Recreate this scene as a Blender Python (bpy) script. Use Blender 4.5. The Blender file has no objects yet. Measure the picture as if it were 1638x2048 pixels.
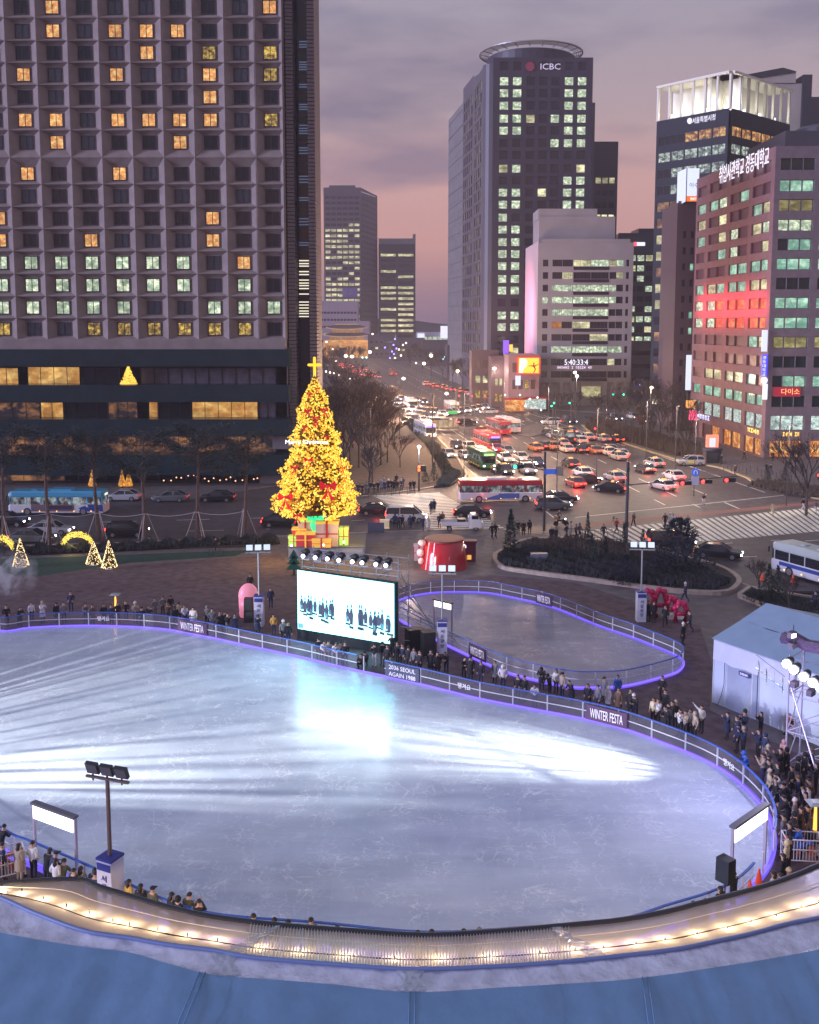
import bpy, bmesh, math, random
from mathutils import Vector, Matrix
R = math.radians
rng = random.Random(7)
sc = bpy.context.scene
COL = sc.collection
# ---------------------------------------------------------------- camera model (measured from the photograph)
TH = R(6.3); FPX = 2000.0; CX = 819.0; CY = 867.0; HC = 24.0
cT, sT = math.cos(TH), math.sin(TH)
def ray(px, py):
    a = (px-CX)/FPX; b = (CY-py)/FPX
    return Vector((a, cT+b*sT, -sT+b*cT))
def W(px, py, z=0.0):
    d = ray(px, py); t = (z-HC)/d.z
    return Vector((d.x*t, d.y*t, z))
def D(px, py, Y):
    d = ray(px, py); t = Y/d.y
    return Vector((d.x*t, Y, HC+d.z*t))
def proj(p):
    x, y, z = p[0], p[1], p[2]-HC
    dep = y*cT - z*sT; up = y*sT + z*cT
    return CX+FPX*x/max(dep, .1), CY-FPX*up/max(dep, .1)
cam_d = bpy.data.cameras.new('camera'); cam = bpy.data.objects.new('camera', cam_d); COL.objects.link(cam)
cam_d.sensor_fit = 'VERTICAL'; cam_d.sensor_height = 36; cam_d.lens = 36*FPX/2048
cam_d.shift_y = -(1024-CY)/2048; cam_d.clip_end = 5000; cam_d.clip_start = .5
cam.location = (0, 0, HC); cam.rotation_euler = (R(90)-TH, 0, 0); sc.camera = cam
sc.render.engine = 'CYCLES'
try:
    sc.cycles.use_denoising = True; sc.cycles.denoiser = 'OPENIMAGEDENOISE'
    sc.cycles.denoising_input_passes = 'RGB_ALBEDO_NORMAL'
except Exception: pass
sc.cycles.max_bounces = 5; sc.cycles.diffuse_bounces = 2; sc.cycles.glossy_bounces = 3
sc.cycles.transmission_bounces = 4; sc.cycles.transparent_max_bounces = 12; sc.cycles.volume_bounces = 0
sc.cycles.sample_clamp_indirect = 3.0; sc.cycles.sample_clamp_direct = 0; sc.cycles.caustics_reflective = False; sc.cycles.caustics_refractive = False
sc.view_settings.view_transform = 'Standard'; sc.view_settings.look = 'None'; sc.view_settings.exposure = 0.34; sc.view_settings.gamma = 1
# ---------------------------------------------------------------- materials
MATS = {}
def srgb(r, g, b):
    f = lambda c: (c/255/12.92 if c/255 <= .04045 else ((c/255+.055)/1.055)**2.4)
    return (f(r), f(g), f(b))
def mat(name, col=(.5, .5, .5), rough=.7, metal=0, emit=None, es=1.0, noise=0, scale=3, bump=0, coat=0, alpha=1, trans=0, sample=True, spec=.5):
    if name in MATS: return MATS[name]
    m = bpy.data.materials.new(name); m.use_nodes = True; nt = m.node_tree; b = nt.nodes['Principled BSDF']
    b.inputs['Base Color'].default_value = (*col, 1); b.inputs['Roughness'].default_value = rough; b.inputs['Metallic'].default_value = metal
    b.inputs['Specular IOR Level'].default_value = spec
    if coat: b.inputs['Coat Weight'].default_value = coat; b.inputs['Coat Roughness'].default_value = .05
    if alpha < 1: b.inputs['Alpha'].default_value = alpha
    if trans: b.inputs['Transmission Weight'].default_value = trans
    if noise or bump:
        g = nt.nodes.new('ShaderNodeNewGeometry'); n = nt.nodes.new('ShaderNodeTexNoise'); n.inputs['Scale'].default_value = scale; n.inputs['Detail'].default_value = 6
        nt.links.new(g.outputs['Position'], n.inputs['Vector'])
        if noise:
            r = nt.nodes.new('ShaderNodeValToRGB'); r.color_ramp.elements[0].position = .3; r.color_ramp.elements[1].position = .7
            r.color_ramp.elements[0].color = (*[c*(1-noise) for c in col], 1); r.color_ramp.elements[1].color = (*[min(1, c*(1+noise)) for c in col], 1)
            nt.links.new(n.outputs['Fac'], r.inputs['Fac']); nt.links.new(r.outputs['Color'], b.inputs['Base Color'])
        if bump:
            bp = nt.nodes.new('ShaderNodeBump'); bp.inputs['Strength'].default_value = bump; bp.inputs['Distance'].default_value = .1
            nt.links.new(n.outputs['Fac'], bp.inputs['Height']); nt.links.new(bp.outputs['Normal'], b.inputs['Normal'])
    if emit is not None:
        b.inputs['Emission Color'].default_value = (*emit, 1); b.inputs['Emission Strength'].default_value = es
    if not sample: m.cycles.emission_sampling = 'NONE'
    MATS[name] = m; return m
def lit(name, c0, c1, s=1.0, sx=.9, sz=2.2, lo=.25):
    """panes of a lit room: darker furniture, lamps and blinds varying from room to room"""
    m = mat(name, (.03, .03, .035), .15, sample=False); nt = m.node_tree; b = nt.nodes['Principled BSDF']
    g = nt.nodes.new('ShaderNodeNewGeometry'); mp = nt.nodes.new('ShaderNodeMapping'); mp.inputs['Scale'].default_value = (sx, sx, sz)
    n = nt.nodes.new('ShaderNodeTexNoise'); n.inputs['Scale'].default_value = .8; n.inputs['Detail'].default_value = 4; n.inputs['Roughness'].default_value = .7
    nt.links.new(g.outputs['Position'], mp.inputs['Vector']); nt.links.new(mp.outputs['Vector'], n.inputs['Vector'])
    r = nt.nodes.new('ShaderNodeValToRGB'); e = r.color_ramp.elements
    e[0].position = .30; e[0].color = (*[c*min(.8, lo+.2) for c in c0], 1); e[1].position = .66; e[1].color = (*c1, 1)
    x = e.new(.46); x.color = (*c0, 1)
    nt.links.new(n.outputs['Fac'], r.inputs['Fac'])
    vo = nt.nodes.new('ShaderNodeTexVoronoi'); vo.inputs['Scale'].default_value = .3 if sx > .4 else .15; m3 = nt.nodes.new('ShaderNodeMapping'); m3.inputs['Scale'].default_value = (1, 1, 1); nt.links.new(g.outputs['Position'], m3.inputs[0]); nt.links.new(m3.outputs[0], vo.inputs['Vector'])
    v2 = nt.nodes.new('ShaderNodeTexVoronoi'); v2.inputs['Scale'].default_value = 1.7 if sx > .4 else .8; nt.links.new(g.outputs['Position'], v2.inputs['Vector'])
    a = nt.nodes.new('ShaderNodeMapRange'); a.inputs[3].default_value = .62; a.inputs[4].default_value = 1.15; nt.links.new(vo.outputs['Color'], a.inputs[0])
    c = nt.nodes.new('ShaderNodeMapRange'); c.inputs[3].default_value = .72; c.inputs[4].default_value = 1.12; nt.links.new(v2.outputs['Color'], c.inputs[0])
    mu = nt.nodes.new('ShaderNodeMath'); mu.operation = 'MULTIPLY'; nt.links.new(a.outputs[0], mu.inputs[0]); nt.links.new(c.outputs[0], mu.inputs[1]); m4 = nt.nodes.new('ShaderNodeMath'); m4.operation = 'MULTIPLY'; m4.inputs[1].default_value = s; nt.links.new(mu.outputs[0], m4.inputs[0])
    nt.links.new(m4.outputs[0], b.inputs['Emission Strength']); nt.links.new(r.outputs['Color'], b.inputs['Emission Color'])
    return m
def emi(name, col, s=1.0, sample=False): return mat(name, (.02, .02, .02), .5, emit=col, es=s, sample=sample)
# ---------------------------------------------------------------- mesh builder
class MB:
    def __init__(s): s.v = []; s.f = []; s.m = []
    def face(s, pts, m=0):
        i = len(s.v); s.v += [tuple(p) for p in pts]; s.f.append(tuple(range(i, i+len(pts)))); s.m.append(m)
    def add(s, vs, fs, m=0):
        i = len(s.v); s.v += [tuple(p) for p in vs]
        for f in fs: s.f.append(tuple(i+k for k in f)); s.m.append(m)
    def box(s, c, d, rz=0, m=0, M=None, taper=1.0):
        x, y, z = d[0]/2, d[1]/2, d[2]/2; t = taper
        vs = [Vector(p) for p in ((-x, -y, -z), (x, -y, -z), (x, y, -z), (-x, y, -z), (-x*t, -y*t, z), (x*t, -y*t, z), (x*t, y*t, z), (-x*t, y*t, z))]
        if M is None: M = Matrix.Translation(Vector(c)) @ Matrix.Rotation(rz, 4, 'Z')
        s.add([M @ p for p in vs], ((0, 3, 2, 1), (4, 5, 6, 7), (0, 1, 5, 4), (1, 2, 6, 5), (2, 3, 7, 6), (3, 0, 4, 7)), m)
    def tube(s, a, b, r, r2=None, n=6, m=0, cap=True):
        a, b = Vector(a), Vector(b); d = b-a
        if d.length < 1e-6: return
        r2 = r if r2 is None else r2; q = d.to_track_quat('Z', 'Y')
        vs = []
        for p, rr in ((a, r), (b, r2)):
            for k in range(n): t = 2*math.pi*k/n; vs.append(p + q @ Vector((rr*math.cos(t), rr*math.sin(t), 0)))
        fs = [(k, (k+1) % n, n+(k+1) % n, n+k) for k in range(n)]
        if cap: fs += [tuple(reversed(range(n))), tuple(range(n, 2*n))]
        s.add(vs, fs, m)
    def path(s, pts, r, n=6, m=0):
        pts = [Vector(p) for p in pts]; vs = []; K = len(pts)
        for i, p in enumerate(pts):
            d = pts[min(K-1, i+1)]-pts[max(0, i-1)]; q = d.to_track_quat('Z', 'Y')
            for k in range(n): t = 2*math.pi*k/n; vs.append(p+q @ Vector((r*math.cos(t), r*math.sin(t), 0)))
        s.add(vs, [(i*n+k, i*n+(k+1) % n, (i+1)*n+(k+1) % n, (i+1)*n+k) for i in range(K-1) for k in range(n)]+[tuple(reversed(range(n))), tuple((K-1)*n+k for k in range(n))], m)
    def prism(s, poly, z0, z1, m=0, mtop=None):
        n = len(poly); a = sum(poly[i][0]*poly[(i+1) % n][1]-poly[(i+1) % n][0]*poly[i][1] for i in range(n))
        if a < 0: poly = list(reversed(poly))
        vs = [(p[0], p[1], z0) for p in poly]+[(p[0], p[1], z1) for p in poly]
        s.add(vs, [(k, (k+1) % n, n+(k+1) % n, n+k) for k in range(n)]+[tuple(reversed(range(n)))], m)
        i = len(s.v)-n; s.f.append(tuple(range(i, i+n))); s.m.append(m if mtop is None else mtop)
    def lathe(s, c, prof, n=12, m=0):
        c = Vector(c); vs = []
        for r, z in prof:
            for k in range(n): t = 2*math.pi*k/n; vs.append((c.x+r*math.cos(t), c.y+r*math.sin(t), c.z+z))
        fs = []
        for j in range(len(prof)-1):
            for k in range(n): fs.append((j*n+k, j*n+(k+1) % n, (j+1)*n+(k+1) % n, (j+1)*n+k))
        fs += [tuple(reversed(range(n))), tuple((len(prof)-1)*n+k for k in range(n))]
        s.add(vs, fs, m)
    def octa(s, c, r, m=0):
        x, y, z = c; s.add([(x+r, y, z), (x-r, y, z), (x, y+r, z), (x, y-r, z), (x, y, z+r), (x, y, z-r)], ((0, 2, 4), (2, 1, 4), (1, 3, 4), (3, 0, 4), (2, 0, 5), (1, 2, 5), (3, 1, 5), (0, 3, 5)), m)
    def ball(s, c, r, m=0, n=8, k=5):
        rx, ry, rz = (r, r, r) if not hasattr(r, '__len__') else r
        vs = []; fs = []
        for j in range(1, k):
            ph = math.pi*j/k
            for i in range(n): t = 2*math.pi*i/n; vs.append((c[0]+rx*math.sin(ph)*math.cos(t), c[1]+ry*math.sin(ph)*math.sin(t), c[2]-rz*math.cos(ph)))
        b = len(vs); vs += [(c[0], c[1], c[2]-rz), (c[0], c[1], c[2]+rz)]
        for j in range(k-2):
            for i in range(n): fs.append((j*n+i, j*n+(i+1) % n, (j+1)*n+(i+1) % n, (j+1)*n+i))
        for i in range(n): fs.append((b, (i+1) % n, i)); fs.append((b+1, (k-2)*n+i, (k-2)*n+(i+1) % n))
        s.add(vs, fs, m)
    def mesh(s, name, mats):
        me = bpy.data.meshes.new(name); me.from_pydata(s.v, [], s.f)
        for m in mats: me.materials.append(m)
        me.polygons.foreach_set('material_index', s.m); me.update(); return me
    def build(s, name, mats, parent=None, smooth=False):
        if not isinstance(mats, (list, tuple)): mats = [mats]
        me = s.mesh(name, mats)
        if smooth: me.polygons.foreach_set('use_smooth', [True]*len(me.polygons))
        o = bpy.data.objects.new(name, me); COL.objects.link(o)
        if parent is not None: o.parent = parent
        return o
LAB = []
def tag(o, label, cat, group=None, kind=None):
    o['label'] = label; o['category'] = cat
    if group: o['group'] = group
    if kind: o['kind'] = kind
    LAB.append(o); return o
def thing(name, label, cat, loc=(0, 0, 0), rz=0, group=None):
    o = bpy.data.objects.new(name, None); COL.objects.link(o); o.location = loc; o.rotation_euler = (0, 0, rz); o.empty_display_size = .2
    return tag(o, label, cat, group)
def struct(name, mb, m):
    o = mb.build(name, m); o['kind'] = 'structure'; return o
def dup(root, loc, rz, label, group=None, scale=None, cat=None):
    r = root.copy(); COL.objects.link(r); r.location = loc; r.rotation_euler = (0, 0, rz)
    if scale: r.scale = (scale,)*3 if not hasattr(scale, '__len__') else scale
    for k in list(r.keys()):
        if k in ('group',): del r[k]
    tag(r, label, cat or root['category'], group)
    for ch in list(root.children):
        c = ch.copy(); COL.objects.link(c); c.parent = r
        for g in list(ch.children):
            d = g.copy(); COL.objects.link(d); d.parent = c
    return r
def paint(o, idx, m):
    s = o.material_slots[idx]; s.link = 'OBJECT'; s.material = m
def kids(o, name): return [c for c in o.children if c.name.split('.')[0] == name]
def point(name, loc, col, e, r=.1):
    l = bpy.data.lights.new(name, 'POINT'); l.energy = e; l.color = col; l.shadow_soft_size = r
    o = bpy.data.objects.new(name, l); COL.objects.link(o); o.location = loc; return o
def spot(name, loc, to, col, e, size=60, blend=.3, r=.15):
    l = bpy.data.lights.new(name, 'SPOT'); l.energy = e; l.color = col; l.shadow_soft_size = r; l.spot_size = R(size); l.spot_blend = blend
    o = bpy.data.objects.new(name, l); COL.objects.link(o); o.location = loc
    o.rotation_euler = (Vector(to)-Vector(loc)).to_track_quat('-Z', 'Y').to_euler(); return o
def text(name, s, m, org, xd, width, height, parent=None, up=(0, 0, 1), ext=.03, vertical=False):
    """lettering as real mesh; org = lower-left corner, xd = reading direction"""
    cu = bpy.data.curves.new(name, 'FONT'); cu.body = s; cu.extrude = .01; cu.resolution_u = 2
    o = bpy.data.objects.new(name, cu); COL.objects.link(o)
    dg = bpy.context.evaluated_depsgraph_get(); me = bpy.data.meshes.new_from_object(o.evaluated_get(dg)); bpy.data.objects.remove(o)
    xs = [v.co.x for v in me.vertices]; ys = [v.co.y for v in me.vertices]
    if not xs: return None
    x0, x1, y0, y1 = min(xs), max(xs), min(ys), max(ys)
    X = Vector(xd).normalized(); U = Vector(up).normalized(); N = X.cross(U); org = Vector(org)
    for v in me.vertices:
        c = v.co.copy(); v.co = org + X*((c.x-x0)/(x1-x0)*width) + U*((c.y-y0)/(y1-y0)*height) + N*(c.z/.01*ext)
    me.materials.clear(); me.materials.append(m); me.name = name
    for p in me.polygons: p.material_index = 0
    t = bpy.data.objects.new(name, me); COL.objects.link(t)
    if parent is not None: t.parent = parent; t.matrix_parent_inverse = Matrix.Identity(4) if parent.location.length == 0 else Matrix.Translation(-parent.location)
    return t
def catmull(pts, n=6, closed=True):
    out = []; N = len(pts)
    for i in range(N if closed else N-1):
        g = lambda k: Vector(pts[k % N]) if closed else Vector(pts[max(0, min(N-1, k))])
        p0, p1, p2, p3 = g(i-1), g(i), g(i+1), g(i+2)
        for k in range(n):
            t = k/n; out.append(.5*((2*p1)+(p2-p0)*t+(2*p0-5*p1+4*p2-p3)*t*t+(3*p1-p0-3*p2+p3)*t*t*t))
    if not closed: out.append(Vector(pts[-1]))
    return out
# ---------------------------------------------------------------- sky at dusk
sl = bpy.data.lights.new('sun', 'SUN'); sl.energy = 2.9; sl.angle = R(14); sl.color = (.62, .64, 1); so = bpy.data.objects.new('sun', sl); COL.objects.link(so)
so.rotation_euler = Vector((1.0, .36, -.13)).to_track_quat('-Z', 'Y').to_euler()   # last glow of the western sky, from the left
wd = bpy.data.worlds.new('World'); sc.world = wd; wd.use_nodes = True; nt = wd.node_tree
bg = nt.nodes['Background']; bg.inputs['Strength'].default_value = 1.0
tc = nt.nodes.new('ShaderNodeTexCoord'); sx = nt.nodes.new('ShaderNodeSeparateXYZ'); nt.links.new(tc.outputs['Generated'], sx.inputs[0])
rp = nt.nodes.new('ShaderNodeValToRGB'); nt.links.new(sx.outputs['Z'], rp.inputs['Fac']); e = rp.color_ramp.elements
stops = [(0, srgb(118, 98, 120)), (.03, srgb(142, 111, 122)), (.075, srgb(188, 138, 132)), (.13, srgb(190, 147, 142)), (.2, srgb(164, 144, 150)), (.28, srgb(148, 140, 154)), (.5, (.30, .30, .38)), (1, (.33, .34, .47))]
e[0].position = 0; e[0].color = (*stops[0][1], 1); e[1].position = 1; e[1].color = (*stops[-1][1], 1)
for p, c in stops[1:-1]: x = e.new(p); x.color = (*c, 1)
mp = nt.nodes.new('ShaderNodeMapping'); mp.inputs['Scale'].default_value = (2.2, 2.2, 9); mp.inputs['Location'].default_value = (1.9, .3, 1.25)
ns = nt.nodes.new('ShaderNodeTexNoise'); ns.inputs['Scale'].default_value = 1.5; ns.inputs['Detail'].default_value = 5; ns.inputs['Roughness'].default_value = .5
nt.links.new(tc.outputs['Generated'], mp.inputs[0]); nt.links.new(mp.outputs[0], ns.inputs['Vector'])
r2 = nt.nodes.new('ShaderNodeValToRGB'); r2.color_ramp.elements[0].position = .50; r2.color_ramp.elements[0].color = (0, 0, 0, 1); r2.color_ramp.elements[1].position = .66; r2.color_ramp.elements[1].color = (.62, .62, .62, 1)
nt.links.new(ns.outputs['Fac'], r2.inputs['Fac'])
mx = nt.nodes.new('ShaderNodeMixRGB'); mx.inputs['Color2'].default_value = (*srgb(92, 90, 120), 1)
nt.links.new(r2.outputs['Color'], mx.inputs['Fac']); nt.links.new(rp.outputs['Color'], mx.inputs['Color1'])
sk = nt.nodes.new('ShaderNodeTexSky'); sk.sky_type = 'NISHITA'; sk.sun_disc = False; sk.sun_elevation = R(1.0); sk.sun_rotation = R(150)
ml = nt.nodes.new('ShaderNodeMixRGB'); ml.blend_type = 'ADD'; ml.inputs['Fac'].default_value = .004
nt.links.new(mx.outputs[0], ml.inputs['Color1']); nt.links.new(sk.outputs[0], ml.inputs['Color2']); nt.links.new(ml.outputs[0], bg.inputs['Color'])
def glyphs(name, n, m, org, xd, width, height, parent=None):
    """unreadable small lettering: a row of square syllable-like marks"""
    X = Vector(xd).normalized(); N = X.cross(Vector((0, 0, 1))); org = Vector(org); g = MB(); s = width/n; r = random.Random(n*7+len(name))
    M = Matrix((X, N*-1, Vector((0, 0, 1)))).transposed().to_4x4()
    for k in range(n):
        if r.random() < .12: continue
        o = org+X*(s*(k+.5))
        for dx, dz, w, h in r.choice([((-.2, .3, .5, .16), (-.2, -.1, .14, .6), (.25, 0, .14, .9)), ((0, .35, .75, .16), (0, 0, .2, .5), (0, -.35, .75, .16)), ((-.15, 0, .5, .5), (.3, 0, .14, .95)), ((0, .2, .6, .35), (0, -.15, .8, .13), (0, -.4, .5, .13))]):
            c = o+X*(dx*s)+Vector((0, 0, height*(.5+dz))); g.box(c, (w*s, .06, h*height), M=Matrix.Translation(c) @ M)
    return g.build(name, m, parent)
# ---------------------------------------------------------------- ground, road, pavements
M_asph = mat('asphalt', (.074, .060, .067), .6, noise=.3, scale=.8, bump=.1)
M_pave = mat('paving', (.14, .118, .122), .75, noise=.25, scale=.9)
M_turf = mat('dry_turf', (.115, .075, .085), .95, noise=.35, scale=1.3, bump=.5)
M_grass = mat('green_turf', (.02, .06, .045), .95, noise=.3, scale=3, bump=.4)
M_kerb = mat('kerb_stone', (.38, .30, .25), .7, noise=.2, scale=2)
M_white = mat('road_paint', (.68, .66, .6), .6, noise=.2, scale=1.5)
M_soil = mat('shrub_soil', (.04, .035, .035), .95, noise=.4, scale=2)
mb = MB(); mb.face([(-2500, -200, -.25), (2500, -200, -.25), (2500, 4500, -.25), (-2500, 4500, -.25)]); struct('ground', mb, mat('city_ground', (.05, .042, .05), .9, noise=.3, scale=.05))
mb = MB(); mb.prism([(-220, 88), (260, 88), (260, 260), (90, 420), (-20, 760), (-75, 760), (-40, 420), (-220, 260)], -.2, 0); struct('road', mb, M_asph)
def poly(px, z=.12): return [tuple(W(x, y, z).xy) for x, y in px]
def slab(name, pts, m, z=.12, z0=-.1, kerb=None, kw=.35):
    mb = MB(); mb.prism(pts, z0, z, 0); o = struct(name, mb, [m]); return o
def kerbline(name, pts, z0, z1, w=.35, m=None, closed=False):
    mb = MB(); n = len(pts)
    for i in range(n if closed else n-1):
        a, b = Vector(pts[i]).to_3d(), Vector(pts[(i+1) % n]).to_3d(); d = b-a
        if d.length < .05: continue
        mb.box(((a+b)/2).xy.to_3d()+Vector((0, 0, (z0+z1)/2)), (d.length+.02, w, z1-z0), math.atan2(d.y, d.x))
    o = mb.build(name, m or M_kerb); o['kind'] = 'structure'; return o
edge = poly([(-500, 1100), (0, 1092), (250, 1085), (520, 1074), (700, 1066), (860, 1060), (1000, 1058), (1110, 1072), (1180, 1082), (1300, 1105), (1420, 1145), (1500, 1172), (1638, 1205), (1950, 1290)])
slab('plaza', [(-60, 8)]+edge+[(75, 60), (75, 8)], M_pave)
kerbline('plaza_kerb', edge, -.05, .15, .3)
# dry lawn in the plaza and the paler paving around it
lawn = poly([(-700, 1145), (0, 1150), (300, 1128), (560, 1108), (600, 1150), (800, 1175), (980, 1150), (1150, 1165), (1260, 1200), (1330, 1240), (1400, 1250), (1425, 1330), (1420, 1420), (1700, 1560)], .124)
slab('lawn', lawn+[(60, 30), (-60, 30)], M_turf, .124, 0)
slab('green_lawn', poly([(60, 1116), (420, 1103), (500, 1100), (470, 1112), (260, 1125), (80, 1152), (-200, 1165), (-200, 1120)], .128), M_grass, .128, 0)
# pavement in front of the hotel and the tree-lined island beside the avenue
isl = poly([(620, 1003), (745, 990), (840, 978), (925, 962), (934, 948), (915, 915), (880, 880), (835, 835), (800, 800), (770, 775), (735, 760)])
far = [(-46, 560), (-60, 560), (-60, 148.5), (-8, 148.5)]
slab('tree_pavement', isl+far, mat('trodden_soil', (.055, .038, .038), .9, noise=.35, scale=1)); kerbline('island_kerb', isl, -.05, .16, .35)
slab('hotel_pavement', [(-200, 135), (-30, 135), (-18, 148.5), (-60, 148.5), (-60, 155), (-200, 155)], M_pave)
# right side of the avenue
rc = poly([(1700, 1008), (1570, 985), (1520, 972), (1495, 955), (1440, 935), (1350, 918), (1260, 890), (1180, 862), (1165, 850)])
slab('corner_pavement', rc+[(62, 240), (150, 240), (150, 130)], M_pave); kerbline('corner_kerb', rc, -.05, .2, .5, mat('yellow_kerb', (.42, .33, .2), .7, noise=.2))
rb = poly([(1150, 822), (1000, 812), (935, 775), (860, 738), (800, 712), (770, 702)])
slab('avenue_pavement', rb+[(-18, 900), (140, 900), (140, 262), (60, 262)], M_pave); kerbline('avenue_kerb', rb, -.05, .16, .4)
ti = poly([(1035, 868), (1050, 852), (1075, 846), (1088, 852), (1082, 868), (1060, 874)]); slab('traffic_island', ti, M_pave, .14)
# raised round planter with shrubs
pl = [W(x, y, .1).xy for x, y in [(990, 1120), (1000, 1108), (1050, 1085), (1130, 1082), (1250, 1092), (1330, 1110), (1430, 1135), (1475, 1160), (1470, 1180), (1440, 1190), (1350, 1186), (1240, 1172), (1150, 1160), (1060, 1148), (1005, 1138)]]
pl = [p.xy for p in catmull([p.to_3d() for p in pl], 4)]
slab('planting_bed', pl, M_soil, .35, 0); kerbline('bed_kerb', pl, 0, .5, .45, closed=True)
p2 = poly([(1478, 1196), (1500, 1180), (1638, 1204), (1700, 1215), (1640, 1240), (1560, 1228)], .1); slab('corner_bed', p2, M_soil, .35, 0); kerbline('corner_bed_kerb', p2, 0, .5, .35, closed=True)
p3 = poly([(-100, 1104), (0, 1101), (300, 1089), (500, 1080), (556, 1076), (560, 1088), (520, 1094), (300, 1100), (0, 1113), (-100, 1116)], .1); slab('roadside_bed', p3, M_soil, .3, 0)
p4 = poly([(868, 975), (880, 952), (905, 935), (925, 943), (925, 958), (900, 972)], .1); slab('island_bed', p4, M_soil, .3, 0)
p5 = poly([(1495, 972), (1520, 962), (1700, 985), (1700, 1003), (1570, 990)], .1); slab('kerb_bed', p5, M_soil, .3, 0)
# painted markings
mk = MB()
def stripe(a, b, w, z=.006):
    a, b = Vector(a).xy, Vector(b).xy; d = (b-a).normalized(); n = Vector((-d.y, d.x))*w/2
    mk.face([(*(a-n), z), (*(b-n), z), (*(b+n), z), (*(a+n), z)])
A0, B0, A1, B1 = W(1165, 1062, 0), W(1700, 1008, 0), W(1235, 1098, 0), W(1760, 1052, 0)
for i in range(44):
    t = i/43; stripe(A0.lerp(B0, t), A1.lerp(B1, t), .52)
A0, B0, A1, B1 = W(748, 992, 0), W(880, 1066, 0), W(880, 986, 0), W(1020, 1062, 0)
for i in range(26):
    t = i/25; stripe(A0.lerp(B0, t), A1.lerp(B1, t), .5)
def lane(p, q, w=.15, dash=None):
    a, b = W(*p, 0), W(*q, 0); L = (b-a).length
    if not dash: stripe(a, b, w); return
    t = 0
    while t < L: stripe(a+(b-a)*(t/L), a+(b-a)*(min(L, t+dash)/L), w); t += dash*2.2
for p, q, ds in [((700, 722), (1000, 925), 0), ((735, 722), (1240, 985), 5), ((760, 722), (1330, 1010), 5), ((790, 728), (1400, 1015), 5), ((820, 738), (1480, 1018), 5), ((860, 752), (1430, 950), 5), ((900, 772), (1250, 892), 0),
                 ((930, 800), (1110, 858), 5), ((880, 845), (1060, 935), 5), ((850, 845), (1010, 945), 5), ((820, 840), (960, 958), 0), ((1150, 1035), (1620, 985), 0), ((1300, 905), (1530, 985), 0)]:
    lane(p, q, .2, ds or None)
for p, q, ds in [((-100, 1052), (560, 1035), 4), ((-100, 1075), (540, 1058), 4), ((570, 1030), (745, 1020), 0), ((560, 1050), (730, 1040), 4), ((1400, 1090), (1560, 1080), 4), ((1440, 1115), (1700, 1108), 4), ((1610, 1082), (1700, 1076), 0),
                 ((640, 1030), (672, 1043), 0), ((1000, 950), (1120, 1045), 0)]: lane(p, q, .18, ds or None)
for k in range(12): stripe(W(900+k*13, 838+k*.4, 0), W(906+k*13, 838+k*.4, 0), 1.8)
struct('lane_markings', mk, M_white)
mb = MB(); pts = [W(1140, 1050, 0), W(1700, 996, 0), W(1700, 1001, 0), W(1145, 1058, 0)]; mb.face([(p.x, p.y, .01) for p in pts]); struct('red_road_band', mb, mat('red_paving', (.22, .09, .08), .7, noise=.2))
# distant hills
mb = MB(); hp = []
for i in range(60):
    x = -900+i*40; hp.append((x, 2600, 24+ (34 if 200 < x < 1400 else 20)*(.5+.5*math.sin(i*.45)+.2*math.sin(i*1.7))))
for a, b in zip(hp, hp[1:]):
    mb.face([(a[0], a[1], -5), (b[0], b[1], -5), b, a]); mb.face([a, b, (b[0], b[1]+300, -5), (a[0], a[1]+300, -5)])
struct('hills', mb, mat('wooded_hill', (.03, .03, .04), .95, noise=.4, scale=.02))
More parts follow.
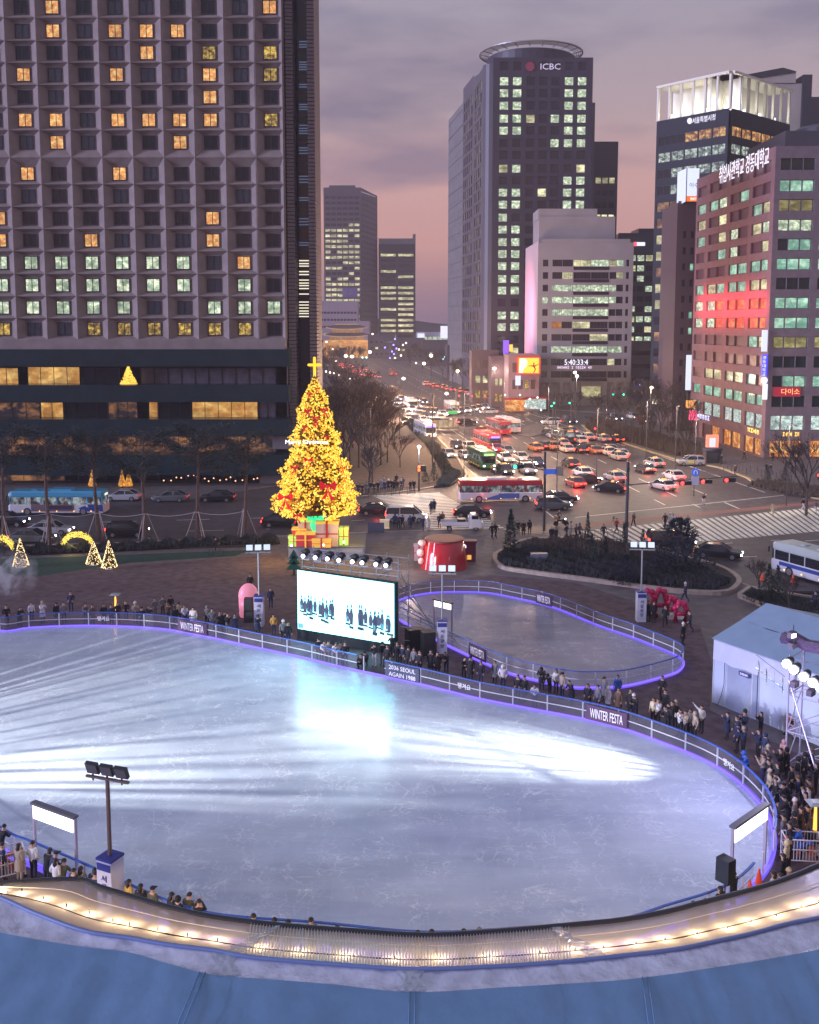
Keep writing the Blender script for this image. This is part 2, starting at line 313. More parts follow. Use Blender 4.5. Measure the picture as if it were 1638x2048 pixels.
# ---------------------------------------------------------------- facades with recessed window openings
class Bld:
    def __init__(s, name, label, cat='building'):
        s.t = thing(name, label, cat); s.w = MB(); s.n = 0; s.rest = MB(); s.rm = []; s.cache = {}
    def window(s, org, u, n, w, h, pane, frame, mull, part='window', fw=.08):
        key = (round(w, 2), round(h, 2), mull, fw); g = s.cache.get(key)
        if g is None:
            g = MB(); g.face([(0, 0, 0), (w, 0, 0), (w, 0, h), (0, 0, h)], 1)
            for c, d in [((w/2, -.04, fw/2), (w, .1, fw)), ((w/2, -.04, h-fw/2), (w, .1, fw)), ((fw/2, -.04, h/2), (fw, .1, h-2*fw)), ((w-fw/2, -.04, h/2), (fw, .1, h-2*fw))]: g.box(c, d)
            for k in range(mull): g.box((w*(k+1)/(mull+1), -.04, h/2), (fw*.8, .09, h-2*fw))
            s.cache[key] = g; g.me = None
        a = math.atan2(u.y, u.x)
        if s.n < 100:
            if g.me is None: g.me = g.mesh(part, [frame, pane])
            o = bpy.data.objects.new(part, g.me); COL.objects.link(o); o.parent = s.t; o.location = org; o.rotation_euler = (0, 0, a)
            paint(o, 1, pane); paint(o, 0, frame); s.n += 1; return o
        for m in (frame, pane):
            if m not in s.rm: s.rm.append(m)
        Mx = Matrix.Translation(org) @ Matrix.Rotation(a, 4, 'Z'); i = len(s.rest.v)
        s.rest.v += [tuple(Mx @ Vector(v)) for v in g.v]; s.rest.f += [tuple(i+k for k in f) for f in g.f]; s.rest.m += [s.rm.index(frame if m == 0 else pane) for m in g.m]
    def facade(s, A, B, z0, z1, cols, rows, code, panes, frame, depth=.35, m=0, mull=1, fw=.08):
        """wall from A to B (camera on its right-hand outside); cols, rows = openings"""
        A, B = Vector(A).to_3d(), Vector(B).to_3d(); L = (B-A).length; u = (B-A)/L; n = Vector((u.y, -u.x, 0)); n.normalize()
        P = lambda x, z, d=0: A+u*x+Vector((0, 0, z))-n*d
        us = [0]+[c for q in cols for c in q]+[L]; zs = [z0]+[c for q in rows for c in q]+[z1]
        for j in range(len(zs)-1):
            if j % 2 == 0:
                if zs[j+1]-zs[j] > .001: s.w.face([P(0, zs[j]), P(L, zs[j]), P(L, zs[j+1]), P(0, zs[j+1])], m)
            else:
                for i in range(0, len(us)-1, 2):
                    if us[i+1]-us[i] > .001: s.w.face([P(us[i], zs[j]), P(us[i+1], zs[j]), P(us[i+1], zs[j+1]), P(us[i], zs[j+1])], m)
        for j, (za, zb) in enumerate(rows):
            for i, (ua, ub) in enumerate(cols):
                s.w.face([P(ua, za), P(ub, za), P(ub, za, depth), P(ua, za, depth)], m); s.w.face([P(ua, zb, depth), P(ub, zb, depth), P(ub, zb), P(ua, zb)], m)
                s.w.face([P(ua, za), P(ua, za, depth), P(ua, zb, depth), P(ua, zb)], m); s.w.face([P(ub, za, depth), P(ub, za), P(ub, zb), P(ub, zb, depth)], m)
                c = code(j, i); s.window(P(ua, za, depth), u, n, ub-ua, zb-za, panes[c], frame, mull if not hasattr(mull, '__call__') else mull(i), fw=fw)
    def plain(s, A, B, z0, z1, m=0):
        s.w.face([(A[0], A[1], z0), (B[0], B[1], z0), (B[0], B[1], z1), (A[0], A[1], z1)], m)
    def roof(s, pts, z, m=0): s.w.face([(p[0], p[1], z) for p in pts], m)
    def done(s, mats, name='wall'):
        o = s.w.build(name, mats, s.t)
        if s.rest.v:
            r = s.rest.build('window', s.rm, s.t); r['kind'] = 'stuff'
        return o
def evenly(a, b, n, frac): p = (b-a)/n; return [(a+p*(k+.5-frac/2), a+p*(k+.5+frac/2)) for k in range(n)]
P_dark = mat('dark_glass', (.012, .014, .022), .12, spec=.45); P_dim = mat('curtained_glass', (.05, .055, .075), .25, noise=.3, scale=4)
P_warm = lit('warm_room', srgb(215, 140, 75), srgb(255, 215, 140), 1.05, 1.6, 2.0, .3)
P_office = lit('white_office', srgb(140, 160, 135), srgb(240, 248, 215), 1.25, 1.2, 1.6, .35)
P_far = lit('far_office', srgb(160, 158, 120), srgb(250, 240, 190), 1.15, .25, .7, .15)
P_yel = lit('yellow_restaurant', srgb(120, 95, 50), srgb(245, 205, 90), .95, 2.2, 2.5, .12)
P_green = lit('green_office', srgb(110, 160, 140), srgb(185, 228, 200), 1.0, .5, .8, .6)
P_red = lit('red_lit_room', srgb(230, 90, 60), srgb(255, 150, 90), 1.1, .5, .8, .7)
P_ylw = lit('blind_yellow', srgb(130, 122, 70), srgb(200, 188, 120), .75, .5, 1, .5)
F_dark = mat('dark_frame', (.03, .03, .04), .5)
# ---- hotel -------------------------------------------------
M_hotel = mat('hotel_concrete', (.285, .225, .215), .8, noise=.15, scale=.6)
HY = 150.0
hb = Bld('hotel_tower', 'tall hotel with faceted concrete window grid and dark glass podium', 'building')
hx0 = (8-819)/2000*HY; cw = 60.3/2000*HY
zrow = [D(0, y, HY).z for y in (11, 59, 103, 147, 192, 238, 283, 346, 391, 435.5, 480, 525, 570, 615, 658)]
hcode = ['ddwdgg'+'ddgw', 'dgwgwwwddd', 'ddddgwdygy'[:9]+'y', 'wwgdwggwgy', 'ddgddddwdd'.replace('g', 'g'), 'dwwgwwwwgy', 'ggwgddwddd', 'dwddwgdddd', 'ggddgdgdgd', 'wdddddwdw'[:7]+'wdd', 'wddwgggwdd', 'kkkkkkkgwd', 'kkkkkkkgkd', 'kkkkkggkkk', 'yggyyyyyyd']
hcode[3] = 'wwgdwggwgy'; hcode[9] = 'wddddddwdd'
pan = {'d': P_dark, 'g': P_dim, 'w': P_warm, 'k': P_office, 'y': P_yel}
def hcell(cx, cz, c, h, wr=.46, hr=.56, x0=None, x1=None):
    dep = .8; ww, wh = 2.05, 2.0
    xl = cx-cw/2 if x0 is None else x0; xr = cx+cw/2 if x1 is None else x1; zl, zh = cz-h[0], cz+h[1]
    a, b, c_, d = (xl, HY, zl), (xr, HY, zl), (xr, HY, zh), (xl, HY, zh)
    i, j, k, l = (cx-.42*cw*.5-.25, HY+dep, cz-wh/2-.08), (cx+ww/2+.2, HY+dep, cz-wh/2-.08), (cx+ww/2+.2, HY+dep, cz+wh/2+.08), (cx-.42*cw*.5-.32, HY+dep, cz+wh/2+.25)
    w = hb.w; w.face([a, b, j, i]); w.face([b, c_, k, j]); w.face([c_, d, l, k]); w.face([d, a, i, l]); w.face([i, j, k, l])
    hb.window(Vector((cx-ww/2, HY+dep-.06, cz-wh/2)), Vector((1, 0, 0)), None, ww, wh, pan[c], F_dark, 1, fw=.12)
order = []
for j, z in enumerate(zrow):
    up = (zrow[j-1]-z)/2 if j else 1.7; dn = (z-zrow[j+1])/2 if j < 14 else 1.55
    for i in range(-1, 10):
        if i == -1 and j % 3: pass
        order.append((hx0+i*cw, z, hcode[j][i] if i >= 0 else 'd', (dn, up), i, j))
for cx, cz, c, h, i, j in order:
    if i == 9: hcell(cx-.15, cz, c, h, x1=cx+cw*.36)
    else: hcell(cx, cz, c, h)
xl, xr = hx0-1.5*cw, hx0+9*cw+cw*.36
top = zrow[0]+1.7; bot = zrow[-1]-1.55; pz = lambda y: D(0, y, HY-2).z
hb.w.box(((xl+xr)/2, HY+.5, top+4), (xr-xl, 1, 8)); hb.w.box(((xl+xr)/2, HY+.35, bot-.8), (xr-xl, 1.4, 1.6))
hb.w.box(((xl+xr)/2, HY+11, top/2+4), (xr-xl-.2, 19, top+8)); hb.w.box((xr-.3, HY+3.5, (top+bot)/2+3), (.6, 5, top-bot+6))
# end pier: textured brick fins beside a recessed dark glass slot
M_fin = mat('brick_fin', (.20, .165, .185), .7, noise=.1); M_slot = mat('slot_glass', (.012, .011, .02), .15)
zt, zb = top+9, 1
xA = xr; x1 = D(578, 600, HY+3).x; x2 = D(592, 600, HY+3).x; x3 = D(620, 600, HY+3).x; x4 = D(634, 600, HY+3).x
hb.w.box(((xA+x1)/2+.5, HY+8, (zt+zb)/2), (x1-xA+1, 10, zt-zb), m=1)
for k in range(int((zt-zb)/.55)):
    z = zb+.275+k*.55
    hb.w.box(((x1+x2)/2, HY+4.5, z), (x2-x1, 4.5, .44), m=2); hb.w.box(((x3+x4)/2, HY+5.5, z), (x4-x3, 6.5, .44), m=2)
hb.w.box(((x1+x2)/2, HY+6.9, (zt+zb)/2), (x2-x1-.15, 4, zt-zb), m=2); hb.w.box(((x3+x4)/2, HY+9.1, (zt+zb)/2), (x4-x3-.15, 6, zt-zb), m=2)
hb.w.box(((x2+x3)/2, HY+8, (zt+zb)/2), (x3-x2, 4, zt-zb), m=1)
S_on = emi('slat_light', srgb(235, 225, 200), 1.0); S_off = emi('slat_dim', srgb(75, 85, 110), .9)
for ys, m in [((82, 88, 93), S_off), ((123, 128, 133, 138), S_off), ((168, 173), S_off), ((208, 213, 218), S_off), ((250, 256, 261, 266), S_off), ((295, 300, 306), S_off), ((352, 358, 364), S_off), ((395, 400), S_off), ((437, 443, 449), S_off), ((485, 490), S_off),
              ((521, 527, 532), S_on), ((543, 549), S_on), ((560, 566, 571, 577, 588), S_on), ((604, 610, 616, 622, 627, 633), S_on)]:
    g = MB()
    for y in ys: p = D(607, y, HY+5.6); g.box((D(608, y, HY+5.9).x, HY+5.9, p.z), (1.5, .1, .17))
    g.build('stair_light', m, hb.t)
# podium: dark green-blue bands with glass floors between
M_band = mat('podium_band', (.008, .026, .034), .25, noise=.2, scale=.5); M_pd = mat('podium_stone', (.16, .14, .155), .7)
PY = HY-3.5; yz = lambda y: D(0, y, PY).z
for (ya, yb, pr) in [(699, 733, 0), (770, 804, .3), (838, 872, .6), (908, 948, 1.2)]:
    za, zb_ = yz(yb), yz(ya); hb.w.box(((xl+xr)/2, PY+2-pr, (za+zb_)/2), (xr-xl+1.6, 4, zb_-za), m=3)
hb.w.box(((xl+xr)/2, PY+12, yz(699)/2), (xr-xl, 14, yz(699)-.2), m=4)
hb.w.box((xr-.2, PY+3, yz(880)), (3.4, 3.6, 3.0), m=4); hb.w.box((xr-1.2, PY+3.4, yz(970)), (5.5, 3.6, 3.6), m=4)
def room(x0, x1, y0, y1, m, part='window', d=4.4):
    a, b = D(x0, y1, PY+d), D(x1, y0, PY+d)
    hb.n = min(hb.n, 99); hb.cache.clear(); return hb.window(a, Vector((1, 0, 0)), None, b.x-a.x, b.z-a.z, m, F_dark, max(0, int((b.x-a.x)/2.2)), part, .1)
P_gold = lit('gold_room', srgb(190, 130, 60), srgb(235, 190, 110), .85, .5, .9, .45); P_lob = lit('lobby_glass', srgb(40, 35, 40), srgb(190, 130, 80), .7, .4, .7, .1)
P_blu = mat('grey_shade', (.11, .1, .14), .5, noise=.3, scale=1)
rooms = []
for a in [(-60, 37, 735, 770, P_gold), (56, 160, 733, 770, P_gold), (165, 240, 735, 770, P_dark), (282, 552, 735, 770, P_blu), (-60, 80, 804, 838, P_lob), (82, 127, 804, 836, P_gold), (130, 216, 804, 838, P_dark), (217, 275, 803, 838, P_lob), (298, 316, 803, 838, P_gold), (317, 381, 803, 838, P_dark), (384, 516, 801, 837, P_gold), (518, 552, 801, 837, P_blu),
          (-60, 552, 872, 908, P_lob), (-60, 130, 948, 1000, P_lob), (132, 480, 948, 1000, P_dark)]:
    rooms.append(room(*a))
hb.done([M_hotel, M_slot, M_fin, M_band, M_pd])
for k, (x, y) in enumerate([(258, 748)]):   # indoor christmas tree in the second floor window
    p = D(x, 770, PY+3); t = thing('indoor_christmas_tree', 'gold lit christmas tree glowing behind hotel second floor window', 'christmas tree', p)
    g = MB(); g2 = MB()
    for i in range(420):
        h = rng.random()**1.3; r = (1-h)*1.35*rng.random()**.4+.05; a = rng.random()*6.28; g.octa((r*math.cos(a), -abs(r*math.sin(a)*.5)-.1, .1+h*2.7), .10)
    g2.lathe((0, .3, 0), [(.6, .1), (.25, 1.5), (.03, 2.5)], 8); g.build('string_lights', emi('gold_light', (1, .55, .08), 1.3), t)['kind'] = 'stuff'; g2.build('foliage', mat('tree_dark', (.05, .04, .01), .9), t)
for x, y in [(245, 985), (258, 980), (185, 982)]:
    p = W(x, y, .12); p = D(x, y, 144); t = thing('cone_tree', 'small golden lit cone tree outside the hotel entrance', 'light decoration', (p.x, 144, .12), 0, 'lit cone trees at the hotel entrance')
    g = MB(); g.lathe((0, 0, 0), [(.55, .3), (.6, .5), (.32, 1.5), (.04, 2.7)], 10); g.build('lit_cone', lit('cone_glow', srgb(170, 90, 20), srgb(255, 200, 60), 1.1, 5, 5, .3), t)
    g = MB(); g.tube((0, 0, 0), (0, 0, .4), .12); g.build('stand', F_dark, t)
g = MB()
for k in range(18):
    x = 330+k*11+rng.uniform(-3, 3); y = 950+rng.uniform(0, 14); g = MB(); p = D(x, y, 146); g.octa(p, .13); tag(g.build('canopy_light', emi('amber_dot', (1, .45, .25), 2)), 'tiny amber light under the hotel entrance canopy', 'light', 'amber lights under the hotel canopy')
# ---------------------------------------------------------------- other buildings
M_navy = mat('tower_granite', (.036, .03, .052), .5, noise=.1, scale=.1); M_navy2 = mat('tower_side', (.085, .08, .105), .5, noise=.1, scale=.1)
# office tower with round crown
b = Bld('office_tower', 'dark granite office tower with ring crown and white rooftop letters')
TY = 340.0; zc = lambda y, Y: D(819, y, Y).z; xc = lambda x, Y: (x-819)/2000*Y*1.0
def xz(x, y, Y): return D(x, y, Y)
ys = [132, 162, 186, 211, 237, 261, 286, 310, 337, 361, 385, 409, 435, 459, 484, 508, 532, 558, 581, 605, 631, 654, 679, 703]
XL, XR = xz(985, 300, TY).x, xz(1183, 300, TY).x
colp = [1007, 1033, 1060, 1085, 1109, 1136, 1162]; hw = 1.45
cols = [(xz(c, 300, TY).x-XL-hw, xz(c, 300, TY).x-XL+hw) for c in colp]
rows = sorted((zc(y, TY)-1.35, zc(y, TY)+1.35) for y in ys)
codes = ['ddddddd', 'LLdddLL', 'LLdddLL', 'LLdddLL', 'LLldLLL', 'LLdddLL', 'ddddLLL', 'ddddddd', 'lLddddl', 'dddddLL', 'LLdldLL', 'LLdddLL', 'LddldLL', 'LLddddd', 'LLddddd', 'LLddddd', 'LLddddd', 'LLddddd', 'LLddddd', 'ddddddd', 'LLddddd', 'LLddddd', 'ddddddd', 'dldddld']
pn = {'d': mat('navy_glass', (.014, .012, .026), .15), 'L': P_office, 'l': P_far}
nr = len(rows)
b.facade((XL, TY), (XR, TY), 0, zc(115, TY), cols, rows, lambda j, i: codes[nr-1-j][i], pn, F_dark, .4, 0, 0)
# curved corner and side glazing
ztop = zc(117, TY)
for k in range(4):
    a0, a1 = math.pi*1.5-k*math.pi/8, math.pi*1.5-(k+1)*math.pi/8
    c = (XL, TY+4); P = lambda a: (c[0]+3.2*math.cos(a), c[1]+4*math.sin(a))
    b.plain(P(a1), P(a0), 0, ztop-1.5, 1)
xs, ysd = XL-3.2, TY+4
b.facade((xs-1.6, TY+22), (xs, ysd), 0, ztop-2, evenly(1, 17, 4, .55), [(r[0], r[1]+.4) for r in rows[:-1]], lambda j, i: 'l' if (i*7+j*3) % 5 < 3 else 'd', pn, F_dark, .3, 1, 0)
zw = zc(151, TY+24)
b.facade((xs-4.3, TY+44), (xs-1.7, TY+24), 0, zw, evenly(.5, 19, 5, .5), [(r[0], r[1]+.3) for r in rows if r[1] < zw-3], lambda j, i: 'l' if (i*5+j*7) % 6 < 2 else 'd', pn, F_dark, .3, 1, 0)
b.plain((xs-1.7, TY+24), (xs-1.6, TY+22), 0, zw, 1)
b.w.prism([(xs-1.5, TY+22.2), (XL, TY+4), (XR-.05, TY+.6), (XR-.05, TY+40), (xs, TY+40)], 0, ztop-.6, 1); b.w.box((XR+.6, TY+14, zc(200, TY)/2), (1.4, 24, zc(205, TY)), m=1)
cxx = xz(1062, 100, TY+17).x; cc = (cxx, TY+17)
b.w.lathe((cc[0], cc[1], ztop-3), [(15.2, 0), (15.2, 6.8), (14.6, 7.2)], 40, 0)
o = b.done([M_navy, M_navy2])
g = MB(); zr = ztop+5.2
for r in (14.9, 15.6, 16.3, 17.0, 17.6):
    g.path([(cc[0]+r*math.cos(t*math.pi/32), cc[1]+r*math.sin(t*math.pi/32), zr+(r-14.9)*.15) for t in range(65)], .13 if r < 17.5 else .28, 5)
for k in range(22):
    a = 2*math.pi*k/22; g.tube((cc[0]+14*math.cos(a), cc[1]+14*math.sin(a), zr-.4), (cc[0]+17.6*math.cos(a), cc[1]+17.6*math.sin(a), zr+.3), .16, n=4)
g.build('roof_ring', mat('ring_metal', (.35, .33, .33), .4, .3), b.t)
p0, p1 = xz(1081, 139, TY-.5), xz(1121, 127, TY-.5); text('rooftop_letters', 'ICBC', emi('sign_white_dim', srgb(205, 190, 225), .9), p0, (1, 0, 0), p1.x-p0.x, p1.z-p0.z, b.t)
g = MB(); p = xz(1060, 133, TY-.3); g.lathe((0, 0, 0), [(1.5, 0), (1.5, .2)], 16); q = g.build('emblem', emi('red_dim', srgb(110, 30, 60), .8), b.t); q.location = p; q.rotation_euler = (R(90), 0, 0)
# long grey slab next to the tower
b = Bld('grey_slab_building', 'plain grey panelled slab building left of the dark ring-crowned tower')
M_gr = mat('grey_panel', (.19, .175, .18), .7, noise=.12, scale=.25)
ga, gb = (xz(897, 300, 425).x, 425), (xz(941, 300, 376).x, 376)
b.facade(ga, gb, 0, zc(186, 376), evenly(2, 46, 8, .10), evenly(6, 106, 22, .3), lambda j, i: 'd' if (i*13+j*5) % 41 else 'l', pn, M_gr, .12, 0, 0)
b.w.prism([(ga[0]+.3, ga[1]), (gb[0]+.3, gb[1]-.2), (gb[0]+12, gb[1]), (ga[0]+12, ga[1])], 0, zc(187, 376), 0)
for k in range(18): z = 8+k*5.7; d = Vector((gb[0]-ga[0], gb[1]-ga[1])).normalized(); b.w.box(((ga[0]+gb[0])/2-.06, (ga[1]+gb[1])/2, z), (50.4, .12, .14), math.atan2(d.y, d.x), 1)
b.done([M_gr, mat('joint', (.12, .11, .12), .8)])
def tower(name, label, x0, x1, ytop, Y, ncol, pitch, fr, frz, codef, wm, panes, side=None, z0=3, mull=0, depth=.3, cat='building', ztopmargin=3, dep=25):
    b = Bld(name, label, cat); A, B = xz(x0, 500, Y), xz(x1, 500, Y); zt = zc(ytop, Y); n = max(1, int((zt-z0-ztopmargin)/pitch))
    rows = [(z0+k*pitch+pitch*(1-frz)/2, z0+k*pitch+pitch*(1+frz)/2) for k in range(n)]
    b.facade(A.xy, B.xy, 0, zt, evenly(.8, B.x-A.x-.8, ncol, fr), rows, codef, panes, F_dark, depth, 0, mull)
    sp = None
    if side:
        x2, Y2, ns, sf, sc_, smat = side; C_ = xz(x2, 500, Y2)
        if x2 > x1:
            b.facade(B.xy, C_.xy, 0, zt, evenly(.8, (C_-B).xy.length-.8, ns, sf), rows, sc_, panes, F_dark, depth, 1, mull); b.w.prism([A.xy+Vector((.05, .6)), B.xy+Vector((-.6, .6)), C_.xy+Vector((-.6, -.2)), C_.xy+Vector((-15, 5)), A.xy+Vector((.05, 8))], 0, zt-.3, 0)
        else:
            b.facade(C_.xy, A.xy, 0, zt, evenly(.8, (C_-A).xy.length-.8, ns, sf), rows, sc_, panes, F_dark, depth, 1, mull); b.w.prism([B.xy+Vector((-.05, .6)), A.xy+Vector((.6, .6)), C_.xy+Vector((.6, -.2)), C_.xy+Vector((15, 5)), B.xy+Vector((-.05, 8))], 0, zt-.3, 0)
        b.w.box(((A.x+B.x)/2, (A.y+B.y)/2+5, zt+.5), (abs(B.x-A.x)*.7, 8, 2.4))
    else: b.w.prism([(A.x+.03, A.y+.6), (B.x-.03, A.y+.6), (B.x-.03, A.y+dep), (A.x+.03, A.y+dep)], 0, zt-.3, 0)
    return b, zt, A, B
pf = {'d': pn['d'], 'L': P_far, 'o': P_office, 'y': P_ylw}
hsh = lambda j, i, s=1: ((j*73856093 ^ i*19349663 ^ s*83492791) >> 3) % 100
M_b1 = mat('brown_tower', (.09, .06, .07), .6); M_b2 = mat('brown_grid', (.10, .06, .075), .6)
b, zt, A, B = tower('brown_tower', 'far brown office tower with many lit floors beside the avenue', 648, 722, 375, 760, 6, 4.0, .86, .55, lambda j, i: 'L' if hsh(j, i) < 86 and j < 24 and not (j % 9 == 5 and i < 4) else 'd', M_b1, pf, (755, 810, 9, .35, lambda j, i: 'd', M_b2), depth=.3); b.done([M_b1, M_b2])
g = MB(); 
for k in range(9): p = xz(726+k*3.2, 384+k*1.2, 762+k*5); g.box((p.x-.8, p.y-1, p.z), (.8, .3, .4))
g.build('roof_sign', emi('roof_sign_glow', srgb(200, 190, 230), .8), b.t)
b, zt, A, B = tower('round_corner_tower', 'far dark tower right of the brown one with two stacks of lit floors', 757, 831, 488, 800, 2, 4.25, .88, .5, lambda j, i: 'L' if hsh(j, i, 3) < 82 and j < 19 else 'd', M_navy, pf)
b.w.box(((A.x+B.x)/2, 812, zt+2.2), (B.x-A.x, 20, 4.6), m=1); b.w.box((B.x-1, 812, zt+4), (2.2, 18, 8), m=1); b.done([M_navy, mat('grey_parapet', (.3, .28, .33), .7)])
M_pp = mat('pale_purple_block', (.34, .27, .34), .7)
b, zt, A, B = tower('pale_office_block', 'pale mauve mid-rise block behind the old city gate', 630, 715, 602, 742, 12, 5.2, .8, .3, lambda j, i: 'L' if (j in (0, 2) and hsh(j, i) < 75) else 'd', M_pp, pf); b.done([M_pp])
g = MB(); g.box((xz(700, 585, 741).x, 741, zc(585, 741)), (11, 1, 6.4)); t = tag(g.build('rooftop_sign', mat('violet_sign', srgb(110, 95, 150), .6)), 'dull violet rooftop sign above the pale mauve block', 'sign')
p0 = xz(684, 590, 740.3); text('sign_letters', '광고', mat('violet_letters', srgb(150, 135, 185), .6), p0, (1, 0, 0), 8, 4, None); bpy.context.scene.collection.objects[-1].parent = t
b, zt, A, B = tower('annex_block', 'small pale block at the foot of the far brown tower', 716, 738, 642, 736, 3, 5, .6, .3, lambda j, i: 'd', M_pp, pf); b.done([M_pp])
M_st = mat('station_wall', (.4, .42, .5), .6)
b, zt, A, B = tower('station_building', 'pale blue-white lit station building at the end of the avenue', 833, 897, 664, 900, 6, 5, .8, .6, lambda j, i: 'o', M_st, pf, z0=8, ztopmargin=0); b.done([M_st])
for x, y, w, h, lb in [(842, 671, 14, 8, 'small'), (888, 664, 14, 24, 'tall')]:
    g = MB(); p = xz(x, y, 898); g.box(p, (w*.45, .4, h*.45)); tag(g.build('roof_billboard', emi('billboard_white', srgb(225, 225, 255), 1.1)), lb+' glowing white billboard on the distant station building', 'billboard')
M_low = mat('low_roofs', (.07, .06, .08), .8)
for x0, x1, yt, Y in [(735, 790, 668, 690), (785, 850, 676, 640), (845, 900, 680, 560), (895, 960, 690, 420), (955, 1010, 694, 380)]:
    b, zt, A, B = tower('low_building', 'low dark building in the distance along the avenue', x0, x1, yt, Y, 5, 4, .6, .4, lambda j, i: 'L' if hsh(j, i, 5) < 18 else 'd', M_low, pf, z0=1); b.t['group'] = 'low dark buildings along the far avenue'; b.done([M_low])
# old stone city gate, floodlighting put in as glow of stone, timber and eaves
t = thing('city_gate', 'floodlit old stone city gate with two tiled roofs in the distance', 'gate')
GY = 700.0; c = xz(693, 700, GY); gx = c.x; g = MB()
g.box((gx, GY+6, 5.5), (34, 12, 13), taper=.94); g.build('stone_base', lit('floodlit_stone', srgb(205, 135, 65), srgb(245, 180, 95), 1.1, .3, .3, .7), t)
g = MB(); g.box((gx-3, GY-.2, 3), (5, .6, 8)); g.build('archway', mat('arch_dark', (.05, .03, .02), .8), t)
for zb, w, wt in [(12.2, 24, 'lower'), (17.4, 21, 'upper')]:
    g = MB(); g.box((gx, GY+6, zb+1.2), (w, 7, 2.6)); g.build('wooden_storey', lit('floodlit_timber', srgb(130, 95, 65), srgb(200, 145, 90), 1.0, 1, 1, .5), t)
    g = MB(); n = 12
    for k in range(n):
        u0, u1 = -1+2*k/n, -1+2*(k+1)/n; q = lambda u: 1.3*abs(u)**3
        g.face([(gx+u0*(w/2+4), GY, zb+2.4+q(u0)), (gx+u1*(w/2+4), GY, zb+2.4+q(u1)), (gx+u1*(w/2-2), GY+6, zb+5.6), (gx+u0*(w/2-2), GY+6, zb+5.6)])
        g.face([(gx+u1*(w/2+4), GY+12, zb+2.4+q(u1)), (gx+u0*(w/2+4), GY+12, zb+2.4+q(u0)), (gx+u0*(w/2-2), GY+6, zb+5.6), (gx+u1*(w/2-2), GY+6, zb+5.6)])
        g.tube((gx+u0*(w/2+4), GY, zb+2.4+q(u0)), (gx+u1*(w/2+4), GY, zb+2.4+q(u1)), .3, m=1)
    g.tube((gx-w/2+2, GY+6, zb+5.8), (gx+w/2-2, GY+6, zb+5.8), .35, m=1)
    g.build('tiled_roof', [mat('roof_tile', (.09, .07, .08), .8), emi('eave_glow', srgb(200, 150, 110), .7)], t)
# dark tower behind, right of the ring tower
b, zt, A, B = tower('dark_rear_tower', 'dark flat-topped tower right behind the ring-crowned tower', 1183, 1232, 283, 372, 3, 4.4, .86, .5, lambda j, i: 'L' if (j % 3 == 1 and hsh(j, i, 2) < 75) else 'd', M_navy, pf, ztopmargin=9); b.done([M_navy])
M_slate = mat('slate_glass', (.05, .06, .09), .25)
b, zt, A, B = tower('slate_office_block', 'slate blue office block between the white clock building and lit-top tower', 1236, 1312, 466, 410, 4, 4.1, .84, .6, lambda j, i: 'o' if hsh(j, i, 8) < 38 else ('L' if hsh(j, i, 9) < 25 else 'd'), M_slate, pf, ztopmargin=6)
b.w.box((B.x-3.5, 418, zt+.8), (7, 14, 2.2)); b.done([M_slate])
g = MB(); g.ball(xz(1270, 488, 409.5), .9, 0); q = xz(1281, 488, 409.5); g.box(q, (3.6, .3, 1.4), m=1); tag(g.build('logo_sign', [emi('logo_red', (1, .1, .15), 1.2), emi('white_sign', srgb(240, 235, 255), 1.1)]), 'small red and white lit logo high on the slate office block', 'sign')
b, zt, A, B = tower('low_terrace_block', 'low grey terraced block below the slate office block', 1262, 1336, 682, 322, 1, 4.2, .9, .35, lambda j, i: 'd', M_gr, pf, z0=4, ztopmargin=1); b.done([M_gr])
# tower with glowing open rooftop
Y0 = 260.0; cA, cL, cR = xz(1455, 300, Y0), xz(1312, 300, 277), xz(1578, 300, 281)
b = Bld('lit_top_tower', 'dark glass tower with a floodlit open rooftop loggia')
zt, zb_ = zc(216, Y0), 0; M_gl = mat('curtain_wall', (.02, .024, .036), .6, spec=.2)
rows = [(zt-4.2-k*4.35-2.5, zt-4.2-k*4.35) for k in range(18)][::-1]; N = 18
P_eat = lit('rooftop_restaurant', srgb(120, 70, 30), srgb(255, 200, 110), 1.0, .8, 1.2, .1); P_ceil = lit('office_ceiling_lamps', srgb(70, 90, 85), srgb(225, 240, 225), .95, .9, 1.6, .3)
pz = {'d': P_dark, 'e': P_eat, 'c': P_ceil, 'o': P_far, 'a': lit('amber_office', srgb(110, 70, 40), srgb(235, 180, 120), .7, .4, .6, .2)}
def cdl(j, i):
    k = N-1-j
    if k == 0: return 'e' if i >= 2 else 'd'
    if k < 4: return 'c' if i >= 1 or k == 1 else 'd'
    if k in (4, 5): return 'd' if i > 1 else 'a'
    h = hsh(j, i, 11); return 'o' if h < 45 else ('a' if h < 62 else 'd')
b.facade(cL.xy, cA.xy, 0, zt, evenly(.6, (cA-cL).xy.length-.6, 5, .93), rows, cdl, pz, F_dark, .2, 0, 1)
b.facade(cA.xy+Vector((.6, 0)), cR.xy, 0, zt, evenly(.6, (cR-cA).xy.length-.6, 6, .93), rows, lambda j, i: ('e' if N-1-j == 0 else 'c') if N-1-j < 4 and i < 5 else 'd', pz, F_dark, .2, 0, 1)
b.w.prism([cL.xy+Vector((.5, 0)), cA.xy+Vector((.2, .7)), cR.xy+Vector((-.5, .3)), cR.xy+Vector((-12, 14)), cL.xy+Vector((10, 22))], 0, zt-.3, 0)
b.done([M_gl])
M_cream = mat('cream_render', (.72, .70, .62), .6)
zR = zc(146, Y0); lg = MB()
lift = .9
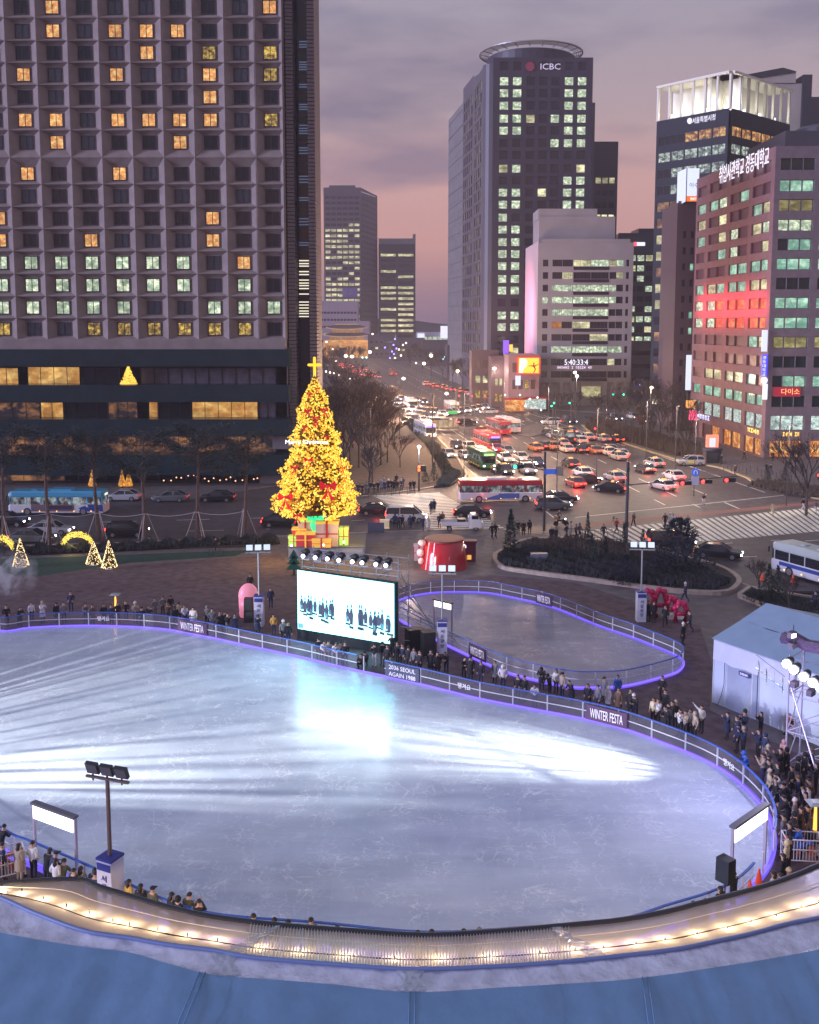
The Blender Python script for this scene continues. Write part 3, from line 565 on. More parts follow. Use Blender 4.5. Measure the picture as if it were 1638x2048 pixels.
for P0, P1, nn in ((cL, cA, 6), (cA+Vector((.8, 0, 0)), cR, 7)):
    d = (P1-P0).xy; L = d.length; d.normalize(); nn_ = Vector((-d.y, d.x)); a = math.atan2(d.y, d.x)
    for k in range(nn+1):
        q = P0.xy+d*(L*k/nn)+nn_*.5; lg.box((q.x, q.y, (zt+zR)/2), (.55, .7, zR-zt), a)
    q = P0.xy+d*(L/2)+nn_*3; lg.box((q.x, q.y, zR+.3), (L, 7, .6), a); q = P0.xy+d*(L/2)+nn_*6.5; lg.box((q.x, q.y, (zt+zR)/2), (L*.96, .3, zR-zt), a)
lg.build('rooftop_loggia', M_cream, b.t)
for P0, P1, nn in ((cL, cA, 4), (cA, cR, 4)):
    d = (P1-P0).xy; L = d.length; d.normalize(); nn_ = Vector((-d.y, d.x))
    for k in range(nn):
        q = P0.xy+d*(L*(k+.5)/nn)+nn_*2.6; g = MB(); g.ball((q.x, q.y, zt+1.2), .45); g.build('floodlight', emi('flood_white', srgb(240, 245, 255), 2.5), b.t)
        point('loggia_lamp', (q.x, q.y, zt+2.2), (1, .97, .82), 420, .4)
p0 = cL.lerp(cA, .52); d = (cA-cL).xy.normalized(); n_ = Vector((d.y, -d.x))*.3
text('rooftop_letters', '서울특별시청', emi('white_sign', srgb(240, 235, 255), 1.1), (p0.x+n_.x, p0.y+n_.y, zt-2.4), (d.x, d.y, 0), 6.9, 1.55, b.t)
g = MB(); q = cL.lerp(cA, .485); g.ball((q.x+n_.x, q.y+n_.y, zt-1.5), (.7, .3, .8)); g.build('emblem', MATS['white_sign'], b.t)
# pale concrete core building behind it
b = Bld('concrete_core_building', 'pale concrete building with slanted black roof behind the lit rooftop tower')
c0, c1 = xz(1525, 200, 300), xz(1605, 200, 300); zz = lambda y: zc(y, 300)
b.w.prism([(c0.x-4, 301), (c1.x, 301), (c1.x, 330), (c0.x-4, 330)], 0, zz(165), 0)
b.w.add([(c0.x-8, 300.5, zz(165)), (c1.x-2, 300.5, zz(165)), (c1.x-2, 300.5, zz(143)), (c0.x-8, 300.5, zz(160)), (c0.x-8, 316, zz(165)), (c1.x-2, 316, zz(165)), (c1.x-2, 316, zz(143)), (c0.x-8, 316, zz(160))], ((0, 1, 2, 3), (4, 7, 6, 5), (3, 2, 6, 7), (1, 5, 6, 2), (0, 3, 7, 4)), 0)
b.w.add([(c0.x-14, 300, zz(161)), (c1.x-6, 300, zz(135)), (c1.x-2, 300, zz(143)), (c0.x-10, 300, zz(164)), (c0.x-14, 318, zz(161)), (c1.x-6, 318, zz(135)), (c1.x-2, 318, zz(143)), (c0.x-10, 318, zz(164))], ((0, 3, 2, 1), (0, 1, 5, 4), (1, 2, 6, 5), (4, 5, 6, 7), (2, 3, 7, 6)), 1)
b.w.box((c1.x+1.3, 304, zz(150)/2), (2.6, 8, zz(148)), m=1); b.w.prism([(c1.x+2.6, 305), (c1.x+40, 305), (c1.x+40, 325), (c1.x+2.6, 325)], 0, zz(186), 2)
b.done([mat('pale_concrete', (.42, .37, .34), .8, noise=.1, scale=.2), F_dark, M_navy2])
# narrow brown glass building with white billboard box
b, zt, A, B = tower('narrow_brown_building', 'narrow brown glass building carrying a white billboard box', 1354, 1400, 402, 222, 2, 3.5, .5, .45, lambda j, i: 'o' if (i == 1 and hsh(j, i, 4) < 30) or j == 14 else 'd', mat('brown_glass', (.085, .055, .07), .35), {'d': mat('brown_dark_glass', (.05, .035, .045), .25), 'o': P_green}, dep=14); b.done([MATS['brown_glass']])
t = thing('billboard_box', 'white lit billboard box with orange strip on the narrow brown rooftop', 'billboard')
q0, q1, q2, q3 = xz(1355, 350, 226), xz(1374, 337, 219), xz(1399, 337, 219), None; zl, zh = zc(404, 220), zc(338, 220)
g = MB(); g.face([(q0.x, 226, zl-.3), (q1.x-.1, 219, zl), (q1.x-.1, 219, zh), (q0.x, 226, zh+.2)]); g.build('side_panel', emi('billboard_blue_white', srgb(215, 222, 255), 1.0, True), t)
g = MB(); zo = zc(392, 219); g.face([(q1.x+.1, 219, zo), (q2.x, 219, zo), (q2.x, 219, zh), (q1.x+.1, 219, zh)]); g.build('front_panel', MATS['billboard_blue_white'], t)
g = MB(); g.face([(q1.x+.1, 219, zl), (q2.x, 219, zl), (q2.x, 219, zo-.02), (q1.x+.1, 219, zo-.02)]); g.build('orange_panel', emi('orange_sign', (1, .17, .02), 1.0), t)
g = MB(); g.prism([(q0.x, 226.2), (q1.x, 219.2), (q2.x, 219.2), (q2.x+1, 226)], zl, zh); g.build('box_frame', F_dark, t)
text('billboard_letters', '이수', mat('grey_ink', (.1, .1, .12), .6), xz(1379, 375, 218.9), (1, 0, 0), 1.9, 1.0, t); glyphs('billboard_letters', 4, emi('white_ink', (1, 1, 1), 1), xz(1380, 401, 218.9), (1, 0, 0), 1.8, .7, t)
# white office building with the clock
WY = 290.0; b = Bld('clock_office_building', 'white stone office building with stepped window bands and lit clock')
M_wh = mat('white_stone', (.33, .295, .31), .7, noise=.08, scale=.2)
XA, XB = xz(1075, 600, WY).x, xz(1265, 600, WY).x; ft = zc(478, WY)
rws = sorted((zc(y, WY)-.95, zc(y, WY)+.95) for y in (526, 551, 576, 600, 625, 650, 675, 699, 724, 749))
px2 = lambda x: xz(x, 600, WY).x-XA
cl = [(px2(1085), px2(1096)), (px2(1104), px2(1124)), (px2(1124)+.01, px2(1145)), (px2(1146), px2(1181)), (px2(1181)+.01, px2(1217)), (px2(1218), px2(1232)), (px2(1232)+.01, px2(1246)), (px2(1251), px2(1257))]
wc = ['dddlolod', 'ddldddld', 'dllooddd', 'dlooodod'[:5]+'ddd', 'dlloolddd'[:8], 'lyylldddd'[:8], 'ddddlddd', 'doooooo'+'d', 'dddddldd', 'dddddddd']
wc[2] = 'doooooodd'[:6]+'dd'; wc[3] = 'oooooodd'; wc[4] = 'dooooddd'; wc[5] = 'dwdldddd'
pw = {'d': mat('plum_glass', (.035, .02, .035), .25), 'l': P_far, 'o': P_office, 'y': P_ylw, 'w': lit('amber_room', srgb(190, 110, 50), srgb(230, 150, 70), .8, .8, .5, .15)}
b.facade((XA, WY), (XB, WY), zc(765, WY), ft-1, cl, rws, lambda j, i: wc[9-j][i], pw, F_dark, .5, 0, lambda i: 0 if i in (0, 7) else 4, fw=.05)
for k, (ra, rb_) in enumerate(rws):
    if k in (1,): continue
    hb_ = MB(); hb_.box(((px2(1146)+px2(1217))/2+XA, WY+.1, ra-.55), (px2(1217)-px2(1146), .5, .9)); hb_.build('lower_window', pw['d'], b.t)
xs2 = xz(1050, 600, 320).x
b.plain((xs2, 320), (XA, WY), 0, zc(482, WY), 1)
b.w.prism([(XA+.02, WY+1), (XB, WY+1), (XB, 318), (xs2+.1, 320)], 0, ft-3, 0); b.w.box(((XA+XB)/2, WY+.4, ft-.5), (XB-XA-2, .5, 1)); b.w.box(((XA+XB)/2-2, WY+11, ft+2), (22, 14, 9.5)); b.w.box((XA+9, WY+11, ft+7.5), (17, 13, 3))
zb0 = zc(765, WY)
for k in range(9): x = XA+1+k*(XB-XA-2)/8; b.w.box((x, WY+.6, zb0/2), (1.2, 1.2, zb0-.01))
b.w.box(((XA+XB)/2, WY+3, zb0/2), (XB-XA-.1, 2, zb0-.1), m=2)
b.done([M_wh, mat('pink_tile', (.55, .42, .45), .6), pw['d']])  # side wall has the billboard's pink light painted into its colour
for x, w in [(1160, 12), (1195, 8)]:
    g = MB(); p = xz(x, 500, WY+1); g.lathe((p.x, WY+3, ft-4.5), [(w/12*1.0, 0), (w/12*1.3, 3)], 14); g.build('terrace_lamp', emi('terrace_glow', srgb(225, 220, 150), 1.0), b.t)
p0, p1 = xz(1129, 730, WY-.6), xz(1176, 719, WY-.6); text('clock_digits', '5:40:33:4', emi('clock_white', srgb(240, 235, 255), 1.3), p0, (1, 0, 0), p1.x-p0.x, p1.z-p0.z, b.t)
p0, p1 = xz(1114, 738, WY-.6), xz(1184, 732, WY-.6); glyphs('ticker_letters', 17, emi('ticker_pink', srgb(240, 210, 245), 1.1), p0, (1, 0, 0), p1.x-p0.x, p1.z-p0.z, b.t)
g = MB(); p = xz(1182, 783, WY-.1); g.box(p, (5.5, .3, 3)); g.build('lit_entrance', lit('entrance_glow', srgb(170, 160, 110), srgb(240, 230, 180), .9, .5, .5, .5), b.t)
# small shop building, red light put into its cladding colour, with orange LED screen
b, zt, A, B = tower('screen_shop_building', 'small pink-lit shop building under the orange screen', 1020, 1082, 708, 272, 4, 4.6, .7, .55, lambda j, i: 'o' if j == 0 or (j == 1 and i == 2) else 'd', mat('pinkish_clad', (.25, .15, .17), .6), {'d': mat('maroon_glass', (.09, .04, .05), .3), 'o': P_yel}, z0=.5, ztopmargin=1, dep=16); b.done([MATS['pinkish_clad']])
t = thing('led_screen', 'orange and yellow LED advertising screen at the street corner', 'screen')
q0, q1 = xz(1037, 746, 271), xz(1078, 716, 271); g = MB()
g.face([(q0.x, 271, q0.z), (q1.x, 271, q0.z), (q1.x, 271, q1.z), (q0.x, 271, q1.z)], 0)
bl = lambda pts, m: g.face([(q0.x+u*(q1.x-q0.x), 270.9, q0.z+v*(q1.z-q0.z)) for u, v in pts], m)
bl([(.03, .05), (.2, .02), (.24, .3), (.4, .5), (.42, .8), (.3, .95), (.08, .95)], 1)
bl([(.5, .5), (.72, .52), (.72, .7), (.78, .7), (.78, .5), (1, .62), (1, .58), (.8, .42), (.86, .25), (.76, .0), (.72, .02), (.8, .25), (.72, .42), (.5, .46)], 2)
g.build('display', [emi('led_orange', (1, .48, .03), 1.5, True), emi('led_white', (1, .95, .75), 2), mat('led_figure', (.2, .02, .01), .7)], t)
g = MB(); zc_ = (q0.z+q1.z)/2; hx_ = (q1.x-q0.x)/2; cx_ = (q0.x+q1.x)/2
for c, dd in [((cx_, 271.3, q1.z+.15), (hx_*2+.8, 1, .3)), ((cx_, 271.3, q0.z-.15), (hx_*2+.8, 1, .3)), ((q0.x-.2, 271.3, zc_), (.4, 1, q1.z-q0.z)), ((q1.x+.2, 271.3, zc_), (.4, 1, q1.z-q0.z)), ((cx_, 271.7, zc_), (hx_*2, .6, q1.z-q0.z))]: g.box(c, dd)
g.build('frame', emi('led_red_rim', (1, .05, .03), 1.0), t)
g = MB(); p = xz(1036, 761, 270); g.box(p, (1.4, .4, 2.6)); tag(g.build('hanging_sign', MATS['billboard_blue_white']), 'small white lit vertical sign below the orange screen', 'sign')
g = MB(); p = xz(1012, 694, 300); g.box(p, (1.6, .5, 4)); tag(g.build('violet_sign', emi('violet_glow', (.22, .08, 1), 1.4)), 'violet glowing vertical sign left of the orange screen', 'sign')
g = MB(); p = xz(1022, 696, 290); g.box(p, (1.0, .5, 2)); tag(g.build('amber_sign', emi('amber_glow', (1, .5, .05), 1.3)), 'small amber lit sign above the orange screen', 'sign')
for k, (x0, x1, yt, Y) in enumerate([(945, 1000, 700, 300), (985, 1024, 712, 286), (1080, 1100, 770, 276)]):
    b, zt, A, B = tower('shopfront_building', 'dim low shop building at the avenue corner behind bare trees', x0, x1, yt, Y, 3, 4.5, .7, .5, lambda j, i: 'o' if j == 0 else ('L' if hsh(j, i, 6) < 12 else 'd'), mat('maroon_clad', (.13, .08, .09), .7), {'d': MATS['maroon_glass'], 'o': P_yel, 'L': P_far}, z0=.5, ztopmargin=1, dep=12); b.t['group'] = 'dim shop buildings at the avenue corner'; b.done([MATS['maroon_clad']])
# corner shop and office building on the right
b = Bld('corner_office_building', 'brick red corner office block with shops and rooftop letters')
CYY = 176.0; cB = xz(1540, 600, CYY); cF = Vector((cB.x-2.1, 216)); cR2 = Vector((cB.x+27, CYY))
M_cb = mat('mauve_brick', (.20, .155, .18), .75, noise=.12, scale=.8); M_cs = mat('red_brick', (.22, .125, .15), .75, noise=.12, scale=.8)  # left-face brick carries the red billboard light in its colour
zq = lambda y: zc(y, CYY); RT = zq(292)
ry = (328, 371, 410, 450, 489, 528, 567, 606, 646, 685, 724, 763, 803)
rows = sorted((zq(y)-1.0, zq(y)+1.0) for y in ry); nR = len(rows)
sh = (zq(861), zq(831)); s0 = (zq(915), zq(881)); rows = [s0, sh]+rows
P_shop = lit('shop_shelves', srgb(150, 175, 170), srgb(240, 250, 240), 1.05, 2.2, 3, .3); P_cafe = lit('cafe_interior', srgb(200, 110, 40), srgb(255, 200, 120), 1.05, .9, 1.2, .3)
pr = {'d': mat('teal_dark_glass', (.012, .03, .035), .15), 'g': P_green, 'G': P_office, 'y': P_ylw, 's': P_shop, 'c': P_cafe, 'r': P_red, 'm': mat('maroon_pane', (.10, .045, .07), .3), 'l': P_far, 'w': P_office}
rc_ = 'dgyGggdggydgd'
px3 = lambda x: xz(x, 600, CYY).x-cB.x
colr = [(px3(1551), px3(1572)), (px3(1572)+.01, px3(1596)), (px3(1596)+.01, px3(1619)), (px3(1633), px3(1656)), (px3(1656)+.01, px3(1700)), (px3(1714), px3(1780))]
def cr(j, i):
    if j == 0: return 'c'
    if j == 1: return 's'
    k = nR-1-(j-2); c = rc_[k]
    if c == 'g' and i == 0 and k in (3, 4, 11): return 'd'
    return c
b.facade(cB.xy, cR2, 0, RT, colr, rows, cr, pr, mat('dark_green_frame', (.02, .05, .05), .4), .45, 0, 0, fw=.1)
yy = lambda q: 216-q
coll = [(216-215, 216-210), (216-208, 216-203), (216-203+.01, 216-198.2), (216-196.3, 216-192), (216-192+.01, 216-187.2), (216-185.5, 216-181), (216-181+.01, 216-177.6)]
lc = {0: 'mmmmmmm', 1: 'ggGmgmm', 2: 'lmlmmgl', 3: 'gmlGmlG', 4: 'mmgGmml', 5: 'mmmgggg', 6: 'glgggll', 7: 'wwrrrrr', 8: 'wwrrrrr', 9: 'mmmmmgl', 10: 'mmmmmmm', 11: 'mllllgm', 12: 'ggggggg'}
lcode = lambda j, i: 'c' if j == 0 and i > 1 else ('s' if j == 1 else ('m' if j == 0 else lc[nR-1-(j-2)][i]))
b.facade(cF, cB.xy, 0, RT, coll, rows, lcode, pr, mat('maroon_frame', (.12, .05, .07), .5), .35, 1, 0, fw=.1)
b.w.prism([cF+Vector((.5, -.5)), cB.xy+Vector((.5, .6)), cR2+Vector((0, .6)), cR2+Vector((0, 30)), cF+Vector((15, 0))], 0, RT-.4, 2)
b.w.box((cB.x+14, CYY+14, RT+1.5), (22, 20, 3.6), m=2); b.w.lathe((cB.x+14, CYY+14, RT+3), [(6, 0), (6, 2), (5, 2.6)], 20, 2)
b.done([M_cb, M_cs, M_navy2])
M_rw = emi('white_sign', (1, 1, 1), 1)
d = (cB.xy-cF).normalized(); nn = Vector((d.y, -d.x)); q = cF.lerp(cB.xy, .36)+nn*.5
text('rooftop_letters', '취업사관학교 경동대학교', M_rw, (q.x, q.y, RT-3.0), (d.x, d.y, 0), 24, 3.4, b.t)
p0, p1 = xz(1562, 789, CYY-.3), xz(1599, 777, CYY-.3); text('shop_letters', '다이소', emi('sign_orange', (1, .35, .12), 1.6), p0+Vector((0, -.15, 0)), (1, 0, 0), p1.x-p0.x, p1.z-p0.z, b.t)
g = MB(); p0, p1 = xz(1546, 793, CYY), xz(1601, 774, CYY); g.box(((p0.x+p1.x)/2, CYY-.1, (p0.z+p1.z)/2), (p1.x-p0.x, .2, p1.z-p0.z)); g.build('sign_board', mat('crimson_board', (.30, .02, .05), .6, emit=(.3, .01, .03), es=.5, sample=False), b.t)
p0, p1 = xz(1565, 873, CYY-.2), xz(1599, 864, CYY-.2); glyphs('shop_letters', 7, emi('sign_yellow', (1, .6, .12), 1.6), p0, (1, 0, 0), p1.x-p0.x, p1.z-p0.z, b.t)
q = cF.lerp(cB.xy, .82)+nn*.3; glyphs('shop_letters', 4, MATS['sign_yellow'], (q.x, q.y, zq(872)), (d.x, d.y, 0), 5.5, .9, b.t)
q = cF.lerp(cB.xy, .1)+nn*.3; glyphs('shop_letters', 6, emi('sign_bluewhite', srgb(200, 205, 255), 1.3), (q.x, q.y, zq(872)), (d.x, d.y, 0), 9, 1.1, b.t)
# vertical neon signs at the building corner
for y0, y1, m, s, lb in [(660, 703, MATS['billboard_blue_white'], '', 'tall blank white lit vertical sign on the corner office block'), (709, 752, emi('neon_blue', (.07, .06, 1), 1.3), '경동대학교', 'blue lit vertical sign with white letters on the corner office block'), (755, 800, M_rw, '', 'white lit rounded vertical sign lowest on the corner office block')]:
    p0, p1 = xz(1523, y1, CYY-.5), xz(1535, y0, CYY-.5); t = thing('vertical_sign', lb, 'sign', (0, 0, 0)); g = MB()
    if 'rounded' in lb: g.ball(((p0.x+p1.x)/2-.1, p0.y, p1.z-.5), (.62, .25, .62), n=12, k=7); g.box(((p0.x+p1.x)/2+.1, p0.y, (p0.z+p1.z)/2-.5), (.75, .4, p1.z-p0.z-1.2))
    else: g.box(((p0.x+p1.x)/2, p0.y, (p0.z+p1.z)/2), (p1.x-p0.x, .4, p1.z-p0.z))
    g.build('sign_box', m, t)
    for k, ch in enumerate(s): text('letter', ch, MATS['white_ink'], ((p0.x+p1.x)/2-.42, p0.y-.25, p1.z-.8-k*.72), (1, 0, 0), .55, .55, t)
for x0, x1, y0, y1, m, s, lb in [(1371, 1383, 710, 780, MATS['billboard_blue_white'], '', 'tall white lit pillar sign left of the corner office block'), (1372, 1394, 801, 816, emi('poster_orange', (1, .4, .1), 1.0), '', 'orange lit poster board at the pavement corner'), (1378, 1394, 820, 840, emi('neon_pink', (1, .08, .2), 1.4), '', 'pink lit shop sign below the orange poster board')]:
    p0, p1 = xz(x0, y1, 205), xz(x1, y0, 205); g = MB(); g.box(((p0.x+p1.x)/2, 205, (p0.z+p1.z)/2), (p1.x-p0.x, .4, p1.z-p0.z)); g.tube(((p0.x+p1.x)/2, 205.3, 0), ((p0.x+p1.x)/2, 205.3, p1.z), .12, m=1); t = tag(g.build('street_sign', [m, F_dark]), lb, 'sign')
_l = bpy.data.lights.new('red_facade_light', 'AREA'); _l.shape = 'RECTANGLE'; _l.size = 34; _l.size_y = 1.0; _l.energy = 4200; _l.color = (1, .04, .06); _l.spread = R(100)
_o = bpy.data.objects.new('red_facade_light', _l); COL.objects.link(_o); _o.location = (cB.x-6.2, 195, 27.3); _x = Vector((-.057, 1, 0)).normalized(); _z = Vector((-1, -.057, 0)).normalized(); _o.matrix_world = Matrix.Translation(_o.location) @ Matrix((_x, _z.cross(_x), _z)).transposed().to_4x4()
spot('pink_screen_light', (cB.x-24, 200, 12), (cB.x-1.5, 196, 30), (1, .35, .45), 9000, 100, 1, 1.0)
spot('pink_wash_light', (XA-19, 300, 27), (XA-2, 307, 27), (1, .3, .5), 34000, 95, .9, 1.0)
# ---------------------------------------------------------------- skating rinks
M_rail_b = mat('blue_rail', (.05, .12, .5), .4); M_post = mat('white_post', (.62, .62, .7), .4); M_led = emi('violet_led', (.15, .08, 1), 2.0, True); M_base_glow = emi('violet_led_soft', (.16, .10, .9), .9, True)
M_clear = bpy.data.materials.new('clear_panel'); M_clear.use_nodes = True; n_ = M_clear.node_tree; n_.nodes.clear()
_o = n_.nodes.new('ShaderNodeOutputMaterial'); _m = n_.nodes.new('ShaderNodeMixShader'); _t = n_.nodes.new('ShaderNodeBsdfTransparent'); _g = n_.nodes.new('ShaderNodeBsdfPrincipled'); _g.inputs['Roughness'].default_value = .12; _g.inputs['Base Color'].default_value = (.5, .5, .62, 1)
_t.inputs['Color'].default_value = (.86, .87, .95, 1); _m.inputs[0].default_value = .13; n_.links.new(_t.outputs[0], _m.inputs[1]); n_.links.new(_g.outputs[0], _m.inputs[2]); n_.links.new(_m.outputs[0], _o.inputs[0])
def ice_mat(name, col, dark, rough, mk_=.45):
    m = mat(name, col, rough, spec=.32); nt = m.node_tree; b = nt.nodes['Principled BSDF']; L = nt.links.new
    g = nt.nodes.new('ShaderNodeNewGeometry')
    def noise(sc_, scale, det, rot, ds=0):
        mp = nt.nodes.new('ShaderNodeMapping'); mp.inputs['Scale'].default_value = sc_; mp.inputs['Rotation'].default_value = (0, 0, rot); n = nt.nodes.new('ShaderNodeTexNoise')
        n.inputs['Scale'].default_value = scale; n.inputs['Detail'].default_value = det; n.inputs['Distortion'].default_value = ds; n.inputs['Roughness'].default_value = .6
        L(g.outputs['Position'], mp.inputs[0]); L(mp.outputs[0], n.inputs['Vector']); return n.outputs['Fac']
    def ramp(s, a, b_, ca=(0, 0, 0, 1), cb=(1, 1, 1, 1)):
        r = nt.nodes.new('ShaderNodeValToRGB'); r.color_ramp.elements[0].position = a; r.color_ramp.elements[1].position = b_; r.color_ramp.elements[0].color = ca; r.color_ramp.elements[1].color = cb; L(s, r.inputs[0]); return r.outputs[0]
    def mix(f, a, b_, t='MIX'):
        x = nt.nodes.new('ShaderNodeMixRGB'); x.blend_type = t
        for i, q in ((0, f), (1, a), (2, b_)):
            if isinstance(q, (int, float)): x.inputs[i].default_value = q
            elif isinstance(q, tuple): x.inputs[i].default_value = q
            else: L(q, x.inputs[i])
        return x.outputs[0]
    big = ramp(noise((.8, 1.5, 1), .12, 6, .1, .3), .3, .72); wisp = ramp(noise((.45, 2.4, 1), .32, 10, .12, .35), .36, .86); wisp2 = ramp(noise((1.6, .9, 1), .22, 10, -.4, .3), .38, .9)
    s1 = ramp(noise((.25, 8, 1), 1.2, 6, .25, .5), .60, .78); s2 = ramp(noise((8, .3, 1), 1.1, 6, .9, .5), .62, .8)
    c = mix(big, (*dark, 1), (*col, 1)); w = tuple(min(1, x*1.35) for x in col)+(1,)
    f = mix(1.0, wisp, wisp2, 'ADD'); fm = mix(1.0, f, (.50, .50, .50, 1), 'MULTIPLY'); c = mix(fm, c, w)
    def lines(sc_, scale, rot, w_):
        mm = nt.nodes.new('ShaderNodeMath'); mm.operation = 'SUBTRACT'; mm.inputs[1].default_value = .5; L(noise(sc_, scale, 3, rot, .6), mm.inputs[0]); ab = nt.nodes.new('ShaderNodeMath'); ab.operation = 'ABSOLUTE'; L(mm.outputs[0], ab.inputs[0]); return ramp(ab.outputs[0], 0, w_, (1, 1, 1, 1), (0, 0, 0, 1))
    msk = ramp(noise((1, 1, 1), .45, 5, 1.1), .38, .60)
    ln = mix(1.0, mix(1.0, lines((1, 1.6, 1), .40, .3, .012), lines((1.5, 1, 1), .55, -.6, .014), 'ADD'), lines((1, 1.2, 1), .25, 1.2, .007), 'ADD'); ln = mix(1.0, ln, msk, 'MULTIPLY'); c = mix(mix(1.0, ln, (mk_, mk_, mk_, 1), 'MULTIPLY'), c, (.92, .95, 1, 1))
    sc2 = mix(1.0, mix(1.0, s1, s2, 'ADD'), (.22, .22, .22, 1), 'MULTIPLY'); c = mix(sc2, c, (.9, .92, .96, 1)); L(c, b.inputs['Base Color'])
    rr = nt.nodes.new('ShaderNodeMapRange'); rr.inputs[3].default_value = rough; rr.inputs[4].default_value = rough+.14; L(f, rr.inputs[0]); L(rr.outputs[0], b.inputs['Roughness'])
    bp = nt.nodes.new('ShaderNodeBump'); bp.inputs['Strength'].default_value = .25; bp.inputs['Distance'].default_value = .02; L(noise((1, 3, 1), 1.6, 5, .4, 1), bp.inputs['Height']); L(bp.outputs[0], b.inputs['Normal'])
    return m
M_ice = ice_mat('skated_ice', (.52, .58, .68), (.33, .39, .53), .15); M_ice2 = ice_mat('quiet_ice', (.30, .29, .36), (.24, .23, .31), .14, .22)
ZI = .22
main_px = [(0, 1262), (60, 1256), (150, 1252), (240, 1253), (330, 1259), (420, 1275), (520, 1297), (600, 1314), (690, 1336), (765, 1352), (850, 1371), (950, 1396), (1050, 1416), (1150, 1435), (1240, 1456), (1320, 1484), (1400, 1516), (1460, 1550), (1508, 1592), (1538, 1632), (1550, 1672), (1546, 1712), (1525, 1752)]
far_e = [W(x, y, ZI) for x, y in main_px]
near_px = [(1470, 1790), (1395, 1815), (1240, 1862)]   # rail tops
near_e = [W(x, y, ZI+1.1) for x, y in [(1460, 1768), (1330, 1812), (1235, 1840)]]+[W(1050, 1906, .3), W(850, 1916, .3), W(640, 1896, .3)]+[W(x, y, ZI+1.1) for x, y in [(440, 1830), (335, 1802), (250, 1765), (155, 1722), (60, 1682), (0, 1655)]]
near_e = [Vector((p.x, p.y, ZI)) for p in near_e]
loop = far_e+near_e+[Vector((-26, 49.5, ZI)), Vector((-36, 57, ZI)), Vector((-42, 67, ZI)), Vector((-41, 76, ZI)), Vector((-36, 79.5, ZI))]
loop = catmull(loop, 4)
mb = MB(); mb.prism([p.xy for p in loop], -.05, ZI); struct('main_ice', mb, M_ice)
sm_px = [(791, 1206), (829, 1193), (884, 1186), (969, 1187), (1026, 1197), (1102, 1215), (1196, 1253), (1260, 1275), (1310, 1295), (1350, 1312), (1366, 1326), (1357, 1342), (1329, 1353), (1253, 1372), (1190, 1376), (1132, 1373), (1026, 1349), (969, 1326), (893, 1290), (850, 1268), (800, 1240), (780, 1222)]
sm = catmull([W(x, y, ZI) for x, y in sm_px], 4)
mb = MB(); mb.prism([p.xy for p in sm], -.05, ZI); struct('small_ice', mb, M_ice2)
def fence(name, label, line, closed, step, banners=(), skip=(), h=1.12, cat='fence', nmax=95, out=1):
    t = thing(name, label, cat); L = [0.0]; n = len(line); N = n if closed else n-1
    for i in range(N): L.append(L[-1]+(line[(i+1) % n]-line[i]).length)
    T = L[-1]
    def at(s):
        s = s % T if closed else max(0, min(T-1e-4, s))
        for i in range(N):
            if s <= L[i+1]: return line[i].lerp(line[(i+1) % n], (s-L[i])/max(1e-6, L[i+1]-L[i]))
        return line[-1]
    K = int(T/step); step = T/K; open_ = lambda s: any(a <= s <= b for a, b in skip)
    rail, mid, glass, led, skirt = MB(), MB(), MB(), MB(), MB(); q = 4; npost = 0
    for k in range(K*q):
        a, b = at(k*step/q), at((k+1)*step/q); s = (k+.5)*step/q; d = (b-a); l = d.length; an = math.atan2(d.y, d.x); c = (a+b)/2
        nrm = Vector((-math.sin(an), math.cos(an), 0))
        if open_(s) and rail.v:
            rail.build('top_rail', M_rail_b, t); mid.build('mid_rail', M_post, t); glass.build('clear_panels', M_clear, t); rail, mid, glass = MB(), MB(), MB()
        if not open_(s):
            rail.box(c+Vector((0, 0, h)), (l+.02, .10, .055), an); mid.box(c+Vector((0, 0, h*.52)), (l+.01, .05, .05), an)
            glass.face([a+Vector((0, 0, .1)), b+Vector((0, 0, .1)), b+Vector((0, 0, h-.03)), a+Vector((0, 0, h-.03))])
        skirt.box(c+Vector((0, 0, -.06)), (l+.02, .16, .28), an)
        led.box(c+nrm*.1*out+Vector((0, 0, .07)), (l+.02, .045, .09), an)
    for k in range(K+(0 if closed else 1)):
        s = k*step
        if open_(s) and not any(abs(s-x) < step for ab in skip for x in ab): continue
        a = at(s)
        if proj(a)[1] > 2100 or proj(a)[0] < -120: continue
        g = MB(); g.box((0, 0, h/2), (.075, .075, h)); 
        if k == 0 or 'post' not in t: pass
        o = g.build('post', M_post, t); o.location = a; npost += 1
    if rail.v: rail.build('top_rail', M_rail_b, t); mid.build('mid_rail', M_post, t); glass.build('clear_panels', M_clear, t)
    led.build('led_strip', M_led, t); skirt.build('padded_base', M_base_glow, t)  # base is no lamp: its glow stands for strip light falling on it
    return t, at, T
def find_s(at, T, px, upper=None, z=0):
    best = None
    for k in range(800):
        s = T*k/800; p = at(s); x, y = proj(p); d = abs(x-px[0])+abs(y-px[1])
        if best is None or d < best[0]: best = (d, s)
    return best[1]
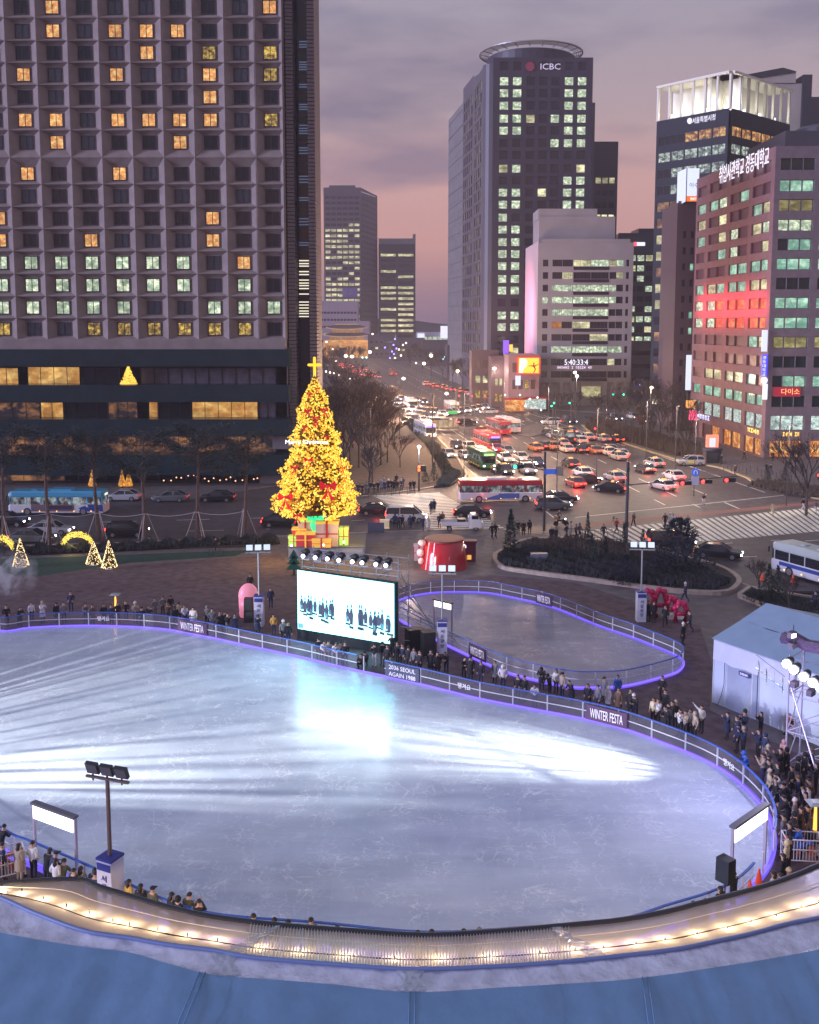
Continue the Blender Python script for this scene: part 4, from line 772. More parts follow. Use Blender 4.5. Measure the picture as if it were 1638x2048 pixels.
# opening in the rail beside the screen
def idx_at(at, T, a, b): return (find_s(at, T, a), find_s(at, T, b))
_probe = Vector((0, 0, 0))
def measure(line):
    n = len(line); L = [0]
    for i in range(n): L.append(L[-1]+(line[(i+1) % n]-line[i]).length)
    T = L[-1]
    def at(s):
        s = s % T
        for i in range(n):
            if s <= L[i+1]: return line[i].lerp(line[(i+1) % n], (s-L[i])/max(1e-6, L[i+1]-L[i]))
        return line[0]
    return at, T
at, T = measure(loop); s0, s1 = find_s(at, T, (712, 1342)), find_s(at, T, (772, 1354)); s2, s3 = find_s(at, T, (1480, 1780)), find_s(at, T, (1548, 1690))
ft, at, T = fence('rink_fence', 'clear-panel fence with blue top rail and violet light strip round the large rink', loop, True, 2.25, skip=[(min(s0, s1), max(s0, s1)), (min(s2, s3)+.5, max(s2, s3))], out=-1)
M_ban = mat('plum_banner', (.08, .03, .09), .6); M_ink = mat('banner_ink', (.78, .76, .82), .6, emit=(.7, .65, .8), es=.25, sample=False); M_navyb = mat('navy_banner', (.05, .06, .13), .6)
def banner(at, T, a, b, m, lines, inset=.12, name='banner', h=(.12, 1.05), parent=None, flip=False, bg=True):
    s0, s1 = find_s(at, T, a), find_s(at, T, b); p, q = at(s0), at(s1)
    if flip: p, q = q, p
    d = (q-p); L = d.length; d.normalize(); n = Vector((d.y, -d.x, 0)); an = math.atan2(d.y, d.x)
    if n.y > 0 and not flip: n = -n
    o = (p+q)/2+n*inset; ob = None
    if bg: g = MB(); g.box(o+Vector((0, 0, (h[0]+h[1])/2)), (L, .03, h[1]-h[0]), an); ob = g.build(name, m, parent)
    k = len(lines); H = (h[1]-h[0])/k
    for i, s in enumerate(lines):
        w = L*(.8 if bg else 1); ht = H*.62; w = min(w, ht*len(s)*.85); st = p+n*(inset+.03)+d*((L-w)/2)+Vector((0, 0, h[1]-(i+1)*H+H*.19)); text('banner_letters', s, M_ink, st, d, w, ht, ob or parent, ext=.01)
    return ob
banner(at, T, (772, 1354), (838, 1368), M_navyb, ['2036 SEOUL', 'AGAIN 1988'], parent=ft)
banner(at, T, (1176, 1441), (1255, 1462), M_ban, ['WINTER FESTA'], parent=ft); banner(at, T, (360, 1263), (415, 1274), M_ban, ['WINTER FESTA'], parent=ft)
for a, b in [((905, 1385), (952, 1397)), ((190, 1253), (228, 1253)), ((1445, 1540), (1478, 1563))]: banner(at, T, a, b, M_ban, ['땡겨요'], parent=ft, bg=False, h=(.35, .95))
sf, at2, T2 = fence('small_rink_fence', 'clear-panel fence with bright violet light strip round the small rink', sm, True, 2.1, skip=[])
banner(at2, T2, (1074, 1206), (1106, 1216), M_ban, ['WINTER FESTA'], parent=sf); banner(at2, T2, (940, 1312), (975, 1328), M_ban, ['WINTER FESTA'], parent=sf)
# ---------------------------------------------------------------- big screen and its scaffold
SL, SR = W(596, 1257, .95), W(788, 1289, .95); zSL, zSR = D(596, 1140, SL.y).z, D(788, 1168, SR.y).z; SL.z = SR.z = 0; d = (SR-SL); SLn = d.length; d.normalize(); n = Vector((d.y, -d.x, 0)); an = math.atan2(d.y, d.x)
t = thing('led_screen', 'huge bright white LED screen showing skaters in a row beside the rink', 'screen'); SCR = t
q = lambda u, z, o=0: SL+d*(u*SLn)+n*o+Vector((0, 0, z))
g = MB(); g.face([q(0, .95), q(1, .95), q(1, zSR), q(0, zSL)]); g.build('display', emi('screen_white', (.24, .86, 1.0), 5.0, True), t)
g = MB(); g.box((SL+SR)/2-n*.25+Vector((0, 0, (zSL+.95)/2)), (SLn+.16, .4, zSL-.95), an); g.box((SL+SR)/2-n*.3+Vector((0, 0, .5)), (SLn+.3, .5, 1.0), an); g.build('frame', mat('black_cloth', (.012, .02, .022), .8), t)
g = MB(); r = random.Random(3)
groups = [(.06, 3), (.17, 3), (.29, 3), (.38, 2), (.57, 2), (.70, 3), (.80, 2), (.87, 3), (.96, 2)]
for u0, k in groups:
    for i in range(k):
        u = u0+(i-k/2)*.033+r.uniform(-.008, .008); z = .95+(zSL-.95)*.5+r.uniform(-.15, .2)-u*.45; hh = r.uniform(.75, 1.15)
        if u < .01 or u > .985: continue
        w = .021; P = lambda a, b: q(u+a*w, z+b*hh, .02)
        g.face([P(-.8, -1), P(.8, -1), P(1, -.3), P(.5, .1), P(-.5, .1), P(-1, -.3)], 0); g.face([P(.42*math.cos(a_*.785), .27+.17*math.sin(a_*.785)) for a_ in range(8)], 0)
        g.face([P(-1.2, -1.25), P(1.1, -1.3), P(1.1, -1.1), P(-1.2, -1.05)], 1)
        if r.random() < .6: g.face([P(-.6, -.9), P(.5, -.95), P(.4, -.6), P(-.5, -.5)], 2)
g.face([q(.005, 1.02, .02), q(.06, 1.02, .02), q(.06, 1.4, .02), q(.005, 1.4, .02)], 2)
g.build('picture_figures', [emi('pic_navy', (.03, .05, .13), .8), emi('pic_black', (.01, .02, .05), 1), emi('pic_cyan', (.15, .55, .7), 1)], t)
t = thing('lighting_scaffold', 'steel scaffold standing behind the LED screen', 'scaffold'); M_steel = mat('scaffold_steel', (.42, .45, .47), .4, .5)
for u in (0, .26, .52, .78, 1.0):
    for o in (-.7, -2.3): g = MB(); a = q(u, 0, o); g.tube(a, a+Vector((0, 0, 6.9+.2*u)), .045); g.build('upright', M_steel, t)
g = MB()
for z in (5.6, 6.6):
    for o in (-.7, -2.3): g.tube(q(0, z, o), q(1, z+.2, o), .04)
for u in (0, .26, .52, .78, 1.0):
    for z in (2.5, 5.6, 6.6): g.tube(q(u, z, -.7), q(u, z, -2.3), .035)
for k in range(4):
    u0, u1 = (0, .26, .52, .78, 1)[k], (0, .26, .52, .78, 1)[k+1]; g.tube(q(u0+.02, 5.6, -.7), q(u1, 4.2, -2.3), .035); g.tube(q(u0+.1, 5.6, -.7), q(u1, 4.4, -.9), .03); g.tube(q(u0, 5.6, -2.3), q(u1, 6.6, -2.3), .03)
for k in range(5): g.tube(q(1.0, 6-k*1.0, -1), q(1.22+k*.05, .2, -4-k*.5), .035)
for k in range(3): g.tube(q(1.02, 1+k*1.2, -1), q(1.25, .4+k*.9, -3.5), .03)
g.build('cross_braces', M_steel, t)
M_lb = mat('lamp_black', (.015, .02, .025), .5)
for k, u in enumerate([.04, .17, .30, .42, .56, .66, .80, .90]):
    p = q(u, 6.55+.1*u, -.55); t = thing('stage_spotlight', 'black stage spotlight with white lens on the scaffold above the LED screen', 'spotlight', p, an, 'spotlights above the LED screen')
    g = MB(); g.tube((0, .35, .25), (0, -.2, 0), .26, .22, 10); g.box((0, .05, .32), (.5, .5, .12)); g.build('housing', M_lb, t)
    g = MB(); g.ball((0, -.24, -.03), .15, n=10, k=6); g.build('lens', emi('lens_white', (1, .95, 1), 6), t)
    g = MB(); g.box((-.3, .1, -.1), (.04, .1, .5)); g.box((.3, .1, -.1), (.04, .1, .5)); g.box((0, .1, -.36), (.64, .1, .04)); g.build('yoke', M_steel, t)
for u in (.04, .17, .30, .42, .56, .66, .80, .90): spot('stage_beam', q(u, 6.5, .1), q(u, 0, 14), (.7, .9, 1), 420, 85, 1, .1)
# speaker stacks
def speaker(loc, rz, label, w=.65, h=1.25, z=0, stand=True):
    t = thing('loudspeaker', label, 'loudspeaker', loc, rz)
    g = MB(); g.box((0, 0, z+h/2), (w, w*.8, h), taper=.97); g.build('cabinet', M_lb, t)
    g = MB(); g.box((0, -w*.41, z+h/2), (w*.86, .03, h*.9)); g.tube((0, -w*.42, z+h*.32), (0, -w*.46, z+h*.32), w*.32, n=12); g.tube((0, -w*.42, z+h*.75), (0, -w*.46, z+h*.75), w*.18, n=12); g.build('grille', mat('grille', (.03, .03, .035), .6), t)
    if stand and z > .3:
        g = MB(); g.tube((0, 0, .3), (0, 0, z), .03)
        for k in range(3): g.tube((0, 0, .6), (.5*math.cos(k*2.1), .5*math.sin(k*2.1), 0), .02)
        g.build('stand', M_lb, t)
    return t
speaker(W(498, 1243, .12), 0, 'black loudspeaker cabinet on top of another beside the far rink fence', .7, 1.0, .95, False); speaker(W(498, 1243, .12), 0, 'lower black loudspeaker cabinet of the stack beside the far rink fence', .75, .92, 0, False)
speaker(W(856, 1308, .12), .3, 'black line of loudspeakers beside the striped sign box by the LED screen', .95, 1.7, 0, False); speaker(W(830, 1296, .12), .3, 'black equipment case behind the crew right of the LED screen', 1.3, 1.5, 0, False)
_p = W(1452, 1722, 2.5); speaker(Vector((_p.x, _p.y, .1)), 2.2, 'black loudspeaker on a stand at the lower right rink gate', .62, .98, 1.55)
# ---------------------------------------------------------------- lamp posts with sign boxes, lit gate signs
M_box = mat('sign_box_white', (.55, .55, .68), .5); M_blue = mat('sign_navy', (.03, .04, .25), .5)
def lamp_post(loc, label, ztop, tilt, pale_=True, rz=0, box=.72, pole=.07, wood=False):
    t = thing('lamp_post', label, 'lamp post', loc, rz); M_p = mat('brown_pole', (.12, .08, .08), .5) if wood else M_steel
    g = MB(); g.tube((0, 0, 2.3), (0, 0, ztop), pole, n=8); g.build('pole', M_p, t)
    g = MB(); g.box((0, 0, 1.25), (box, box, 2.4)); o = g.build('sign_box', M_box, t)
    g = MB(); g.box((0, 0, 2.49), (box+.04, box+.04, .1)); g.box((0, -box/2-.012, 2.2), (box*.92, .02, .3)); g.build('navy_cap', M_blue, o)
    for i, ch in enumerate('서울광장'): text('letters', ch, M_blue, (-.14, -box/2-.02, 1.6-i*.36), (1, 0, 0), .27, .27, None, ext=.01).parent = o
    g = MB(); g.box((0, 0, ztop), (2.0, .12, .09), tilt); g.build('crossbar', M_p, t)
    for k in (-1, 0, 1):
        M = Matrix.Rotation(tilt, 4, 'Z') @ Matrix.Translation((k*.68, 0, ztop+.38)) @ Matrix.Rotation(R(-25 if pale_ else 20), 4, 'X')
        g = MB(); g.box((0, 0, 0), (.56, .16, .5), M=M); g.box((0, 0, 0), (.05, .05, .5), M=Matrix.Translation((k*.68*math.cos(tilt), k*.68*math.sin(tilt), ztop+.1))); o = g.build('lamp_head', M_lb, t)
        g = MB(); g.box((0, 0, 0), (.5, .02, .44), M=M @ Matrix.Translation((0, -.09, 0))); g.build('lens', mat('lamp_glass', (.75, .85, .9), .3, emit=(.75, .9, 1), es=.4, sample=False) if pale_ else mat('lamp_off', (.1, .1, .12), .1), o)  # pale lenses are unlit; their glow stands in for reflected screen light
    return t
lamp_post(W(519, 1252, .12), 'slim grey lamp post with three pale floodlights beside the far loudspeaker stack', 5.95, .12)
lamp_post(W(884, 1306, .12), 'slim grey lamp post with three pale floodlights in front of the small rink', 5.9, -.05)
lamp_post(W(1281, 1243, .12), 'slim grey lamp post with two-sided sign box beyond the small rink', 5.9, -.12)
p = W(220, 1712, 2.6); lamp_post((p.x, p.y, .1), 'brown lamp post with three black floodlights at the lower left canopy edge', 5.75, .12, False, -.45, .75, .085, True)
def lit_gate(a, b, zt, label, panel=.62):
    a, b = Vector(a), Vector(b); t = thing('lit_gate_sign', label, 'gate sign'); d = b-a; L = d.length; an = math.atan2(d.y, d.x); c = (a+b)/2
    for p in (a, b): g = MB(); g.box((p.x, p.y, zt/2), (.09, .12, zt), an); g.build('post', mat('mauve_post', (.4, .34, .42), .5), t)
    g = MB(); g.box((c.x, c.y, zt-panel/2), (L-.1, .2, panel), an); g.build('light_panel', emi('panel_white', (.97, .97, 1), 2.2, True), t)
    g = MB(); g.box((c.x, c.y, zt+.06), (L+.1, .3, .1), an); g.build('top_frame', mat('slate_frame', (.12, .12, .15), .5), t)
lit_gate(W(67, 1607, 3.0).xy.to_3d(), W(150, 1637, 3.0).xy.to_3d(), 3.0, 'white glowing gate sign over the lower left rink entrance')
lit_gate(W(1466, 1657, 3.05).xy.to_3d(), W(1533, 1610, 3.05).xy.to_3d(), 3.05, 'white glowing gate sign over the lower right rink entrance')
lit_gate(W(869, 1200, 2.75).xy.to_3d(), W(904, 1208, 2.75).xy.to_3d(), 2.75, 'small white glowing gate sign at the small rink entrance', .45)
# ---------------------------------------------------------------- canopy ring in the foreground
Epx = [(-160, 1775), (0, 1768), (150, 1760), (200, 1776), (280, 1800), (345, 1818), (430, 1836), (560, 1852), (700, 1863), (850, 1872), (1000, 1864), (1150, 1851), (1240, 1842), (1330, 1826), (1400, 1808), (1470, 1790), (1540, 1770), (1600, 1748), (1638, 1732), (1760, 1690)]
Rpx = [(-160, 1760), (-20, 1790), (70, 1828), (170, 1864), (260, 1878), (340, 1892), (430, 1903), (500, 1916), (660, 1930), (830, 1940), (1000, 1934), (1120, 1926), (1240, 1914), (1350, 1901), (1420, 1887), (1500, 1870), (1574, 1850), (1638, 1837), (1700, 1822), (1800, 1790)]
Spx = [(-160, 1826), (-20, 1860), (70, 1878), (170, 1894), (260, 1905), (340, 1928), (430, 1950), (520, 1957), (660, 1968), (825, 1984), (1000, 1975), (1120, 1968), (1240, 1960), (1350, 1947), (1420, 1936), (1500, 1924), (1574, 1911), (1638, 1899), (1700, 1885), (1800, 1850)]
def sm_line(px, z, k=5): return catmull([W(x, y, z) for x, y in px], k, False)
E, Rr, S = sm_line(Epx, 2.75), sm_line(Rpx, 3.45), sm_line(Spx, 3.3); NN = len(E); Bk = [Vector((p.x*1.0, p.y-16, 2.2)) for p in S]
M_silver = None
t = thing('canopy_tent', 'long curved canopy with clear plastic roof, silver flap and blue tarpaulin', 'canopy tent')
def sheet(A, B, name, m, rows=4, sag=0, wr=0, i0=0, i1=None, seed=1, th=.02):
    g = MB(); r = random.Random(seed); i1 = i1 or NN-1; G = []
    for i in range(i0, i1+1):
        G.append([A[i].lerp(B[i], k/rows)+Vector((0, 0, -sag*math.sin(math.pi*k/rows)+(r.uniform(-wr, wr) if 0 < k < rows else 0))) for k in range(rows+1)])
    vs = [p for row in G for p in row]; W_ = rows+1
    g.add(vs, [(a*W_+k, (a+1)*W_+k, (a+1)*W_+k+1, a*W_+k+1) for a in range(i1-i0) for k in range(rows)])
    o = g.build(name, m, t, smooth=True); return o
M_poly = mat('clear_roof_sheet', (.55, .50, .52), .3, bump=.15, scale=2, noise=.06); nt_ = M_poly.node_tree; pb = nt_.nodes['Principled BSDF']
tr = nt_.nodes.new('ShaderNodeBsdfTranslucent'); tr.inputs[0].default_value = (.75, .70, .68, 1); tp = nt_.nodes.new('ShaderNodeBsdfTransparent'); m1 = nt_.nodes.new('ShaderNodeMixShader'); m2 = nt_.nodes.new('ShaderNodeMixShader'); m1.inputs[0].default_value = .45; m2.inputs[0].default_value = .22
out = nt_.nodes['Material Output']; nt_.links.new(pb.outputs[0], m1.inputs[1]); nt_.links.new(tr.outputs[0], m1.inputs[2]); nt_.links.new(m1.outputs[0], m2.inputs[1]); nt_.links.new(tp.outputs[0], m2.inputs[2]); nt_.links.new(m2.outputs[0], out.inputs[0])
M_silver = mat('silver_flap', (.58, .60, .74), .22, .45, bump=1.0, scale=1.6, noise=.2); M_tarp = mat('blue_tarpaulin', (.135, .26, .44), .5, noise=.08, scale=.8, bump=.5)
sheet(Rr, E, 'clear_roof', M_poly, 5, .04, .015, seed=2); sheet(S, Rr, 'silver_flap', M_silver, 4, .05, .035, seed=5)
sheet(Bk, S, 'blue_tarpaulin', M_tarp, 14, .25, .05, seed=8)
g = MB(); g.path(E, .13, 8); g.build('front_gutter', mat('gutter_dark', (.02, .022, .035), .5), t, True)
g = MB(); g.path([p+Vector((0, 0, .04)) for p in Rr], .07, 6); g.build('ridge_tape', mat('ridge_blue', (.14, .20, .42), .45), t, True)
L3 = [a.lerp(b, .3)+Vector((0, 0, -.02)) for a, b in zip(Rr, E)]; g = MB(); g.path(L3, .022, 5); g.build('under_purlin', mat('purlin', (.12, .1, .1), .6), t)
L6 = [a.lerp(b, .66)+Vector((0, 0, .035)) for a, b in zip(Rr, E)]; g = MB(); g.path(L6, .018, 4); g.build('seam_tape', mat('seam_cream', (.8, .7, .6), .5), t)
ip = lambda x: min(range(NN), key=lambda i: abs(proj(Rr[i])[0]-x))
g = MB(); cr_ = MB()   # corrugated middle section
xs = [490+k*6.2 for k in range(106)]
def lerp_line(Lx, x):
    for a, b in zip(Lx, Lx[1:]):
        xa, xb = proj(a)[0], proj(b)[0]
        if xa <= x <= xb: return a.lerp(b, (x-xa)/max(1e-6, xb-xa))
    return Lx[-1]
for x in xs:
    a, b = lerp_line(Rr, x), lerp_line(E, 850+(x-850)*.985+ (8 if x < 600 else 0)); g.tube(a+Vector((0, 0, .02)), b+Vector((0, 0, .03)), .022, n=5)
g.build('corrugated_ribs', mat('rib_clear', (.60, .62, .66), .25), t, True)
for x0, sd in ((520, 1), (1150, 2)):   # crumpled clear tape at the joints
    g = MB(); r = random.Random(sd); a = lerp_line(Rr, x0-60 if sd == 1 else x0+50); b = lerp_line(E, x0+40 if sd == 1 else x0-45); n_ = 16; dd = (b-a); sd_ = Vector((1, .1, 0))
    G = [[a.lerp(b, i/n_)+sd_*((j-2)*.2*(1-.6*i/n_)*r.uniform(.6, 1.3))+Vector((0, 0, .035+r.uniform(0, .05))) for j in range(5)] for i in range(n_+1)]
    g.add([p for row in G for p in row], [(i*5+j, i*5+j+1, (i+1)*5+j+1, (i+1)*5+j) for i in range(n_) for j in range(4)]); g.build('crumpled_film', mat('crumpled_film', (.5, .55, .62), .2, .3, alpha=.6), t)
for x in (455, 825): # folded patches of film where the flap sections meet
    g = MB(); r = random.Random(x); a, b = lerp_line(S, x), lerp_line(Rr, x-5); G = [[a.lerp(b, i/8)+Vector(((j-3)*.12*(1+.3*math.sin(i)), 0, .02+r.uniform(0, .05))) for j in range(7)] for i in range(9)]
    g.add([p for row in G for p in row], [(i*7+j, i*7+j+1, (i+1)*7+j+1, (i+1)*7+j) for i in range(8) for j in range(6)]); g.build('folded_film', MATS['crumpled_film'], t)
for x, x2 in ((405, 340), (825, 822), (1290, 1310)):   # welded seams and creases of the tarpaulin
    a = lerp_line(S, x); b = lerp_line(Bk, x2) if False else W(x2, 2120, 2.75); g = MB()
    for o in (-.09, .09): g.tube(a+Vector((o, 0, .015)), b+Vector((o, 0, .33)), .02, n=5)
    g.build('tarpaulin_seam', M_tarp, t, True)
for a in (ip(60), ip(300), ip(560), ip(830), ip(1100), ip(1380), ip(1600)):
    g = MB(); p = S[a]+Vector((0, -1.0, 0)); g.tube((p.x, p.y, 0), (p.x, p.y, 3.1), .06); p = E[a]; g.tube((p.x, p.y-.05, 0), (p.x, p.y-.05, 2.7), .05); g.build('support_pole', M_steel, t)
# warm bulbs strung under the clear roof
M_bulb = emi('warm_bulb', (1, .72, .3), 5); k = 0
for x, y in [(4, 1775), (44, 1785), (87, 1801), (133, 1816), (179, 1831), (226, 1846), (259, 1853), (316, 1864), (375, 1875), (435, 1885), (520, 1900), (600, 1908), (690, 1916), (790, 1922), (880, 1922), (980, 1918), (1080, 1910), (1150, 1905), (1207, 1900), (1272, 1892), (1330, 1884), (1394, 1873), (1455, 1862), (1502, 1849), (1553, 1837), (1602, 1818), (1636, 1808)]:
    p = W(x, y, 3.12); g = MB(); g.ball((0, 0, 0), .05); g.tube((0, 0, .04), (0, 0, .16), .025, m=1); o = g.build('string_bulb', [M_bulb, M_lb]); o.location = p; tag(o, 'warm bulb hanging under the clear canopy roof', 'light bulb', 'warm bulbs under the canopy')
    point('bulb_light', p+Vector((0, 0, -.12)), (1, .70, .36), 60, .2)
# ---------------------------------------------------------------- marquee tent, light tower, right-hand side
t = thing('marquee_tent', 'pale blue-white marquee tent at the right of the plaza', 'tent'); M_tent = mat('tent_canvas', (.50, .56, .74), .55, noise=.05, scale=1, bump=.2); M_troof = mat('tent_roof', (.26, .37, .52), .5, noise=.06, scale=1, bump=.2)
o_ = W(1425, 1408, 0); e1 = (W(1556, 1462, 0)-o_).normalized(); e2 = Vector((-e1.y, e1.x, 0)); print('tent', o_, e1); q = lambda a, b, z: o_+e1*a+e2*b+Vector((0, 0, z)); TL = 12
g = MB(); g.face([q(0, 0, .1), q(TL, 0, .1), q(TL, 0, 4.25), q(0, 0, 4.25)]); g.face([q(0, 10, .1), q(0, 0, .1), q(0, 0, 4.25), q(0, 5, 5.7), q(0, 10, 4.25)]); g.face([q(TL, 0, .1), q(TL, 10, .1), q(TL, 10, 4.25), q(TL, 5, 5.7), q(TL, 0, 4.25)]); g.face([q(TL, 10, .1), q(0, 10, .1), q(0, 10, 4.25), q(TL, 10, 4.25)]); g.build('canvas_walls', M_tent, t)
g = MB(); n_ = 18; zr = lambda a: .05*math.sin(a*2.1)
for i in range(n_):
    a0, a1 = -.15+(TL+.3)*i/n_, -.15+(TL+.3)*(i+1)/n_
    for b0, b1, z0, z1 in ((-.12, 2.5, 4.27, 5.02), (2.5, 5, 5.02, 5.78), (5, 7.5, 5.78, 5.02), (7.5, 10.12, 5.02, 4.27)): g.face([q(a0, b0, z0), q(a1, b0, z0), q(a1, b1, z1+(zr(a1) if b1 == 2.5 else 0)), q(a0, b1, z1+(zr(a0) if b1 == 2.5 else 0))])
g.build('roof', M_troof, t, False)
g = MB(); 
for i in range(24):
    a0, a1 = TL*i/24, TL*(i+1)/24; w = lambda a: -.1-.05*math.sin(a*5); g.face([q(a0, w(a0), 2.95+.05*math.sin(a0*3)), q(a1, w(a1), 2.95+.05*math.sin(a1*3)), q(a1, -.06, 4.2), q(a0, -.06, 4.2)])
g.build('valance', mat('valance_plastic', (.58, .60, .74), .35, bump=.3, scale=2), t)
g = MB(); g.path([q(.95, -.12, 3), q(.95, -.12, 1.6), q(.75, -.12, .8), q(.5, -.12, .12)], .02); g.path([q(3.45, -.12, 3), q(3.5, -.12, .12)], .02); g.build('wall_cords', M_lb, t)
g = MB(); 
for k in range(34): g.tube(q(1.1+k*.07, -.03, .2), q(1.1+k*.07, -.03, 2.95), .012, n=4)
g.build('wall_pleats', M_tent, t)
c = q(2.5, -.16, 2.72); g = MB(); g.box(c, (.8, .03, .26), math.atan2(e1.y, e1.x)); o = g.build('name_plate', M_blue, t); glyphs('plate_letters', 5, M_ink, q(2.2, -.19, 2.66), e1, .6, .14, o)
for k in range(5):
    g = MB(); a = q(TL*k/4, 0, 0); g.tube(a+Vector((0, 0, .1)), a+Vector((0, 0, 4.25)), .05); g.build('frame_pole', M_post, t)
t = thing('light_tower', 'steel scaffold light tower at the right edge of the rink', 'scaffold')
p = lambda x, y, z: Vector((x, y, z)); M_pole2 = mat('pole_lilac', (.5, .46, .6), .4, .3)
T0 = W(1570, 1548, 0); tw = [(T0.x+a, T0.y+b_) for a, b_ in ((0, 0), (2.2, -2.2), (1.3, 1.4), (3.5, -.8))]
for x, y in tw: g = MB(); g.tube((x, y, .1), (x, y, 6.6), .05); g.build('upright', M_pole2, t)
g = MB()
for z in (.5, 2.4, 4.4, 6.4):
    for a, b in ((0, 1), (2, 3), (0, 2), (1, 3)): g.tube((*tw[a], z), (*tw[b], z), .035)
for a, b in ((0, 1), (2, 3), (0, 2), (1, 3)):
    for z in (.5, 2.4, 4.4): g.tube((*tw[a], z), (*tw[b], z+1.9), .03)
g.tube((T0.x, T0.y, 5.2), (T0.x+.8, T0.y-3.2, .1), .045); g.tube((T0.x+2.2, T0.y-2.2, 5.2), (T0.x+2.0, T0.y-4.4, .1), .045); g.tube((T0.x+1.1, T0.y-1.1, 4.6), (T0.x+1.2, T0.y-4, .1), .045)
g.build('braces', M_pole2, t)
g = MB(); vs = []
a0, a1 = D(1566, 1275, T0.y), D(1566, 1275, T0.y)+Vector((3.6, -3.9, -.1))
for i in range(9):
    c = a0.lerp(a1, i/8)+Vector((.0, .0, .12*math.sin(i*2)))
    for k in range(6): an = k*math.pi/3; vs.append(c+Vector((.3*math.cos(an), .3*math.cos(an), .32*math.sin(an))))
g.add(vs, [(i*6+k, i*6+(k+1) % 6, (i+1)*6+(k+1) % 6, (i+1)*6+k) for i in range(8) for k in range(6)]); g.build('rolled_cover', mat('cover_purple', (.09, .06, .12), .6, bump=.6, scale=5), t)
lens_p = []
for k, (x, y) in enumerate([(1578, 1326), (1592, 1338), (1612, 1352), (1630, 1364), (1645, 1374)]):
    p0 = D(x, y, T0.y-1.2-k*.5); t = thing('flood_light', 'glaring white floodlight on the scaffold tower at the right edge', 'floodlight', p0, .6, 'glaring floodlights on the right scaffold tower')
    g = MB(); g.tube((.35, .1, .12), (-.1, 0, 0), .16, .3, 10); g.build('housing', M_lb, t); g = MB(); g.ball((-.2, 0, 0), .22, n=12, k=7); g.build('lens', emi('flood_lens', (.97, .93, 1), 9), t)
    lens_p.append(p0)
for k, tgt in enumerate([(6, 53.5), (9.5, 52.2), (2, 55.5), (-3, 56)]):
    spot('flood_beam', lens_p[k]+Vector((-.75, -.05, 0)), (*tgt, .2), (.96, .98, .92), (17000, 13000, 20000, 22000)[k], (36, 32, 27, 22)[k], 1, .012)
point('flood_glow', lens_p[2]+Vector((-.8, -.8, .3)), (.72, .6, 1), 260, .3); spot('flood_wide', lens_p[3]+Vector((-1.0, -.6, 0)), (2, 44, 0), (.66, .62, 1), 1700, 130, .8, .3)  # the wide spot is an added fill lamp brightening the near ice
for x, y, lb in [(1534, 1269, 'small lit projector lamp under the rolled cover'), (1589, 1368, 'unlit grey floodlight below the glaring floodlights'), (1622, 1385, 'unlit floodlight at the far right of the scaffold tower'), (1585, 1290, 'dark lamp hanging from the rolled cover')]:
    p0 = D(x if x > 1560 else 1584, y, T0.y-1); t = thing('spot_lamp', lb, 'spotlight', p0, .5); g = MB(); g.box((0, 0, 0), (.5, .3, .3), .3); g.tube((.1, 0, .1), (.1, 0, .5), .03); g.build('housing', mat('lamp_grey', (.1, .08, .12), .5), t)
    g = MB(); g.box((-.1, -.2, 0), (.3, .03, .2)); g.build('lens', MATS['lens_white'] if 'lit projector' in lb else MATS['lamp_off'], t)
g = MB(); rl = random.Random(8)
for k in range(4):
    tgt = Vector([(6, 53.5), (9.5, 52.2), (2, 55.5), (-3, 56)][k]+(.2,)); s_ = lens_p[k]+Vector((-.75, -.05, 0)); dv = (tgt-s_).normalized(); sd = Vector((dv.y, -dv.x, 0)).normalized(); u_ = -.34
    while u_ < .34: c = s_+dv*.85+sd*u_; w_ = rl.uniform(.006, .022); g.box(c, (w_, .01, .7), M=Matrix.Translation(c) @ Matrix.Rotation(math.atan2(sd.y, sd.x), 4, 'Z')); u_ += rl.uniform(.03, .10)
for z in (-.34, .34): g.tube(lens_p[0]+Vector((-1.6, .3, z)), lens_p[3]+Vector((-1.6, -.2, z)), .012)
g.build('louvre_bars', M_lb, [o for o in LAB if o.name == 'light_tower'][0])  # bars added to cut the floodlight beams into streaks on the ice
# off-picture floodlights at the left end of the rink throw their beam across the ice
for k, (tg, e, s) in enumerate([((-11, 52, 0), 17000, 17), ((-12, 50, 0), 12000, 12), ((-20, 69, 0), 7000, 24), ((-14, 60, 0), 7000, 22)]):
    spot('left_flood_beam', (-41, 50-k*1.2, 6.5), tg, (1, 1, .93), e*6, s*1.3, 1, .012)
lb_ = MB(); rl = random.Random(5)
for k, tg in enumerate([(-9, 52.5, 0), (-12, 50, 0), (-20, 69, 0), (-14, 60, 0)]):
    s_ = Vector((-41, 50-k*1.2, 6.5)); dv = (Vector(tg)-s_).normalized(); sd = Vector((dv.y, -dv.x, 0)).normalized(); u_ = -.28
    while u_ < .28: c = s_+dv*1.1+sd*u_; w_ = rl.uniform(.006, .03); lb_.box(c, (w_, .01, .8), M=Matrix.Translation(c) @ Matrix.Rotation(math.atan2(sd.y, sd.x), 4, 'Z')); u_ += rl.uniform(.03, .09)
spot('left_flood_wide', (-40, 47, 7), (-8, 50, 0), (.74, .80, 1), 6500, 100, .8, .2)  # added unseen fill lamp brightening the near ice from the left
t = thing('left_light_tower', 'steel light tower at the left end of the rink', 'scaffold', (-42, 49, 0));  # unseen uprights, added so that the left beams fall in streaks
for x, y in ((0, 0), (1.8, 0), (0, 2.5), (1.8, 1.5), (2.2, 3.0), (2.4, .8), (2.6, 2.2), (2.5, 3.8)): g = MB(); g.tube((x, y, 0), (x, y, 7.6), .05); g.build('upright', M_steel, t)
o = lb_.build('louvre_bars', M_lb, t); o.location = -t.location  # more added bars out of view, streaking the left beams
